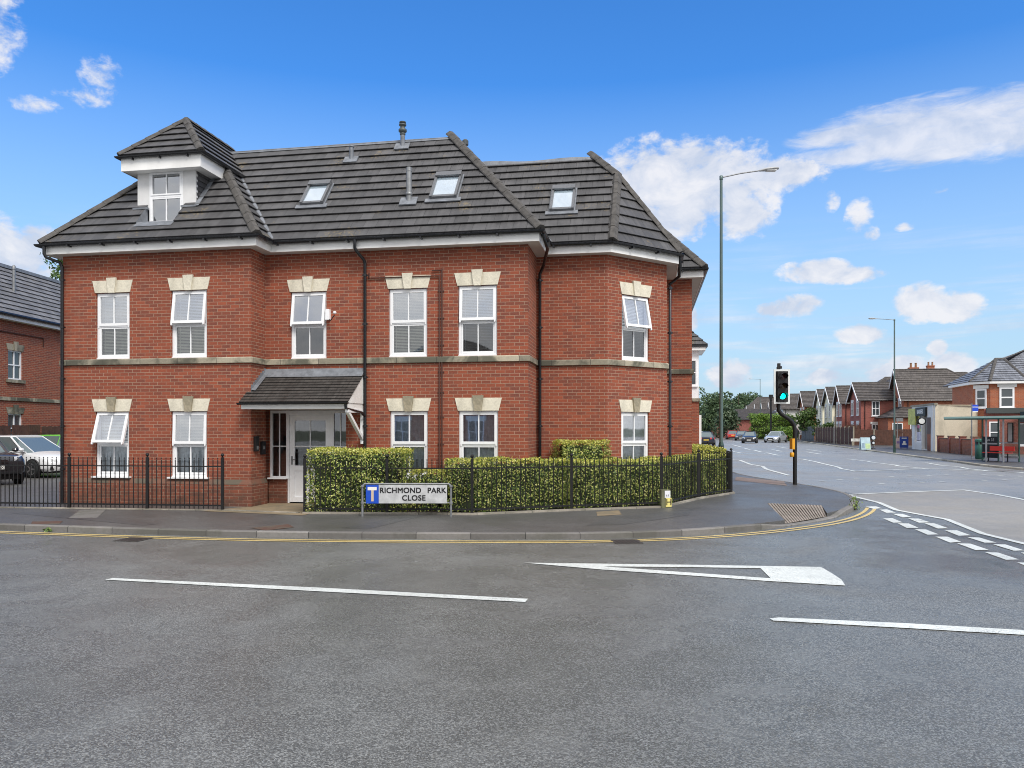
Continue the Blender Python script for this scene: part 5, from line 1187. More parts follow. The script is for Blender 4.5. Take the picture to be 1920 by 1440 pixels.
    for s_ in (-1, 1):
        g = MB(); rows = []
        for k in range(5):
            t = k / 4; x = hl * (.985 - .16 * t ** 1.4); y = s_ * hw * (.56 + .36 * t); rows.append([(x + .012, y * 1.005, zf_ - .065 + .03 * t), (x + .02, y * 1.01, zf_ + .0 + .04 * t), (x - .03, y * 1.0, zf_ + .07 + .05 * t)])
        g.grid(rows); g.build('headlight', M['head_lens'], root, True)
        g = MB(); rows = []; zr = .80 if kind != 'suv' else .92
        for k in range(5):
            t = k / 4; x = -hl * (1.005 - .09 * t ** 1.6); y = s_ * hw * (.45 + .50 * t); rows.append([(x - .012, y * 1.01, zr - .09), (x - .018, y * 1.015, zr), (x + .015, y * 1.0, zr + .07)])
        g.grid(rows); g.build('tail_light', M['tail_lens'], root, True)
    g = MB(); zg = .46 if kind != 'suv' else .62
    g.box(hl * .985, hl + .012, -hw * .42, hw * .42, zg - .16, zg + .02); g.box(hl * .97, hl + .01, -hw * .36, hw * .36, zg + .07, zg + .15); g.box(hl * .93, hl * .985, hw * .55, hw * .8, zg - .16, zg - .04); g.box(hl * .93, hl * .985, -hw * .8, -hw * .55, zg - .16, zg - .04)
    g.build('grille', M['black'], root)
    g = MB()
    for k in (0, 1, 2): g.box(hl + .004, hl + .018, -hw * .40, hw * .40, zg + .06 + k * .045, zg + .07 + k * .045)
    g.build('grille_bar', M['chrome'], root)
    g = MB(); g.box(hl + .012, hl + .024, -.26, .26, zg - .12, zg - .01); p1 = g.build('number_plate', M['plate_white'], root)
    g = MB(); g.box(-hl - .02, -hl - .004, -.26, .26, .58, .69); g.build('number_plate', M['plate_yellow'], root)
    if plate:
        text_mesh('lettering', plate, .10, M['letter'], p1, (hl + .026, 0, zg - .065), (R(90), 0, R(90)), bold=.001)
    g = MB(); g.box(-hl * .99, -hl - .01, -hw * .8, hw * .8, .28, .42); g.build('bumper', M['black'], root)
    return root
def paint(name, col, metal=.0): return pbr(name, col, .28, metal, spec=.5, coat=.8)
P_white, P_black, P_green = paint('white_paint', (.78, .80, .82)), paint('black_paint', (.018, .018, .022)), paint('green_paint', (.16, .50, .08))
P_navy, P_red, P_silver, P_dark = paint('navy_paint', (.012, .016, .035), .2), paint('red_paint', (.50, .04, .035)), paint('silver_paint', (.50, .54, .58), .4), paint('charcoal_paint', (.05, .052, .055), .3)
car((-17.75, 28.3), R(-22), P_white, 'white hatchback parked in the car park behind the railings', 'hatch', z=.1, group='cars in the car park', H_=1.5, L_=4.2)
car((-17.3, 24.68), R(-40), P_black, 'black car with a chrome grille and white number plate at the left edge', 'suv', plate='EO18 JNX', z=.1, group='cars in the car park', H_=1.6, L_=4.3, Wd=1.82)
car((-18.95, 33.2), R(83), P_green, 'bright green car half hidden behind the white hatchback', 'hatch', z=.1, group='cars in the car park', H_=1.5)
HD = math.atan2(75, 15.5)
car((20.6, 82), HD, P_navy, 'dark saloon with red tail lights and yellow plate driving away on the near side', 'saloon', L_=4.5, Wd=1.85)
car((23.0, 95.5), HD, P_white, 'white car ahead of the dark saloon, nearest the advertising panel', 'hatch')
car((36.6, 128), HD, P_red, 'red car driving away in the middle of the road beside the lamp post', 'hatch')
car((34.6, 116), HD + math.pi - .12, P_dark, 'charcoal car following behind the black hatchback towards the crossing', 'hatch')
car((30.0, 97), HD + math.pi - .15, P_black, 'black hatchback approaching the crossing on the far lane', 'hatch')
car((34.3, 100), HD + math.pi - .42, P_silver, 'silver saloon turning at the hedge on the far side of the road', 'saloon', L_=4.6, Wd=1.86)

# ------------------------------------------------------------------ person on the far pavement
def person(loc, label):
    root = empty('person', (*loc, .1), R(-20)); tag(root, label, 'person')
    V = [(0,0,.95),(0,.01,1.15),(0,.0,1.38),(0,-.01,1.50),(0,-.03,1.62),(0,-.03,1.72),(-.17,0,1.40),(-.24,.02,1.13),(-.20,-.14,.94),(.17,0,1.40),(.25,.02,1.13),(.26,-.10,.90),
         (-.09,0,.90),(-.11,-.08,.50),(-.10,.06,.08),(-.10,-.10,.03),(.09,0,.90),(.10,.04,.50),(.12,.20,.10),(.12,.06,.03)]
    E = [(0,1),(1,2),(2,3),(3,4),(4,5),(2,6),(6,7),(7,8),(2,9),(9,10),(10,11),(0,12),(12,13),(13,14),(14,15),(0,16),(16,17),(17,18),(18,19)]
    rad = [.15,.14,.16,.06,.10,.085,.075,.05,.035,.075,.05,.035,.10,.07,.045,.035,.10,.07,.045,.035]
    me = bpy.data.meshes.new('person'); me.from_pydata(V, E, []); o = bpy.data.objects.new('body', me); COL.objects.link(o); o.parent = root
    md = o.modifiers.new('skin', 'SKIN'); md.use_smooth_shade = True
    for i, r_ in enumerate(rad): me.skin_vertices[0].data[i].radius = (r_, r_)
    me.skin_vertices[0].data[0].use_root = True
    s_ = o.modifiers.new('sub', 'SUBSURF'); s_.levels = 1; s_.render_levels = 2
    me.materials.append(pbr('dark_clothes', (.02, .02, .028), .8))
    g = MB(); g.lathe([(.02, -.13), (.085, -.09), (.105, 0), (.09, .08), (.03, .115)], (0, -.03, 1.67), 12); g.build('head', pbr('skin', (.45, .27, .2), .6), root, True)
    g = MB(); g.lathe([(.10, -.02), (.115, .03), (.10, .09), (.04, .125)], (0, -.02, 1.68), 12); g.build('hair', pbr('pale_hair', (.35, .33, .32), .8), root, True)
person((41.2, 111), 'person in dark clothes walking on the far pavement beside the grey fence')
# ------------------------------------------------------------------ other buildings
def leafy(mb, c, r, n, s, rnd, mat=0, asp=.6):
    for _ in range(n):
        v = Vector((rnd.gauss(0, 1), rnd.gauss(0, 1), rnd.gauss(0, 1))).normalized(); k = rnd.uniform(.55, 1.0) ** .6
        p = Vector((c[0] + v.x * r[0] * k, c[1] + v.y * r[1] * k, c[2] + v.z * r[2] * k)); leaf(mb, p, v, s * rnd.uniform(.6, 1.3), rnd, mat, asp)
def simple_window(parent, loc, rz, w, h, bars=1, trans=1, mat='upvc', fr=.06, name='window'):
    g = MB(); ring(g, 0, w, 0, h, fr, -.03, .03)
    for i in range(bars): x = w * (i + 1) / (bars + 1); g.box(x - fr * .4, x + fr * .4, -.025, .02, fr, h - fr)
    for i in range(trans): z = h * .5; g.box(fr, w - fr, -.028, .02, z - fr * .4, z + fr * .4)
    g.box(-.06, w + .06, -.07, .0, -.07, 0.0)
    o = g.build(name, M[mat], parent); o.location = loc; o.rotation_euler = (0, 0, rz)
    g = MB(); g.face([(fr * .6, .012, fr * .6), (w - fr * .6, .012, fr * .6), (w - fr * .6, .012, h - fr * .6), (fr * .6, .012, h - fr * .6)]); g.build('pane', M['glass_far'], o)
    return o
def neighbour():
    """next block across the car park; its wall faces +x and runs away from the street"""
    ang = math.atan2(1, .05); root = empty('apartment_block', (-20.5, 30.8, 0), ang); tag(root, 'red brick apartment block behind the car park on the left edge', 'building')
    # local x runs away from the street, outward is -y
    g = MB(); x0, x1 = -7, 22; ws = [(.45, 1.29, 3.85, 5.05), (.45, 1.29, 1.25, 2.45)]
    wall(g, (x0, 0), (x1, 0), 0, 6.25, [(a, b, c, d) for a, b, c, d in [(w[0] - x0, w[1] - x0, w[2], w[3]) for w in ws]], rev=.1)
    wall(g, (x0, 10), (x0, 0), 0, 6.25, []); wall(g, (x1, 0), (x1, 10), 0, 6.25, []); g.build('wall', M['brick'], root)
    for a, b, c, d in ws:
        simple_window(root, (a, .07, c), 0, b - a, d - c, 1, 1)
        g = MB(); g.extr([(a - .04, d), (b + .04, d), (b + .13, d + .26), (a - .13, d + .26)], -.02, .02); m_ = (a + b) / 2; g.extr([(m_ - .09, d - .01), (m_ + .09, d - .01), (m_ + .14, d + .36), (m_ - .14, d + .36)], -.055, -.015); g.build('lintel', M['course_stone'], root)
        g = MB(); g.box(a - .12, b + .12, -.07, .05, c - .13, c - .0); g.build('sill', M['course_stone'], root)
    g = MB(); g.box(x0, x1, -.05, .0, 2.98, 3.12); g.build('string_course', M['course_stone'], root)
    g = MB(); g.box(x0 - .3, x1 + .3, -.30, -.27, 6.22, 6.42); g.build('fascia', M['fascia'], root)
    g = MB(); g.box(x0 - .3, x1 + .3, -.27, .05, 6.22, 6.24); g.build('soffit', M['soffit'], root)
    g = MB(); g.tube([(x0 - .3, -.38, 6.42), (x1 + .3, -.38, 6.42)], .07, 8); g.build('gutter', M['black_pvc'], root)
    g = MB(); y2 = 2.05; z2 = 6.45 + (y2 + .35) * 1.05; tiled(g, [(x0 - .3, -.35, 6.45), (x1 + .3, -.35, 6.45), (x1 + .3, y2, z2), (x0 - .3, y2, z2)]); g.build('roof', M['tile_pale'], root)
    g = MB(); g.box(x0 - .3, x1 + .3, y2 - .12, y2 + .1, z2 - .05, z2 + .09); g.face([(x0 - .3, y2, z2 - .01), (x1 + .3, y2, z2 - .01), (x1 + .3, 10, z2 - .01), (x0 - .3, 10, z2 - .01)]); g.build('lead_flat', M['lead'], root)
    def onr(x, t): return (x, -.35 + t, 6.45 + t * 1.05)
    p = onr(1.9, 1.15); g = MB(); g.tube([(p[0], p[1], p[2] - .1), (p[0], p[1], p[2] + 1.1)], .06, 12); g.lathe([(.075, .95), (.075, 1.08), (.03, 1.14)], p, 12); g.build('flue', M['steel'], root, True)
    q = Vector((0, 1, 1.05)).normalized(); nn = Vector((0, -1.05, 1)).normalized(); p = onr(-.35, 1.25); g = MB(); ring(g, -.4, .4, -.55, .55, .07, -.1, .02); o = g.build('rooflight', pbr('far_rooflight', (.7, .72, .74), .4), root)
    o.matrix_local = Matrix.Translation(p) @ Matrix(((1, 0, 0), (0, -nn.y, q.y), (0, -nn.z, q.z))).to_4x4()
    g = MB(); g.face([(-.34, -.05, -.5), (.34, -.05, -.5), (.34, -.05, .5), (-.34, -.05, .5)]); g.build('pane', pbr('pale_pane', (.62, .7, .76), .15), o)
    g = MB(); g.tube([(-2, -.03, 5.75), (2.6, -.03, 5.75), (2.6, -.03, 5.4)], .025, 6); g.build('gas_pipe', M['brown_pipe'], root)
neighbour()
def board_fence(pts, h, label, mat='wood_fence', board=.14, posts=None, post_mat='concrete', seed=0, rail=True, z0=.1):
    root = empty('wooden_fence', (pts[0][0], pts[0][1], z0)); tag(root, label, 'fence', 'wooden fences'); o = Vector(pts[0]); rnd = random.Random(seed)
    for a, b in zip(pts, pts[1:]):
        A = Vector(a) - o; B = Vector(b) - o; d = B - A; Lw = d.length; ang = math.atan2(d.y, d.x); n = max(1, round(Lw / 1.85)); 
        for i in range(n):
            g = MB(); g.M = Matrix.Translation((A.x, A.y, 0)) @ Matrix.Rotation(ang, 4, 'Z'); x0, x1 = Lw * i / n + .05, Lw * (i + 1) / n - .05; x = x0
            hh = h + rnd.uniform(-.03, .03)
            while x < x1 - .02:
                w = min(board, x1 - x); dz = rnd.uniform(-.015, .015); g.box(x, x + w - .012, -.012 + rnd.uniform(-.004, .004), .012, .05, hh + dz); x += w
            if rail: g.box(x0, x1, .012, .05, .3, .38); g.box(x0, x1, .012, .05, hh - .35, hh - .27)
            g.build('panel', M[mat], root)
        if posts:
            for i in range(n + 1):
                g = MB(); g.M = Matrix.Translation((A.x, A.y, 0)) @ Matrix.Rotation(ang, 4, 'Z'); x = Lw * i / n; g.box(x - .055, x + .055, -.07, .05, -.05, h + posts); g.build('post', M[post_mat], root)
    return root
board_fence([(-20.0, 25), (-19.75, 38)], 1.85, 'dark brown board fence behind the parked cars', seed=3)

def extra_bay():
    """rear bay of the row next along the main road, just visible past the corner"""
    root = empty('bay_house', (8.75, 38.5, 0), -TH); tag(root, 'red brick house with a white clad bay just past the corner of the apartment building', 'building')
    g = MB(); g.box(-2.4, .0, 0, 9, 0, 6.0, 0, 'b'); g.box(0, .62, .3, 2.6, 0, 3.2, 0); g.build('wall', M['brick'], root)
    g = MB(); g.box(0, .60, .28, 2.62, 3.36, 5.75); g.build('bay_cladding', M['upvc'], root)
    g = MB(); g.box(-.05, .68, .22, 2.68, 3.2, 3.36); g.build('string_course', M['course_stone'], root)
    g = MB(); g.box(.02, .92, .02, 2.9, 5.75, 5.92); g.build('fascia', M['fascia'], root)
    g = MB(); g.box(-.0, 1.02, -.04, 2.95, 5.92, 6.03); g.build('gutter', M['black_pvc'], root)
    g = MB(); tiled(g, [(1.0, -.02, 6.03), (1.0, 2.95, 6.03), (.0, 1.9, 7.1), (0, 1.0, 7.1)]); tiled(g, [(-.6, -.02, 6.03), (1.0, -.02, 6.03), (0, 1.0, 7.1), (-.6, 1.0, 7.1)]); tiled(g, [(-2.5, -.2, 6.0), (-.2, -.2, 6.0), (-1.2, 2, 7.6), (-2.5, 2, 7.6)]); g.build('roof', M['tile'], root)
    simple_window(root, (.15, .26, 4.0), 0, .35, 1.3, 0, 1)
extra_bay()
adv = empty('advertising_panel', (11.2, 48.6, .1), R(-12)); tag(adv, 'tall advertising panel with a dark frame and blank grey face beside the white post', 'advertising panel')
g = MB(); ring(g, -.32, .32, .35, 2.0, .06, -.06, .06); g.box(-.06, .06, -.03, .03, -.02, .35); g.build('frame', M['black_metal'], adv)
g = MB(); g.box(-.26, .26, -.02, .02, .41, 1.94); g.build('poster_face', pbr('poster_grey', (.42, .46, .46), .3), adv)
g = MB(); g.box(-.36, .36, -.09, .09, 2.0, 2.14); g.build('cap', M['upvc'], adv)
g = MB(); g.box(-.10, .10, -.10, .10, -.02, 2.45); o = g.build('gate_post', M['render_white']); o.location = (9.85, 40.5, .1); tag(o, 'white square post between the corner of the building and the advertising panel', 'post')

def house(near, W_, D_, eave, ridge, wallm, roofm, label, ang=None, gable=True, hip_back=0, side_win=(), front_win=2, chimney=None, bay=False, split=None, over=.35, main=None, group='houses along the far side of the main road', trim='upvc'):
    """near = ground point where the street front meets the side wall that looks down the road.
    local x: away from the road along the side wall, local -y: towards the camera side, local y: along the road"""
    ang = math.radians(12.7) if ang is None else ang
    root = empty('house', (near[0], near[1], 0), -ang); tag(root, label, 'house', group)
    g = MB(); wall(g, (0, W_), (0, 0), 0, eave, []); wall(g, (0, 0), (D_, 0), 0, eave, []); wall(g, (D_, 0), (D_, W_), 0, eave, []); wall(g, (D_, W_), (0, W_), 0, eave, [])
    if gable: g.face([(0, W_, eave), (0, 0, eave), (0, W_ / 2, ridge - .12)], 0, [(0, eave), (W_, eave), (W_ / 2, ridge)])
    g.build('wall', M[wallm], root)
    r_ = MB(); o = over; sl = (ridge - eave) / (W_ / 2); ze = eave - sl * o
    xf = -o if gable else W_ / 2 * .0 + W_ / 2
    hb = hip_back or 0
    if gable:
        tiled(r_, [(-o, -o, ze), (D_ + o, -o, ze), (D_ - hb, W_ / 2, ridge), (-o, W_ / 2, ridge)], .33); tiled(r_, [(D_ + o, W_ + o, ze), (-o, W_ + o, ze), (-o, W_ / 2, ridge), (D_ - hb, W_ / 2, ridge)], .33)
        tiled(r_, [(D_ + o, -o, ze), (D_ + o, W_ + o, ze), (D_ - hb, W_ / 2, ridge)], .33)
    else:
        k = W_ / 2
        tiled(r_, [(-o, -o, ze), (D_ + o, -o, ze), (D_ - k, k, ridge), (k, k, ridge)], .33); tiled(r_, [(D_ + o, W_ + o, ze), (-o, W_ + o, ze), (k, k, ridge), (D_ - k, k, ridge)], .33)
        tiled(r_, [(-o, W_ + o, ze), (-o, -o, ze), (k, k, ridge)], .33); tiled(r_, [(D_ + o, -o, ze), (D_ + o, W_ + o, ze), (D_ - k, k, ridge)], .33)
    rf2 = r_.build('roof', M[roofm], root)
    g = MB()
    if gable:
        ridge_caps(g, (-o, W_ / 2, ridge), (D_ - hb, W_ / 2, ridge), .6, .12, .06)
        if hb: ridge_caps(g, (D_ + o, -o, ze), (D_ - hb, W_ / 2, ridge), .6, .12, .06)
    else:
        for a, b in (((-o, -o, ze), (k, k, ridge)), ((D_ + o, -o, ze), (D_ - k, k, ridge)), ((k, k, ridge), (D_ - k, k, ridge))): ridge_caps(g, a, b, .6, .12, .06)
    g.build('ridge_tiles', M['ridge'], rf2)
    g = MB()
    if gable:
        for a, b in (((-o - .02, -o, ze), (-o - .02, W_ / 2, ridge)), ((-o - .02, W_ / 2, ridge), (-o - .02, W_ + o, ze))):
            a, b = Vector(a), Vector(b); dn = Vector((0, 0, -.26)); th = Vector((-.05, 0, 0)); g.face([a, b, b + dn, a + dn]); g.face([a + th, b + th, b + th + dn, a + th + dn]); g.face([a, b, b + th, a + th]); g.face([a + dn, b + dn, b + dn + th, a + dn + th])
    else: g.box(-o - .02, D_ + o, -o - .03, -o, ze - .16, ze)
    g.build('barge_board', M[trim], root)
    g = MB(); g.tube([(-o, -o - .04, ze + .03), (D_ + o, -o - .04, ze + .03)], .055, 6); g.tube([(.4, -.06, ze), (.4, -.06, .1)], .04, 6); g.build('gutter', M['black_pvc'], root)
    hw_ = 1.5; n = front_win
    for fl in ((.9,), (.9, 3.3 if eave > 4.6 else 2.9))[1 if eave > 4 else 0]:
        for i in range(n):
            y = W_ * (i + .5) / n; ww = min(1.1, W_ / n * .6)
            simple_window(root, (-.035, y + ww / 2, fl), R(-90), ww, hw_, 1, 1, fr=.07)
            g = MB(); g.box(-.06, 0, y - ww / 2 - .12, y + ww / 2 + .12, fl + hw_, fl + hw_ + .28); g.build('lintel', M['render_white'], root)
    for x, z, w, h_ in side_win:
        simple_window(root, (x, -.035, z), 0, w, h_, 1, 1, fr=.09)
        g = MB(); g.box(x - .12, x + w + .12, -.06, 0, z + h_, z + h_ + .25); g.build('lintel', M['render_white'], root)
    if chimney:
        x, y, zt = chimney; g = MB(); g.box(x - .45, x + .45, y - .3, y + .3, ridge - 1, zt); g.box(x - .5, x + .5, y - .35, y + .35, zt - .15, zt); ch = g.build('chimney', M['brick2'], rf2)
        g = MB()
        for dx in (-.25, .25): g.lathe([(.13, 0), (.11, .4), (.14, .5)], (x + dx, y, zt), 10)
        g.build('chimney_pot', pbr('clay_pot', (.30, .16, .09), .8), ch)
    return root
SW = lambda *a: a
house((38.1, 84), 5.6, 13, 5.1, 7.0, 'brick3', 'tile_far', 'plum brick gabled house with a tall side window, left of the orange brick house', side_win=((1.1, 3.2, .8, 1.6), (1.1, .8, .8, 1.5), (3.6, 3.2, .6, 1.5)), hip_back=3, chimney=(6, 2.8, 8.6))
house((39.3, 91.5), 3.8, 12, 5.1, 7.0, 'brick3', 'tile_far', 'dark plum brick gabled house between the plum house and the cream houses', hip_back=3)
house((41.2, 99), 5.6, 12, 5.2, 7.3, 'render_cream', 'tile_far', 'nearest cream rendered gabled house on the main road', hip_back=4, side_win=((1.0, 3.1, .7, 1.6),), trim='upvc')
house((43.2, 107), 5.6, 12, 5.2, 7.4, 'render_cream', 'tile_far', 'farther cream rendered gabled house, white barge boards', hip_back=4)
house((44.6, 117), 5.6, 12, 5.4, 7.6, 'brick2', 'tile_far', 'brick gabled house half hidden behind the shrub, left of the cream houses', hip_back=4)
house((44.4, 126), 6, 14, 5.2, 7.6, 'render_white', 'tile_far', 'dark roofed white house behind the shrub beside the white house', hip_back=4)
house((46.3, 134), 8, 4.5, 4.9, 7.9, 'render_white', 'tile_far', 'plain white rendered house behind the traffic light', gable=False, front_win=1)
house((52.5, 104), 9, 14, 6.6, 9.6, 'brick2', 'tile_far', 'tall hipped roof with a chimney behind the plum brick house', gable=False, chimney=(5, 4.5, 10.6), front_win=0)
house((54, 119), 9, 14, 6.8, 10.0, 'brick2', 'tile_far', 'higher hipped roof behind the cream houses', gable=False, front_win=0)
for i, (px, dist, wm, lb) in enumerate(((1447, 150, 'brick2', 'brick gabled house in the distance, right of the far lamp post'), (1433, 156, 'render_white', 'white gabled house in the distance behind the far lamp post'), (1420, 163, 'render_cream', 'pale cream gabled house in the distance left of the far lamp post'), (1404, 175, 'brick2', 'distant orange brick house above the dark blue awning'))):
    house(((px - 960) / FP * dist, dist), 5.5, 10, 5.0, 7.1, wm, 'tile_far', lb, hip_back=3)
house((1 * (1388 - 960) / FP * 188, 188), 9, 18, 5.6, 9.6, 'brick3', 'tile_far', 'distant brown roofed house beside the big conifers', gable=False)
house(((1306 - 960) / FP * 150, 150), 10, 14, 3.6, 5.6, 'brick3', 'tile_far', 'low red brick building behind the advertising panel', gable=True, ang=R(20))
# the orange brick house with two gables (side wall and big roof face the camera)
oh = house((41.0, 80.5), 5.4, 9.5, 5.1, 8.2, 'brick2', 'tile_far', 'orange brick house with a big brown tiled roof and tall white-edged gable', hip_back=4.6, side_win=((.8, .7, 1.5, 1.7),), front_win=2)
g = MB(); g.box(-1.9, 1.6, -1.6, 4.0, 0, 3.0); g.build('porch_wall', M['brick2'], oh)
g = MB(); tiled(g, [(-2.2, -1.9, 2.95), (1.9, -1.9, 2.95), (1.5, -.0, 4.1), (-.1, -.0, 4.1)], .33); tiled(g, [(-2.2, 4.3, 2.95), (-2.2, -1.9, 2.95), (-.1, -.0, 4.1), (-.1, 4.3, 4.1)], .33); g.build('porch_roof', M['tile_far'], oh)
for x, w in ((-1.5, 1.0), (.2, 1.0)): simple_window(oh, (x, -1.64, .9), 0, w, 1.5, 0, 1, fr=.09)
g = MB(); g.box(-2.0, 6.5, -2.95, -2.8, 4.15, 4.28) if False else g.tube([(6.6, .6, 4.9), (6.6, .6, 5.6)], .30, 10, r2=.16); g.tube([(6.6, .6, 5.5), (6.6, .6, 7.6)], .14, 10); g.build('flue', M['render_white'], oh)
hz = house((42.8, 87.5), 8.6, 11.5, 5.3, 8.9, 'brick2', 'tile_far', 'orange brick house with a hipped brown roof behind the cream shop wall', gable=False, front_win=0, ang=R(0), side_win=((7.6, 4.3, 1.4, .8),))
house((42.2, 87.6), 3.0, 6, 4.9, 6.9, 'brick2', 'tile_far', 'small gable of orange brick between the plum brick house and the big orange gable', hip_back=2, front_win=1)
# right-hand brick house with a grey slate roof and bay
def slate_house():
    x0, y0 = (1832 - 960) / FP * 58.5, 58.5; root = empty('house', (x0, y0, 0), R(-14)); tag(root, 'orange brick house with grey slate roof and white windows at the right edge', 'house', 'houses along the far side of the main road')
    g = MB(); P = [(0, 6), (0, .9), (.9, 0), (3.2, 0), (4.1, .9), (9, .9), (9, 6)]
    for a, b in zip(P, P[1:]): wall(g, a, b, 0, 5.25, [])
    g.build('wall', M['brick2'], root)
    g = MB(); g.sweep(P, [(.0, 5.22), (.3, 5.22), (.3, 5.42), (0, 5.42)], ends=False); g.build('fascia', M['fascia'], root)
    r_ = MB(); o = .32
    tiled(r_, [(-.32, .75, 5.42), (.75, -.32, 5.42), (2.0, 2.3, 7.25)], .33); tiled(r_, [(.75, -.32, 5.42), (3.35, -.32, 5.42), (2.6, 2.3, 7.25), (2.0, 2.3, 7.25)], .33); tiled(r_, [(3.35, -.32, 5.42), (4.4, .58, 5.42), (2.6, 2.3, 7.25)], .33)
    tiled(r_, [(3.2, .58, 5.42), (9.3, .58, 5.42), (9.3, 4.4, 8.3), (5.2, 4.4, 8.3), (2.75, 2.4, 7.2)]); tiled(r_, [(-.32, 7.5, 5.42), (-.32, .75, 5.42), (2.0, 2.3, 7.25)]); r_.face([(-.32, 7.5, 5.42), (2.0, 2.3, 7.2), (5.2, 4.4, 8.25)]); r_.face([(2.0, 2.3, 7.2), (2.6, 2.3, 7.2), (5.2, 4.4, 8.27)]); r_.face([(5.2, 4.4, 8.25), (9.3, 4.4, 8.25), (9.3, 8, 5.4), (-.32, 8, 5.4)])
    rr = r_.build('roof', M['slate'], root); g = MB(); ridge_caps(g, (.75, -.32, 5.45), (2.0, 2.3, 7.3), .5, .13, .07); ridge_caps(g, (3.35, -.32, 5.45), (2.6, 2.3, 7.3), .5, .13, .07); ridge_caps(g, (-.32, .75, 5.45), (2.0, 2.3, 7.3), .5, .1, .05); ridge_caps(g, (2.0, 2.3, 7.3), (2.6, 2.3, 7.3), .5, .13, .07); ridge_caps(g, (2.6, 2.3, 7.3), (5.2, 4.4, 8.33), .5, .08, .04); g.build('ridge_tiles', M['ridge'], rr)
    simple_window(root, (.12, .70, 3.4), R(-45), .8, 1.45, 0, 1, fr=.12); simple_window(root, (1.5, -.035, 3.4), 0, 1.0, 1.55, 0, 1, fr=.13); simple_window(root, (3.35, .07, 3.4), R(45), .75, 1.45, 0, 1, fr=.12); simple_window(root, (5.2, .86, 3.4), 0, 1.1, 1.5, 1, 1, fr=.1)
    for a, b, c, d, rz in ((.12, .70, .8, 4.87, -45), (1.5, -.035, 1.0, 4.97, 0), (3.35, .07, .75, 4.87, 45), (5.2, .86, 1.1, 4.92, 0)):
        g = MB(); g.box(-.15, c + .15, -.06, .02, 0, .28); o = g.build('lintel', M['render_white'], root); o.location = (a, b, d); o.rotation_euler = (0, 0, R(rz))
slate_house()
def shop():
    fx, fy = 32.3, 58.7; ang = math.atan2(6.0, 1.3); root = empty('shop', (fx, fy, .1), 0); tag(root, 'single-storey corner shop with a black sign board and cream rendered side wall', 'shop')
    A = Vector((33.9, 65.2)) - Vector((fx, fy)); n = 1
    g = MB(); P = [(A.x, A.y), (0, 0), (3.6, .4), (6.5, .4), (6.5, 9), (A.x + 2.4, 9)]
    for a, b in zip(P[1:3], P[2:4]): wall(g, a, b, 0, 3.55, [], mat=1)
    wall(g, P[0], P[1], 0, 3.55, [(.9, 3.0, .6, 2.9), (3.3, 4.6, .05, 2.85)], rev=.25, mat=0); wall(g, P[3], P[4], 0, 3.5, [], mat=1); wall(g, P[5], P[0], 0, 3.5, [], mat=1)
    g.face([(A.x, A.y, 3.5), (0, 0, 3.5), (6.5, .4, 3.5), (6.5, 9, 3.5), (A.x + 2.4, 9, 3.5)], 1); g.build('wall', [M['render_white'], M['render']], root)
    d = (Vector((0, 0)) - A).normalized(); rz = math.atan2(d.y, d.x); fr = empty('shop_front', (A.x, A.y, 0), rz, root)
    Lw = A.length
    def part(nm, mat, *boxes):
        g = MB()
        for b in boxes: g.box(*b)
        return g.build(nm, M[mat] if isinstance(mat, str) else mat, fr)
    part('coping', 'concrete', (-.1, Lw + .12, -.10, .16, 3.55, 3.68))
    sb = part('sign_board', 'black', (1.7, 4.6, -.16, -.02, 2.75, 3.42)); text_mesh('lettering', 'BARBERS', .46, pbr('white_letter', (.85, .88, .9), .5), sb, (3.15, -.17, 3.08), bold=.008)
    part('yellow_banner', pbr('yellow_banner_mat', (.55, .56, .16), .6, var=.35, vscale=3), (-.7, 1.5, -.12, -.04, 2.05, 3.38))
    part('window_frame', 'upvc', (.9, 3.0, .12, .18, 2.0, 2.10), (.9, 1.0, .12, .18, .6, 2.9), (1.9, 2.0, .12, .18, .6, 2.9), (2.9, 3.0, .12, .18, .6, 2.9), (.9, 3.0, .121, .179, .6, .7))
    part('window_poster', pbr('poster_lilac', (.60, .56, .66), .5, var=.3, vscale=5), (1.02, 1.88, .13, .15, .75, 1.45), (2.02, 2.88, .13, .15, .75, 1.45)); part('window_poster', pbr('poster_yellow', (.62, .60, .20), .5, var=.3, vscale=5), (1.02, 1.88, .13, .15, 2.2, 2.85), (2.02, 2.88, .13, .15, 1.5, 1.75))
    part('window_poster', pbr('poster_pink', (.65, .12, .25), .5), (1.2, 1.8, .13, .15, 1.75, 2.0)); part('pane', 'glass_far', (.95, 2.95, .2, .22, .65, 2.85))
    part('door', pbr('brown_grey_door', (.20, .18, .16), .5, var=.1), (3.35, 4.55, .15, .2, .05, 2.8)); part('pilaster', 'render_white', (3.08, 3.28, -.08, 0, 0, 2.75), (Lw - .45, Lw - .25, -.10, 0, 0, 3.5))
    part('brick_pier', 'brick2', (4.72, 5.5, -.04, 0, 0, 1.3)); part('window_frame', 'brown_pipe', (4.75, 5.5, -.05, .0, 1.3, 2.6))
    g = MB(); g.M = Matrix.Translation((Lw - .75, -.75, 2.3)) @ Matrix.Rotation(R(90), 4, 'X'); g.lathe([(.27, -.07), (.30, -.04), (.30, .04), (.27, .07)], n=24); g.M = Matrix(); g.box(Lw - .752, Lw - .73, -.75, 0, 2.62, 2.67)
    rs = g.build('round_sign', M['black_metal'], root); rs.parent = root; rs.matrix_local = Matrix.Translation((A.x, A.y, 0)) @ Matrix.Rotation(rz, 4, 'Z') @ Matrix.Translation((Lw - .75, -.75, 2.3)) @ Matrix.Rotation(-rz - R(20), 4, 'Z') @ Matrix.Translation((-(Lw - .75), .75, -2.3))
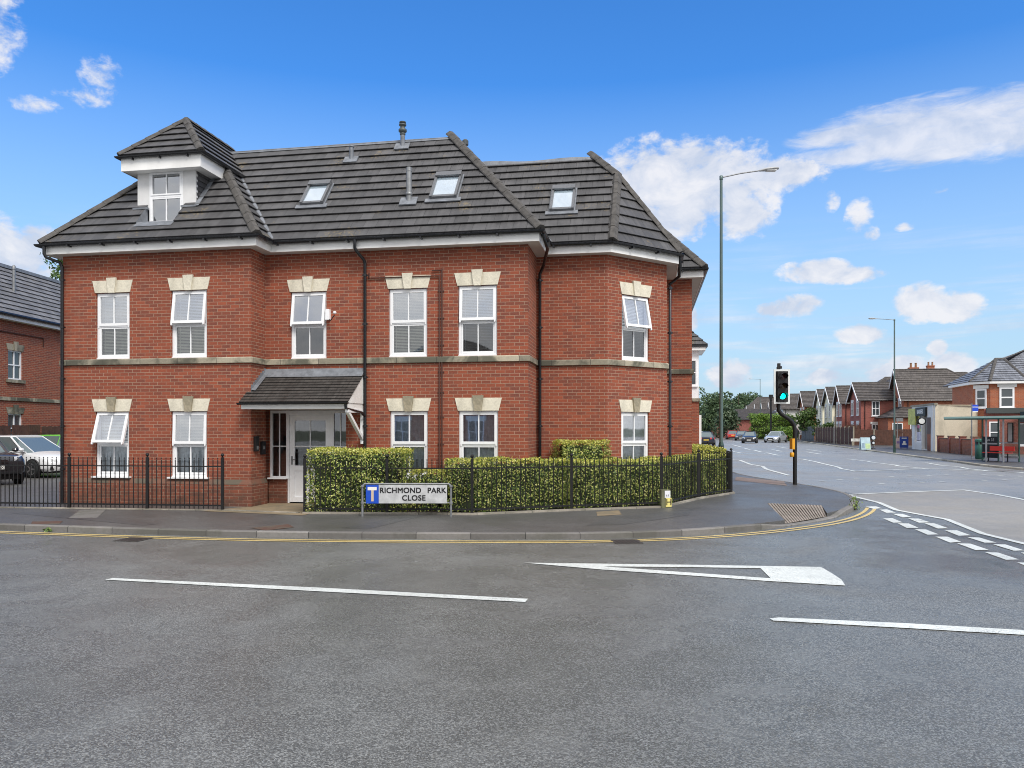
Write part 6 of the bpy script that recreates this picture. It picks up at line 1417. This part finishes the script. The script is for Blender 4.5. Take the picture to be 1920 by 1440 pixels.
    g = MB(); g.M = Matrix.Translation((Lw - .75, -.85, 2.3)) @ Matrix.Rotation(R(90), 4, 'X'); g.lathe([(.21, -.02), (.21, .02), (.05, .021)], n=24); g.build('sign_face', pbr('round_sign_face', (.78, .80, .78), .4), rs)
shop()
def brick_shop():
    x0, y0 = (1845 - 960) / FP * 52, 52.0; root = empty('shop', (x0, y0, .1), R(-3)); tag(root, 'low brick shop with dark fascia and white windows behind the bus shelter', 'shop')
    g = MB(); wall(g, (5.2, 7), (0, 0), 0, 3.05, []); wall(g, (0, 0), (1.6, -.2), 0, 3.05, [(.3, .95, .75, 2.2)], rev=.1); wall(g, (1.6, -.2), (9, -.9), 0, 3.05, [(.5, 1.3, .6, 2.1)], rev=.1); g.face([(5.2, 7, 3.05), (0, 0, 3.05), (1.6, -.2, 3.05), (9, -.9, 3.05), (9, 7, 3.05)]); g.build('wall', [M['brick3']], root)
    g = MB(); g.box(-.02, 9.0, -.35, -.25, 2.75, 3.12); g.face([(-.02, -.35, 3.12), (9, -.35, 3.12), (9, 7, 3.12), (5.2, 7, 3.12)]); g.build('fascia', pbr('dark_fascia', (.05, .06, .06), .5), root)
    g = MB(); g.box(2.0, 9.0, -1.5, -.6, 2.15, 2.85); g.build('awning', pbr('shop_awning', (.04, .07, .08), .5), root)
    simple_window(root, (.32, -.02, .75), R(-7), .62, 1.45, 0, 1, fr=.08); simple_window(root, (2.15, -.20, .6), R(-5), .8, 1.5, 0, 0, fr=.08)
    g = MB(); g.box(3.1, 4.1, -.62, -.5, .0, 2.1); g.build('door', pbr('shop_door', (.42, .40, .38), .5), root); simple_window(root, (4.6, -.66, 1.0), R(-5), .9, 1.1, 1, 1, fr=.09)
    g = MB(); g.box(0.0, 1.6, -.26, -.22, 0, .0 + .65) if False else g.box(4.4, 9, -.95, -.8, 0, .95); g.build('stone_dado', M['brick_yellow'], root)
brick_shop()
# low garden wall in front of the shop
def low_wall():
    a, b = Vector(gp(1760, 847, .1)), Vector(gp(1824, 854, .1)); d = b - a; Lw = d.length; root = empty('garden_wall', (a.x, a.y, .1), math.atan2(d.y, d.x)); tag(root, 'low brick garden wall with piers in front of the cream shop wall', 'garden wall')
    g = MB(); g.box(0, Lw, 0, .22, -.05, 1.0); g.build('wall', M['brick2'], root)
    for t in (0, .35, .68, 1): g = MB(); x = Lw * t; g.box(x - .19, x + .19, -.07, .3, -.05, 1.15, 0); g.box(x - .22, x + .22, -.1, .33, 1.15, 1.22, 1); g.build('pier', [M['brick3'], M['plinth_cap']], root)
    g = MB(); g.box(0, Lw, -.02, .24, 1.0, 1.05); g.build('coping', M['plinth_cap'], root)
low_wall()
board_fence([(34.9, 78.6), (40.6, 77.4)], 1.62, 'brown wooden fence with concrete posts in front of the orange brick house', posts=.08, seed=5)
board_fence([(34.9, 78.6), (35.9, 85), (39.1, 99)], 1.85, 'long brown wooden fence with concrete posts running away along the pavement', posts=.1, seed=6)
board_fence([(36.6, 84.5), (44, 82.5)], 2.1, 'taller dark fence behind the wooden fence, below the plum brick house', seed=8)
board_fence([(39.3, 100), (39.9, 106), (42, 108)], 2.0, 'dark grey fence beside the walking person', mat='lamp_dark' if False else 'grey_board' if 'grey_board' in M else M.setdefault('grey_board', pbr('grey_fence_board', (.11, .12, .13), .7, var=.2)) and 'grey_board', seed=9)

# ------------------------------------------------------------------ bus shelter and the things around it
def bus_shelter():
    a = Vector(gp(1842, 863, .1)); b = Vector(gp(1911, 866, .1)); d = (b - a); Lw = d.length; root = empty('bus_shelter', (a.x, a.y, .1), math.atan2(d.y, d.x)); tag(root, 'glazed bus shelter with a pale green roof on the far pavement', 'bus shelter')
    G = pbr('shelter_green', (.03, .10, .08), .4); st = pbr('shelter_grey', (.42, .44, .45), .4, .4)
    def fp(nm, mat, *bx):
        g = MB()
        for q in bx: g.box(*q)
        return g.build(nm, mat, root)
    for x, y in ((0, 0), (Lw, 0), (Lw + .1, -1.25), (1.25, -1.25), (.95, 0)): fp('post', st if y else G, (x - .03, x + .03, y - .03, y + .03, 0, 2.25))
    fp('roof', pbr('shelter_roof_pale', (.42, .62, .55), .35), (-1.05, Lw + 2.2, -1.6, .25, 2.28, 2.38)); fp('roof_edge', G, (-1.04, Lw + 2.19, -1.59, .24, 2.22, 2.279))
    ac = fp('advert_case', M['black'], (.04, .91, -.03, .03, .15, 1.3)); fp('advert_strip', pbr('advert_grey', (.45, .46, .45), .4), (.04, .91, -.04, -.031, .88, .96)); text_mesh('lettering', 'bus 33', .2, M['plate_white'], ac, (.47, -.035, 1.12))
    fp('glass_panel', glass_mat('shelter_glass', (.85, .9, .9), .05), (1.0, Lw - .05, -.005, .005, .2, 2.15)); fp('rail', st, (.98, Lw - .04, -.02, .02, .95, 1.0), (1.2, Lw, -.06, -.02, .18, .28)); fp('timetable_case', M['black_metal'], (Lw - .62, Lw - .3, -.05, -.02, 1.0, 2.05)); fp('timetable', pbr('timetable_paper', (.5, .5, .48), .5), (Lw - .57, Lw - .35, -.056, -.052, 1.05, 2.0))
    bn = empty('bench', (.55, -.28, 0), 0, root); g = MB(); g.box(0, 1.45, -.42, -.0, .44, .48); g.build('seat', pbr('bench_red', (.80, .05, .03), .35), bn); g = MB(); g.box(.1, 1.5, .02, .06, .55, .80); g.build('backrest', bpy.data.materials['bench_red'], bn)
    g = MB(); g.tube([(.2, -.2, 0), (.2, -.2, .44)], .03, 6); g.tube([(1.3, -.2, 0), (1.3, -.2, .44)], .03, 6); g.build('leg', M['black_metal'], bn)
bus_shelter()
x, y = gp(1837, 860.5, .1); bi = empty('litter_bin', (x, y, .1)); tag(bi, 'tall green litter bin beside the bus shelter', 'litter bin')
g = MB(); g.lathe([(.20, 0), (.24, .03), (.24, .8), (.22, .82)], n=18); BG = pbr('bin_green', (.035, .13, .10), .45, var=.2); g.build('body', BG, bi, True)
g = MB(); g.lathe([(.26, .98), (.26, 1.08), (.2, 1.14), (.03, 1.16)], n=18); 
for k in range(4): a = k * math.pi / 2 + .8; g.box(.2 * math.cos(a) - .03, .2 * math.cos(a) + .03, .2 * math.sin(a) - .03, .2 * math.sin(a) + .03, .80, 1.0)
g.build('hood', BG, bi); g = MB(); g.lathe([(.19, .8), (.19, .99)], n=14); g.build('liner', M['black'], bi)
x, y = (1822 - 960) / FP * 43.5, 43.5; bs = empty('bus_stop', (x, y, .1)); tag(bs, 'blue bus stop flag on a thin pole left of the shelter', 'bus stop')
g = MB(); g.tube([(0, 0, 0), (0, 0, 3.15)], .03, 8); g.build('pole', M['steel'], bs)
g = MB(); g.prism([(0, 0)] * 0 or [(.03, -.02), (.36, -.02), (.36, .0), (.03, .0)], 2.72, 2.93); g.prism([(.03, -.02), (.36, -.02), (.36, .0), (.03, .0)], 2.97, 3.08); g.build('flag', pbr('flag_blue', (.01, .06, .55), .4), bs)
g = MB(); g.box(.03, .36, -.021, .001, 2.931, 2.969); g.box(.05, .34, -.02, .0, 2.66, 2.719); g.build('stripe', M['plate_white'], bs)
x, y = gp(1695, 842, .1); o = empty('notice_board', (x, y, .1), R(-6)); tag(o, 'blue notice board with a white emblem standing by the shop', 'sign', 'advertising boards outside the shop')
g = MB(); g.box(-.34, .34, -.04, .04, .12, 1.05); g.tube([(-.25, 0, 0), (-.25, 0, .2)], .03, 6); g.tube([(.25, 0, 0), (.25, 0, .2)], .03, 6); g.build('board', pbr('board_blue', (.015, .05, .28), .4), o)
g = MB(); g.prism([(-.18, -.05), (.18, -.05), (.18, -.045), (-.18, -.045)], .35, .47); g.prism([(-.1, -.05), (.1, -.05), (.1, -.045), (-.1, -.045)], .47, .68); g.prism([(-.2, -.05), (.2, -.05), (.2, -.045), (-.2, -.045)], .88, .96); g.build('emblem', M['plate_white'], o)
x, y = gp(1684, 840.5, .1); o = empty('advert_board', (x, y, .1)); tag(o, 'pink and white poster board beside the blue notice board', 'sign', 'advertising boards outside the shop')
g = MB(); g.box(-.26, .26, -.03, .03, .0, .88); g.build('board', pbr('board_pink', (.72, .55, .52), .5, var=.12, vscale=4), o); g = MB(); g.box(-.14, .1, -.04, -.031, .42, .62); g.build('emblem', pbr('board_mauve', (.35, .22, .45), .5), o)
x, y = gp(1624, 843, .1); o = empty('pavement_board', (x, y, .1), R(8)); tag(o, 'pale blue and green A-board on the far pavement', 'sign', 'advertising boards outside the shop')
g = MB(); g.M = Matrix.Rotation(R(-8), 4, 'X'); g.box(-.42, .42, -.02, .02, 0, 1.0); g.M = Matrix.Translation((0, .32, 0)) @ Matrix.Rotation(R(8), 4, 'X'); g.box(-.42, .42, -.02, .02, 0, 1.0); g.build('board', pbr('board_pale', (.46, .62, .70), .5, var=.2, vscale=3), o)
g = MB(); g.M = Matrix.Rotation(R(-8), 4, 'X'); g.box(-.05, .38, -.028, -.022, .08, .5); g.build('picture', pbr('board_lime', (.50, .66, .36), .5, var=.2), o); g = MB(); g.M = Matrix.Rotation(R(-8), 4, 'X'); g.box(-.36, -.12, -.028, -.022, .12, .55); g.build('picture', pbr('board_slate', (.25, .35, .45), .5), o)
x, y = gp(1637, 841.5, .1); o = empty('round_sign', (x, y, .1)); tag(o, 'small round blue and white sign on a low black stand beside the A-board', 'sign', 'advertising boards outside the shop')
g = MB(); g.tube([(0, 0, 0), (0, 0, .5)], .03, 6); g.M = Matrix.Translation((0, 0, .95)) @ Matrix.Rotation(R(90), 4, 'X'); g.lathe([(.25, -.03), (.25, .03)], n=20); g.M = Matrix.Translation((0, 0, .5)) @ Matrix.Rotation(R(90), 4, 'X'); g.lathe([(.17, -.03), (.17, .03)], n=20); g.M = Matrix(); g.lathe([(.2, 0), (.18, .05)], n=16); g.build('stand', M['black_metal'], o)
g = MB(); g.M = Matrix.Translation((.02, -.035, .95)) @ Matrix.Rotation(R(90), 4, 'X'); g.lathe([(.16, -.005), (.16, .005)], n=20); g.M = Matrix.Translation((.02, -.035, .5)) @ Matrix.Rotation(R(90), 4, 'X'); g.lathe([(.10, -.005), (.10, .005)], n=20); g.build('face', pbr('disc_face', (.70, .76, .82), .4), o)
x, y = gp(1608, 836, .1); o = empty('street_name_sign', (x, y, .1)); tag(o, 'low white street nameplate in front of the wooden fence', 'sign')
g = MB(); g.box(-.65, .45, -.02, .02, .45, .72); g.build('plate', M['plate_white'], o); g = MB()
for xx in (-.5, .3): g.box(xx - .05, xx + .05, .02, .1, 0, .6)
g.build('leg', M['concrete'], o); g = MB()
for k in range(7): g.box(-.5 + k * .13, -.41 + k * .13, -.026, -.021, .55, .63)
g.build('lettering', M['letter'], o)
x, y = gp(1564, 834, .1)
g = MB(); g.tube([(0, 0, 0), (0, 0, 3.0)], .04, 8); g.box(-.04, .04, -.04, .04, 2.2, 2.9); o = g.build('sign_post', M['steel']); o.location = (x, y, .1); tag(o, 'thin grey pole standing against the wooden fence', 'pole')
x, y = gp(1694.5, 838, .1)
g = MB(); g.tube([(0, 0, 0), (0, 0, 2.7)], .035, 8); g.box(-.1, .55, -.02, .02, 2.4, 2.72); o = g.build('direction_sign', M['steel']); o.location = (x, y + 1.2, .1); tag(o, 'grey pole with a small white sign beside the yellow banner', 'sign')

# low white building with a dark blue awning, far down the road
x, y = (1395 - 960) / FP * 158, 158
o = empty('shop', (x, y, 0), R(-14)); tag(o, 'small white shop with a dark blue awning in the distance beside the hedge', 'shop')
g = MB(); g.box(0, 4.5, 0, 6, 0, 3.6); g.build('wall', M['render_white'], o); g = MB(); g.extr([(-.6, 3.4), (5.2, 3.4), (4.6, 4.4), (.6, 4.4)], -.8, 6.2); g.build('awning', pbr('navy_awning', (.012, .03, .12), .5), o); simple_window(o, (1.2, -.04, .6), 0, 2, 2, 2, 0)

# ------------------------------------------------------------------ trees
M['leaf_dark'] = leaf_mat('conifer_leaf', [(0, (.030, .062, .026)), (.5, (.062, .11, .045)), (1, (.12, .18, .08))], .12, .6)
M['leaf_mid'] = leaf_mat('tree_leaf', [(0, (.035, .075, .015)), (.5, (.075, .14, .028)), (1, (.16, .24, .06))], .25)
M['leaf_lime'] = leaf_mat('bright_hedge_leaf', [(0, (.05, .12, .015)), (.5, (.13, .24, .03)), (1, (.26, .38, .07))], .25)
def tree(name, loc, lobes, trunk_h, tr, label, mat, s=.2, dens=1.0, seed=0, cat='tree', group=None, z=.1):
    """trunk with limbs to every lobe; lobes = [(dx, dy, z, rx, ry, rz, n)]"""
    rnd = random.Random(seed); root = empty(name, (*loc, z)); tag(root, label, cat, group)
    g = MB(); zt = max(l[2] for l in lobes); g.tube([(0, 0, -.1), (.1 * tr, 0, trunk_h * .5), (-.2 * tr, .1, trunk_h), (0, 0, zt)], tr, 9, r2=tr * .2)
    for l in lobes: g.tube([(0, 0, trunk_h * rnd.uniform(.7, 1)), (l[0] * .5, l[1] * .5, (trunk_h + l[2]) / 2 - .1), (l[0], l[1], l[2])], tr * .42, 6, r2=tr * .08)
    g.build('trunk', M['bark'], root, True); c = MB()
    for l in lobes: leafy(c, (l[0], l[1], l[2]), (l[3], l[4], l[5]), int(l[6] * dens), s, rnd)
    c.build('crown', mat, root); return root
def rlobes(n, R_, z0, z1, r, cnt, seed, flat=.75):
    rnd = random.Random(seed); out = []
    for i in range(n):
        a = rnd.uniform(0, 6.28); t = rnd.random(); rr = R_ * math.sqrt(rnd.random()) * (1 - .5 * t)
        q = r * rnd.uniform(.6, 1.2); out.append((math.cos(a) * rr, math.sin(a) * rr, z0 + (z1 - z0) * t, q, q, q * flat, cnt))
    return out
tree('tree', (-26.5, 46.5), rlobes(34, 2.9, 7.2, 12.6, 1.15, 170, 4), 5, .28, 'leafy tree showing above the roof of the left apartment block', M['leaf_mid'], .13, seed=5)
for i, (px, dist, h, r, lb) in enumerate(((1340, 140, 7.9, 3.2, 'tall dark green conifer left of the lamp post in the distance'), (1364, 132, 5.6, 3.0, 'rounder conifer to the right of the lamp post in the distance'), (1322, 150, 6.2, 2.6, 'lower conifer nearest the advertising panel'))):
    rnd = random.Random(60 + i); lb_ = []
    for k in range(34):
        t = rnd.random() ** .8; a = rnd.uniform(0, 6.28); rr = r * (1 - t * .72) * rnd.uniform(.3, 1); q = rnd.uniform(.55, 1.2); lb_.append((math.cos(a) * rr, math.sin(a) * rr, .8 + t * (h - 1.4), q, q, q * 1.15, 105))
    tree('conifer', ((px - 960) / FP * dist, dist), lb_, h * .4, .35, lb, M['leaf_dark'] if i != 1 else leaf_mat('grey_green_leaf', [(0, (.03, .06, .03)), (.5, (.06, .10, .05)), (1, (.12, .17, .09))], .15), .24, seed=61 + i, group='conifers in the distance')
for i, (px, dist, h, r, lb) in enumerate(((1310, 230, 23, 7, 'broad pine tree at the far left of the distant tree line'), (1352, 245, 19, 7, 'low pine crown just right of the big conifer'), (1385, 235, 24, 6.5, 'tallest flat-topped pine in the distant tree line'), (1412, 250, 26, 6.5, 'flat-topped pine behind the far lamp post'), (1432, 255, 24, 6, 'pine crown above the distant white houses'), (1290, 240, 20, 8, 'pine partly hidden by the apartment building'), (1462, 280, 26, 8, 'distant pine behind the traffic light'), (1372, 238, 20, 7, 'pine crown low between the big conifer and the tallest pine'), (1400, 244, 22, 6, 'pine crown filling the gap left of the far lamp post'))):
    rnd = random.Random(80 + i); hh = h * .62; lb_ = []
    for k in range(24):
        a = rnd.uniform(0, 6.28); rr = r * math.sqrt(rnd.random()); z = hh + (h - hh) * rnd.random() * (1 - .35 * rr / r) - 8 * 0; q = rnd.uniform(1.0, 2.1); lb_.append((math.cos(a) * rr, math.sin(a) * rr, z - h * .42, q * 1.3, q * 1.3, q * .6, 85))
    tree('pine_tree', ((px - 960) / FP * dist, dist), lb_, h * .2, .4, lb, M['leaf_dark'], .42, seed=90 + i, group='pine trees on the skyline', z=0)
rnd = random.Random(5); g = MB()
for k in range(60):
    x = -60 + 260 * k / 60 + rnd.uniform(-3, 3); leafy(g, (x, 300 + rnd.uniform(-12, 12), 4 + rnd.uniform(0, 4)), (6, 5, 5 + rnd.uniform(0, 3)), 260, .8, rnd)
o = g.build('woodland', M['leaf_dark']); tag(o, 'dark mass of woodland closing the view at the end of the road', 'woodland', kind='stuff')
# hedges and shrubs on the far side
def far_hedge(x0, x1, dist, h, w, label, seed, mat=None, z1=None, d1=None):
    rnd = random.Random(seed); d1 = d1 or dist; a = Vector(((x0 - 960) / FP * dist, dist)); b = Vector(((x1 - 960) / FP * d1, d1)); root = empty('hedge', (a.x, a.y, .1)); tag(root, label, 'hedge', 'hedges on the far side of the road'); g = MB(); c = MB(); d = b - a; Lw = d.length; d.normalize(); n = Vector((d.y, -d.x))
    c.sweep([Vector((0, 0)), b - a], [(w / 2 - .3, 0), (w / 2 - .55, h - .9), (-w / 2 + .55, h - .9), (-w / 2 + .5, 0)]); k = int(Lw * 2.2) + 2
    for i in range(k):
        for zz in (.22, .5, .75, .95, 1):
            p = d * (Lw * i / (k - 1)) + n * (rnd.uniform(.0, w / 2 - .35) if zz < 1 else rnd.uniform(-.5, .5)); q = rnd.uniform(.6, .85); leafy(g, (p.x, p.y, h * zz - q * .7 + rnd.uniform(-.15, .2)), (q, q, q * .8), 130, .13, rnd)
    g.build('foliage', mat or M['leaf_lime'], root); c.build('hedge_core', M['hedge_core'], root)
far_hedge(1411, 1446, 128, 4.2, 2.5, 'tall bright green hedge left of the dark pole', 1); far_hedge(1447, 1484, 124, 4.0, 2.4, 'tall bright green hedge right of the dark pole', 2); far_hedge(1466, 1486, 112, 1.9, 1.6, 'low square clipped hedge behind the silver car', 3)
tree('shrub', ((1512 - 960) / FP * 104, 104), rlobes(24, 1.5, 1.2, 4.0, .85, 130, 11), 1.6, .15, 'big round green shrub in front of the cream houses', M['leaf_mid'], .15, seed=12, cat='shrub', group='shrubs in the far front gardens')
tree('shrub', ((1540 - 960) / FP * 100, 100), rlobes(14, 1.8, .8, 2.3, .5, 50, 13), 1.0, .1, 'loose open shrub above the wooden fence beside the round shrub', M['leaf_mid'], .13, seed=14, cat='shrub', group='shrubs in the far front gardens')
tree('shrub', ((1553 - 960) / FP * 98, 98), rlobes(9, .9, .9, 2.2, .45, 60, 15), .9, .08, 'small shrub above the wooden fence under the cream gable', M['leaf_mid'], .13, seed=16, cat='shrub', group='shrubs in the far front gardens')

# the houses across the street behind the camera; the window panes mirror them
for i, (x, w, wm, lb) in enumerate(((-20, 8, 'brick2', 'orange brick house across the street, mirrored in the left windows'), (-10.5, 7, 'render_cream', 'cream house across the street, mirrored in the entrance door'), (-2, 8, 'brick3', 'plum brick house across the street, mirrored in the middle windows'), (8, 8, 'render_white', 'white house across the street, mirrored in the right-hand windows'))):
    house((x, -13), w, 8, 5.2, 8.0, wm, 'tile_far', lb, ang=R(90), gable=i % 2 == 0, front_win=3, group='houses across the street behind the viewpoint')
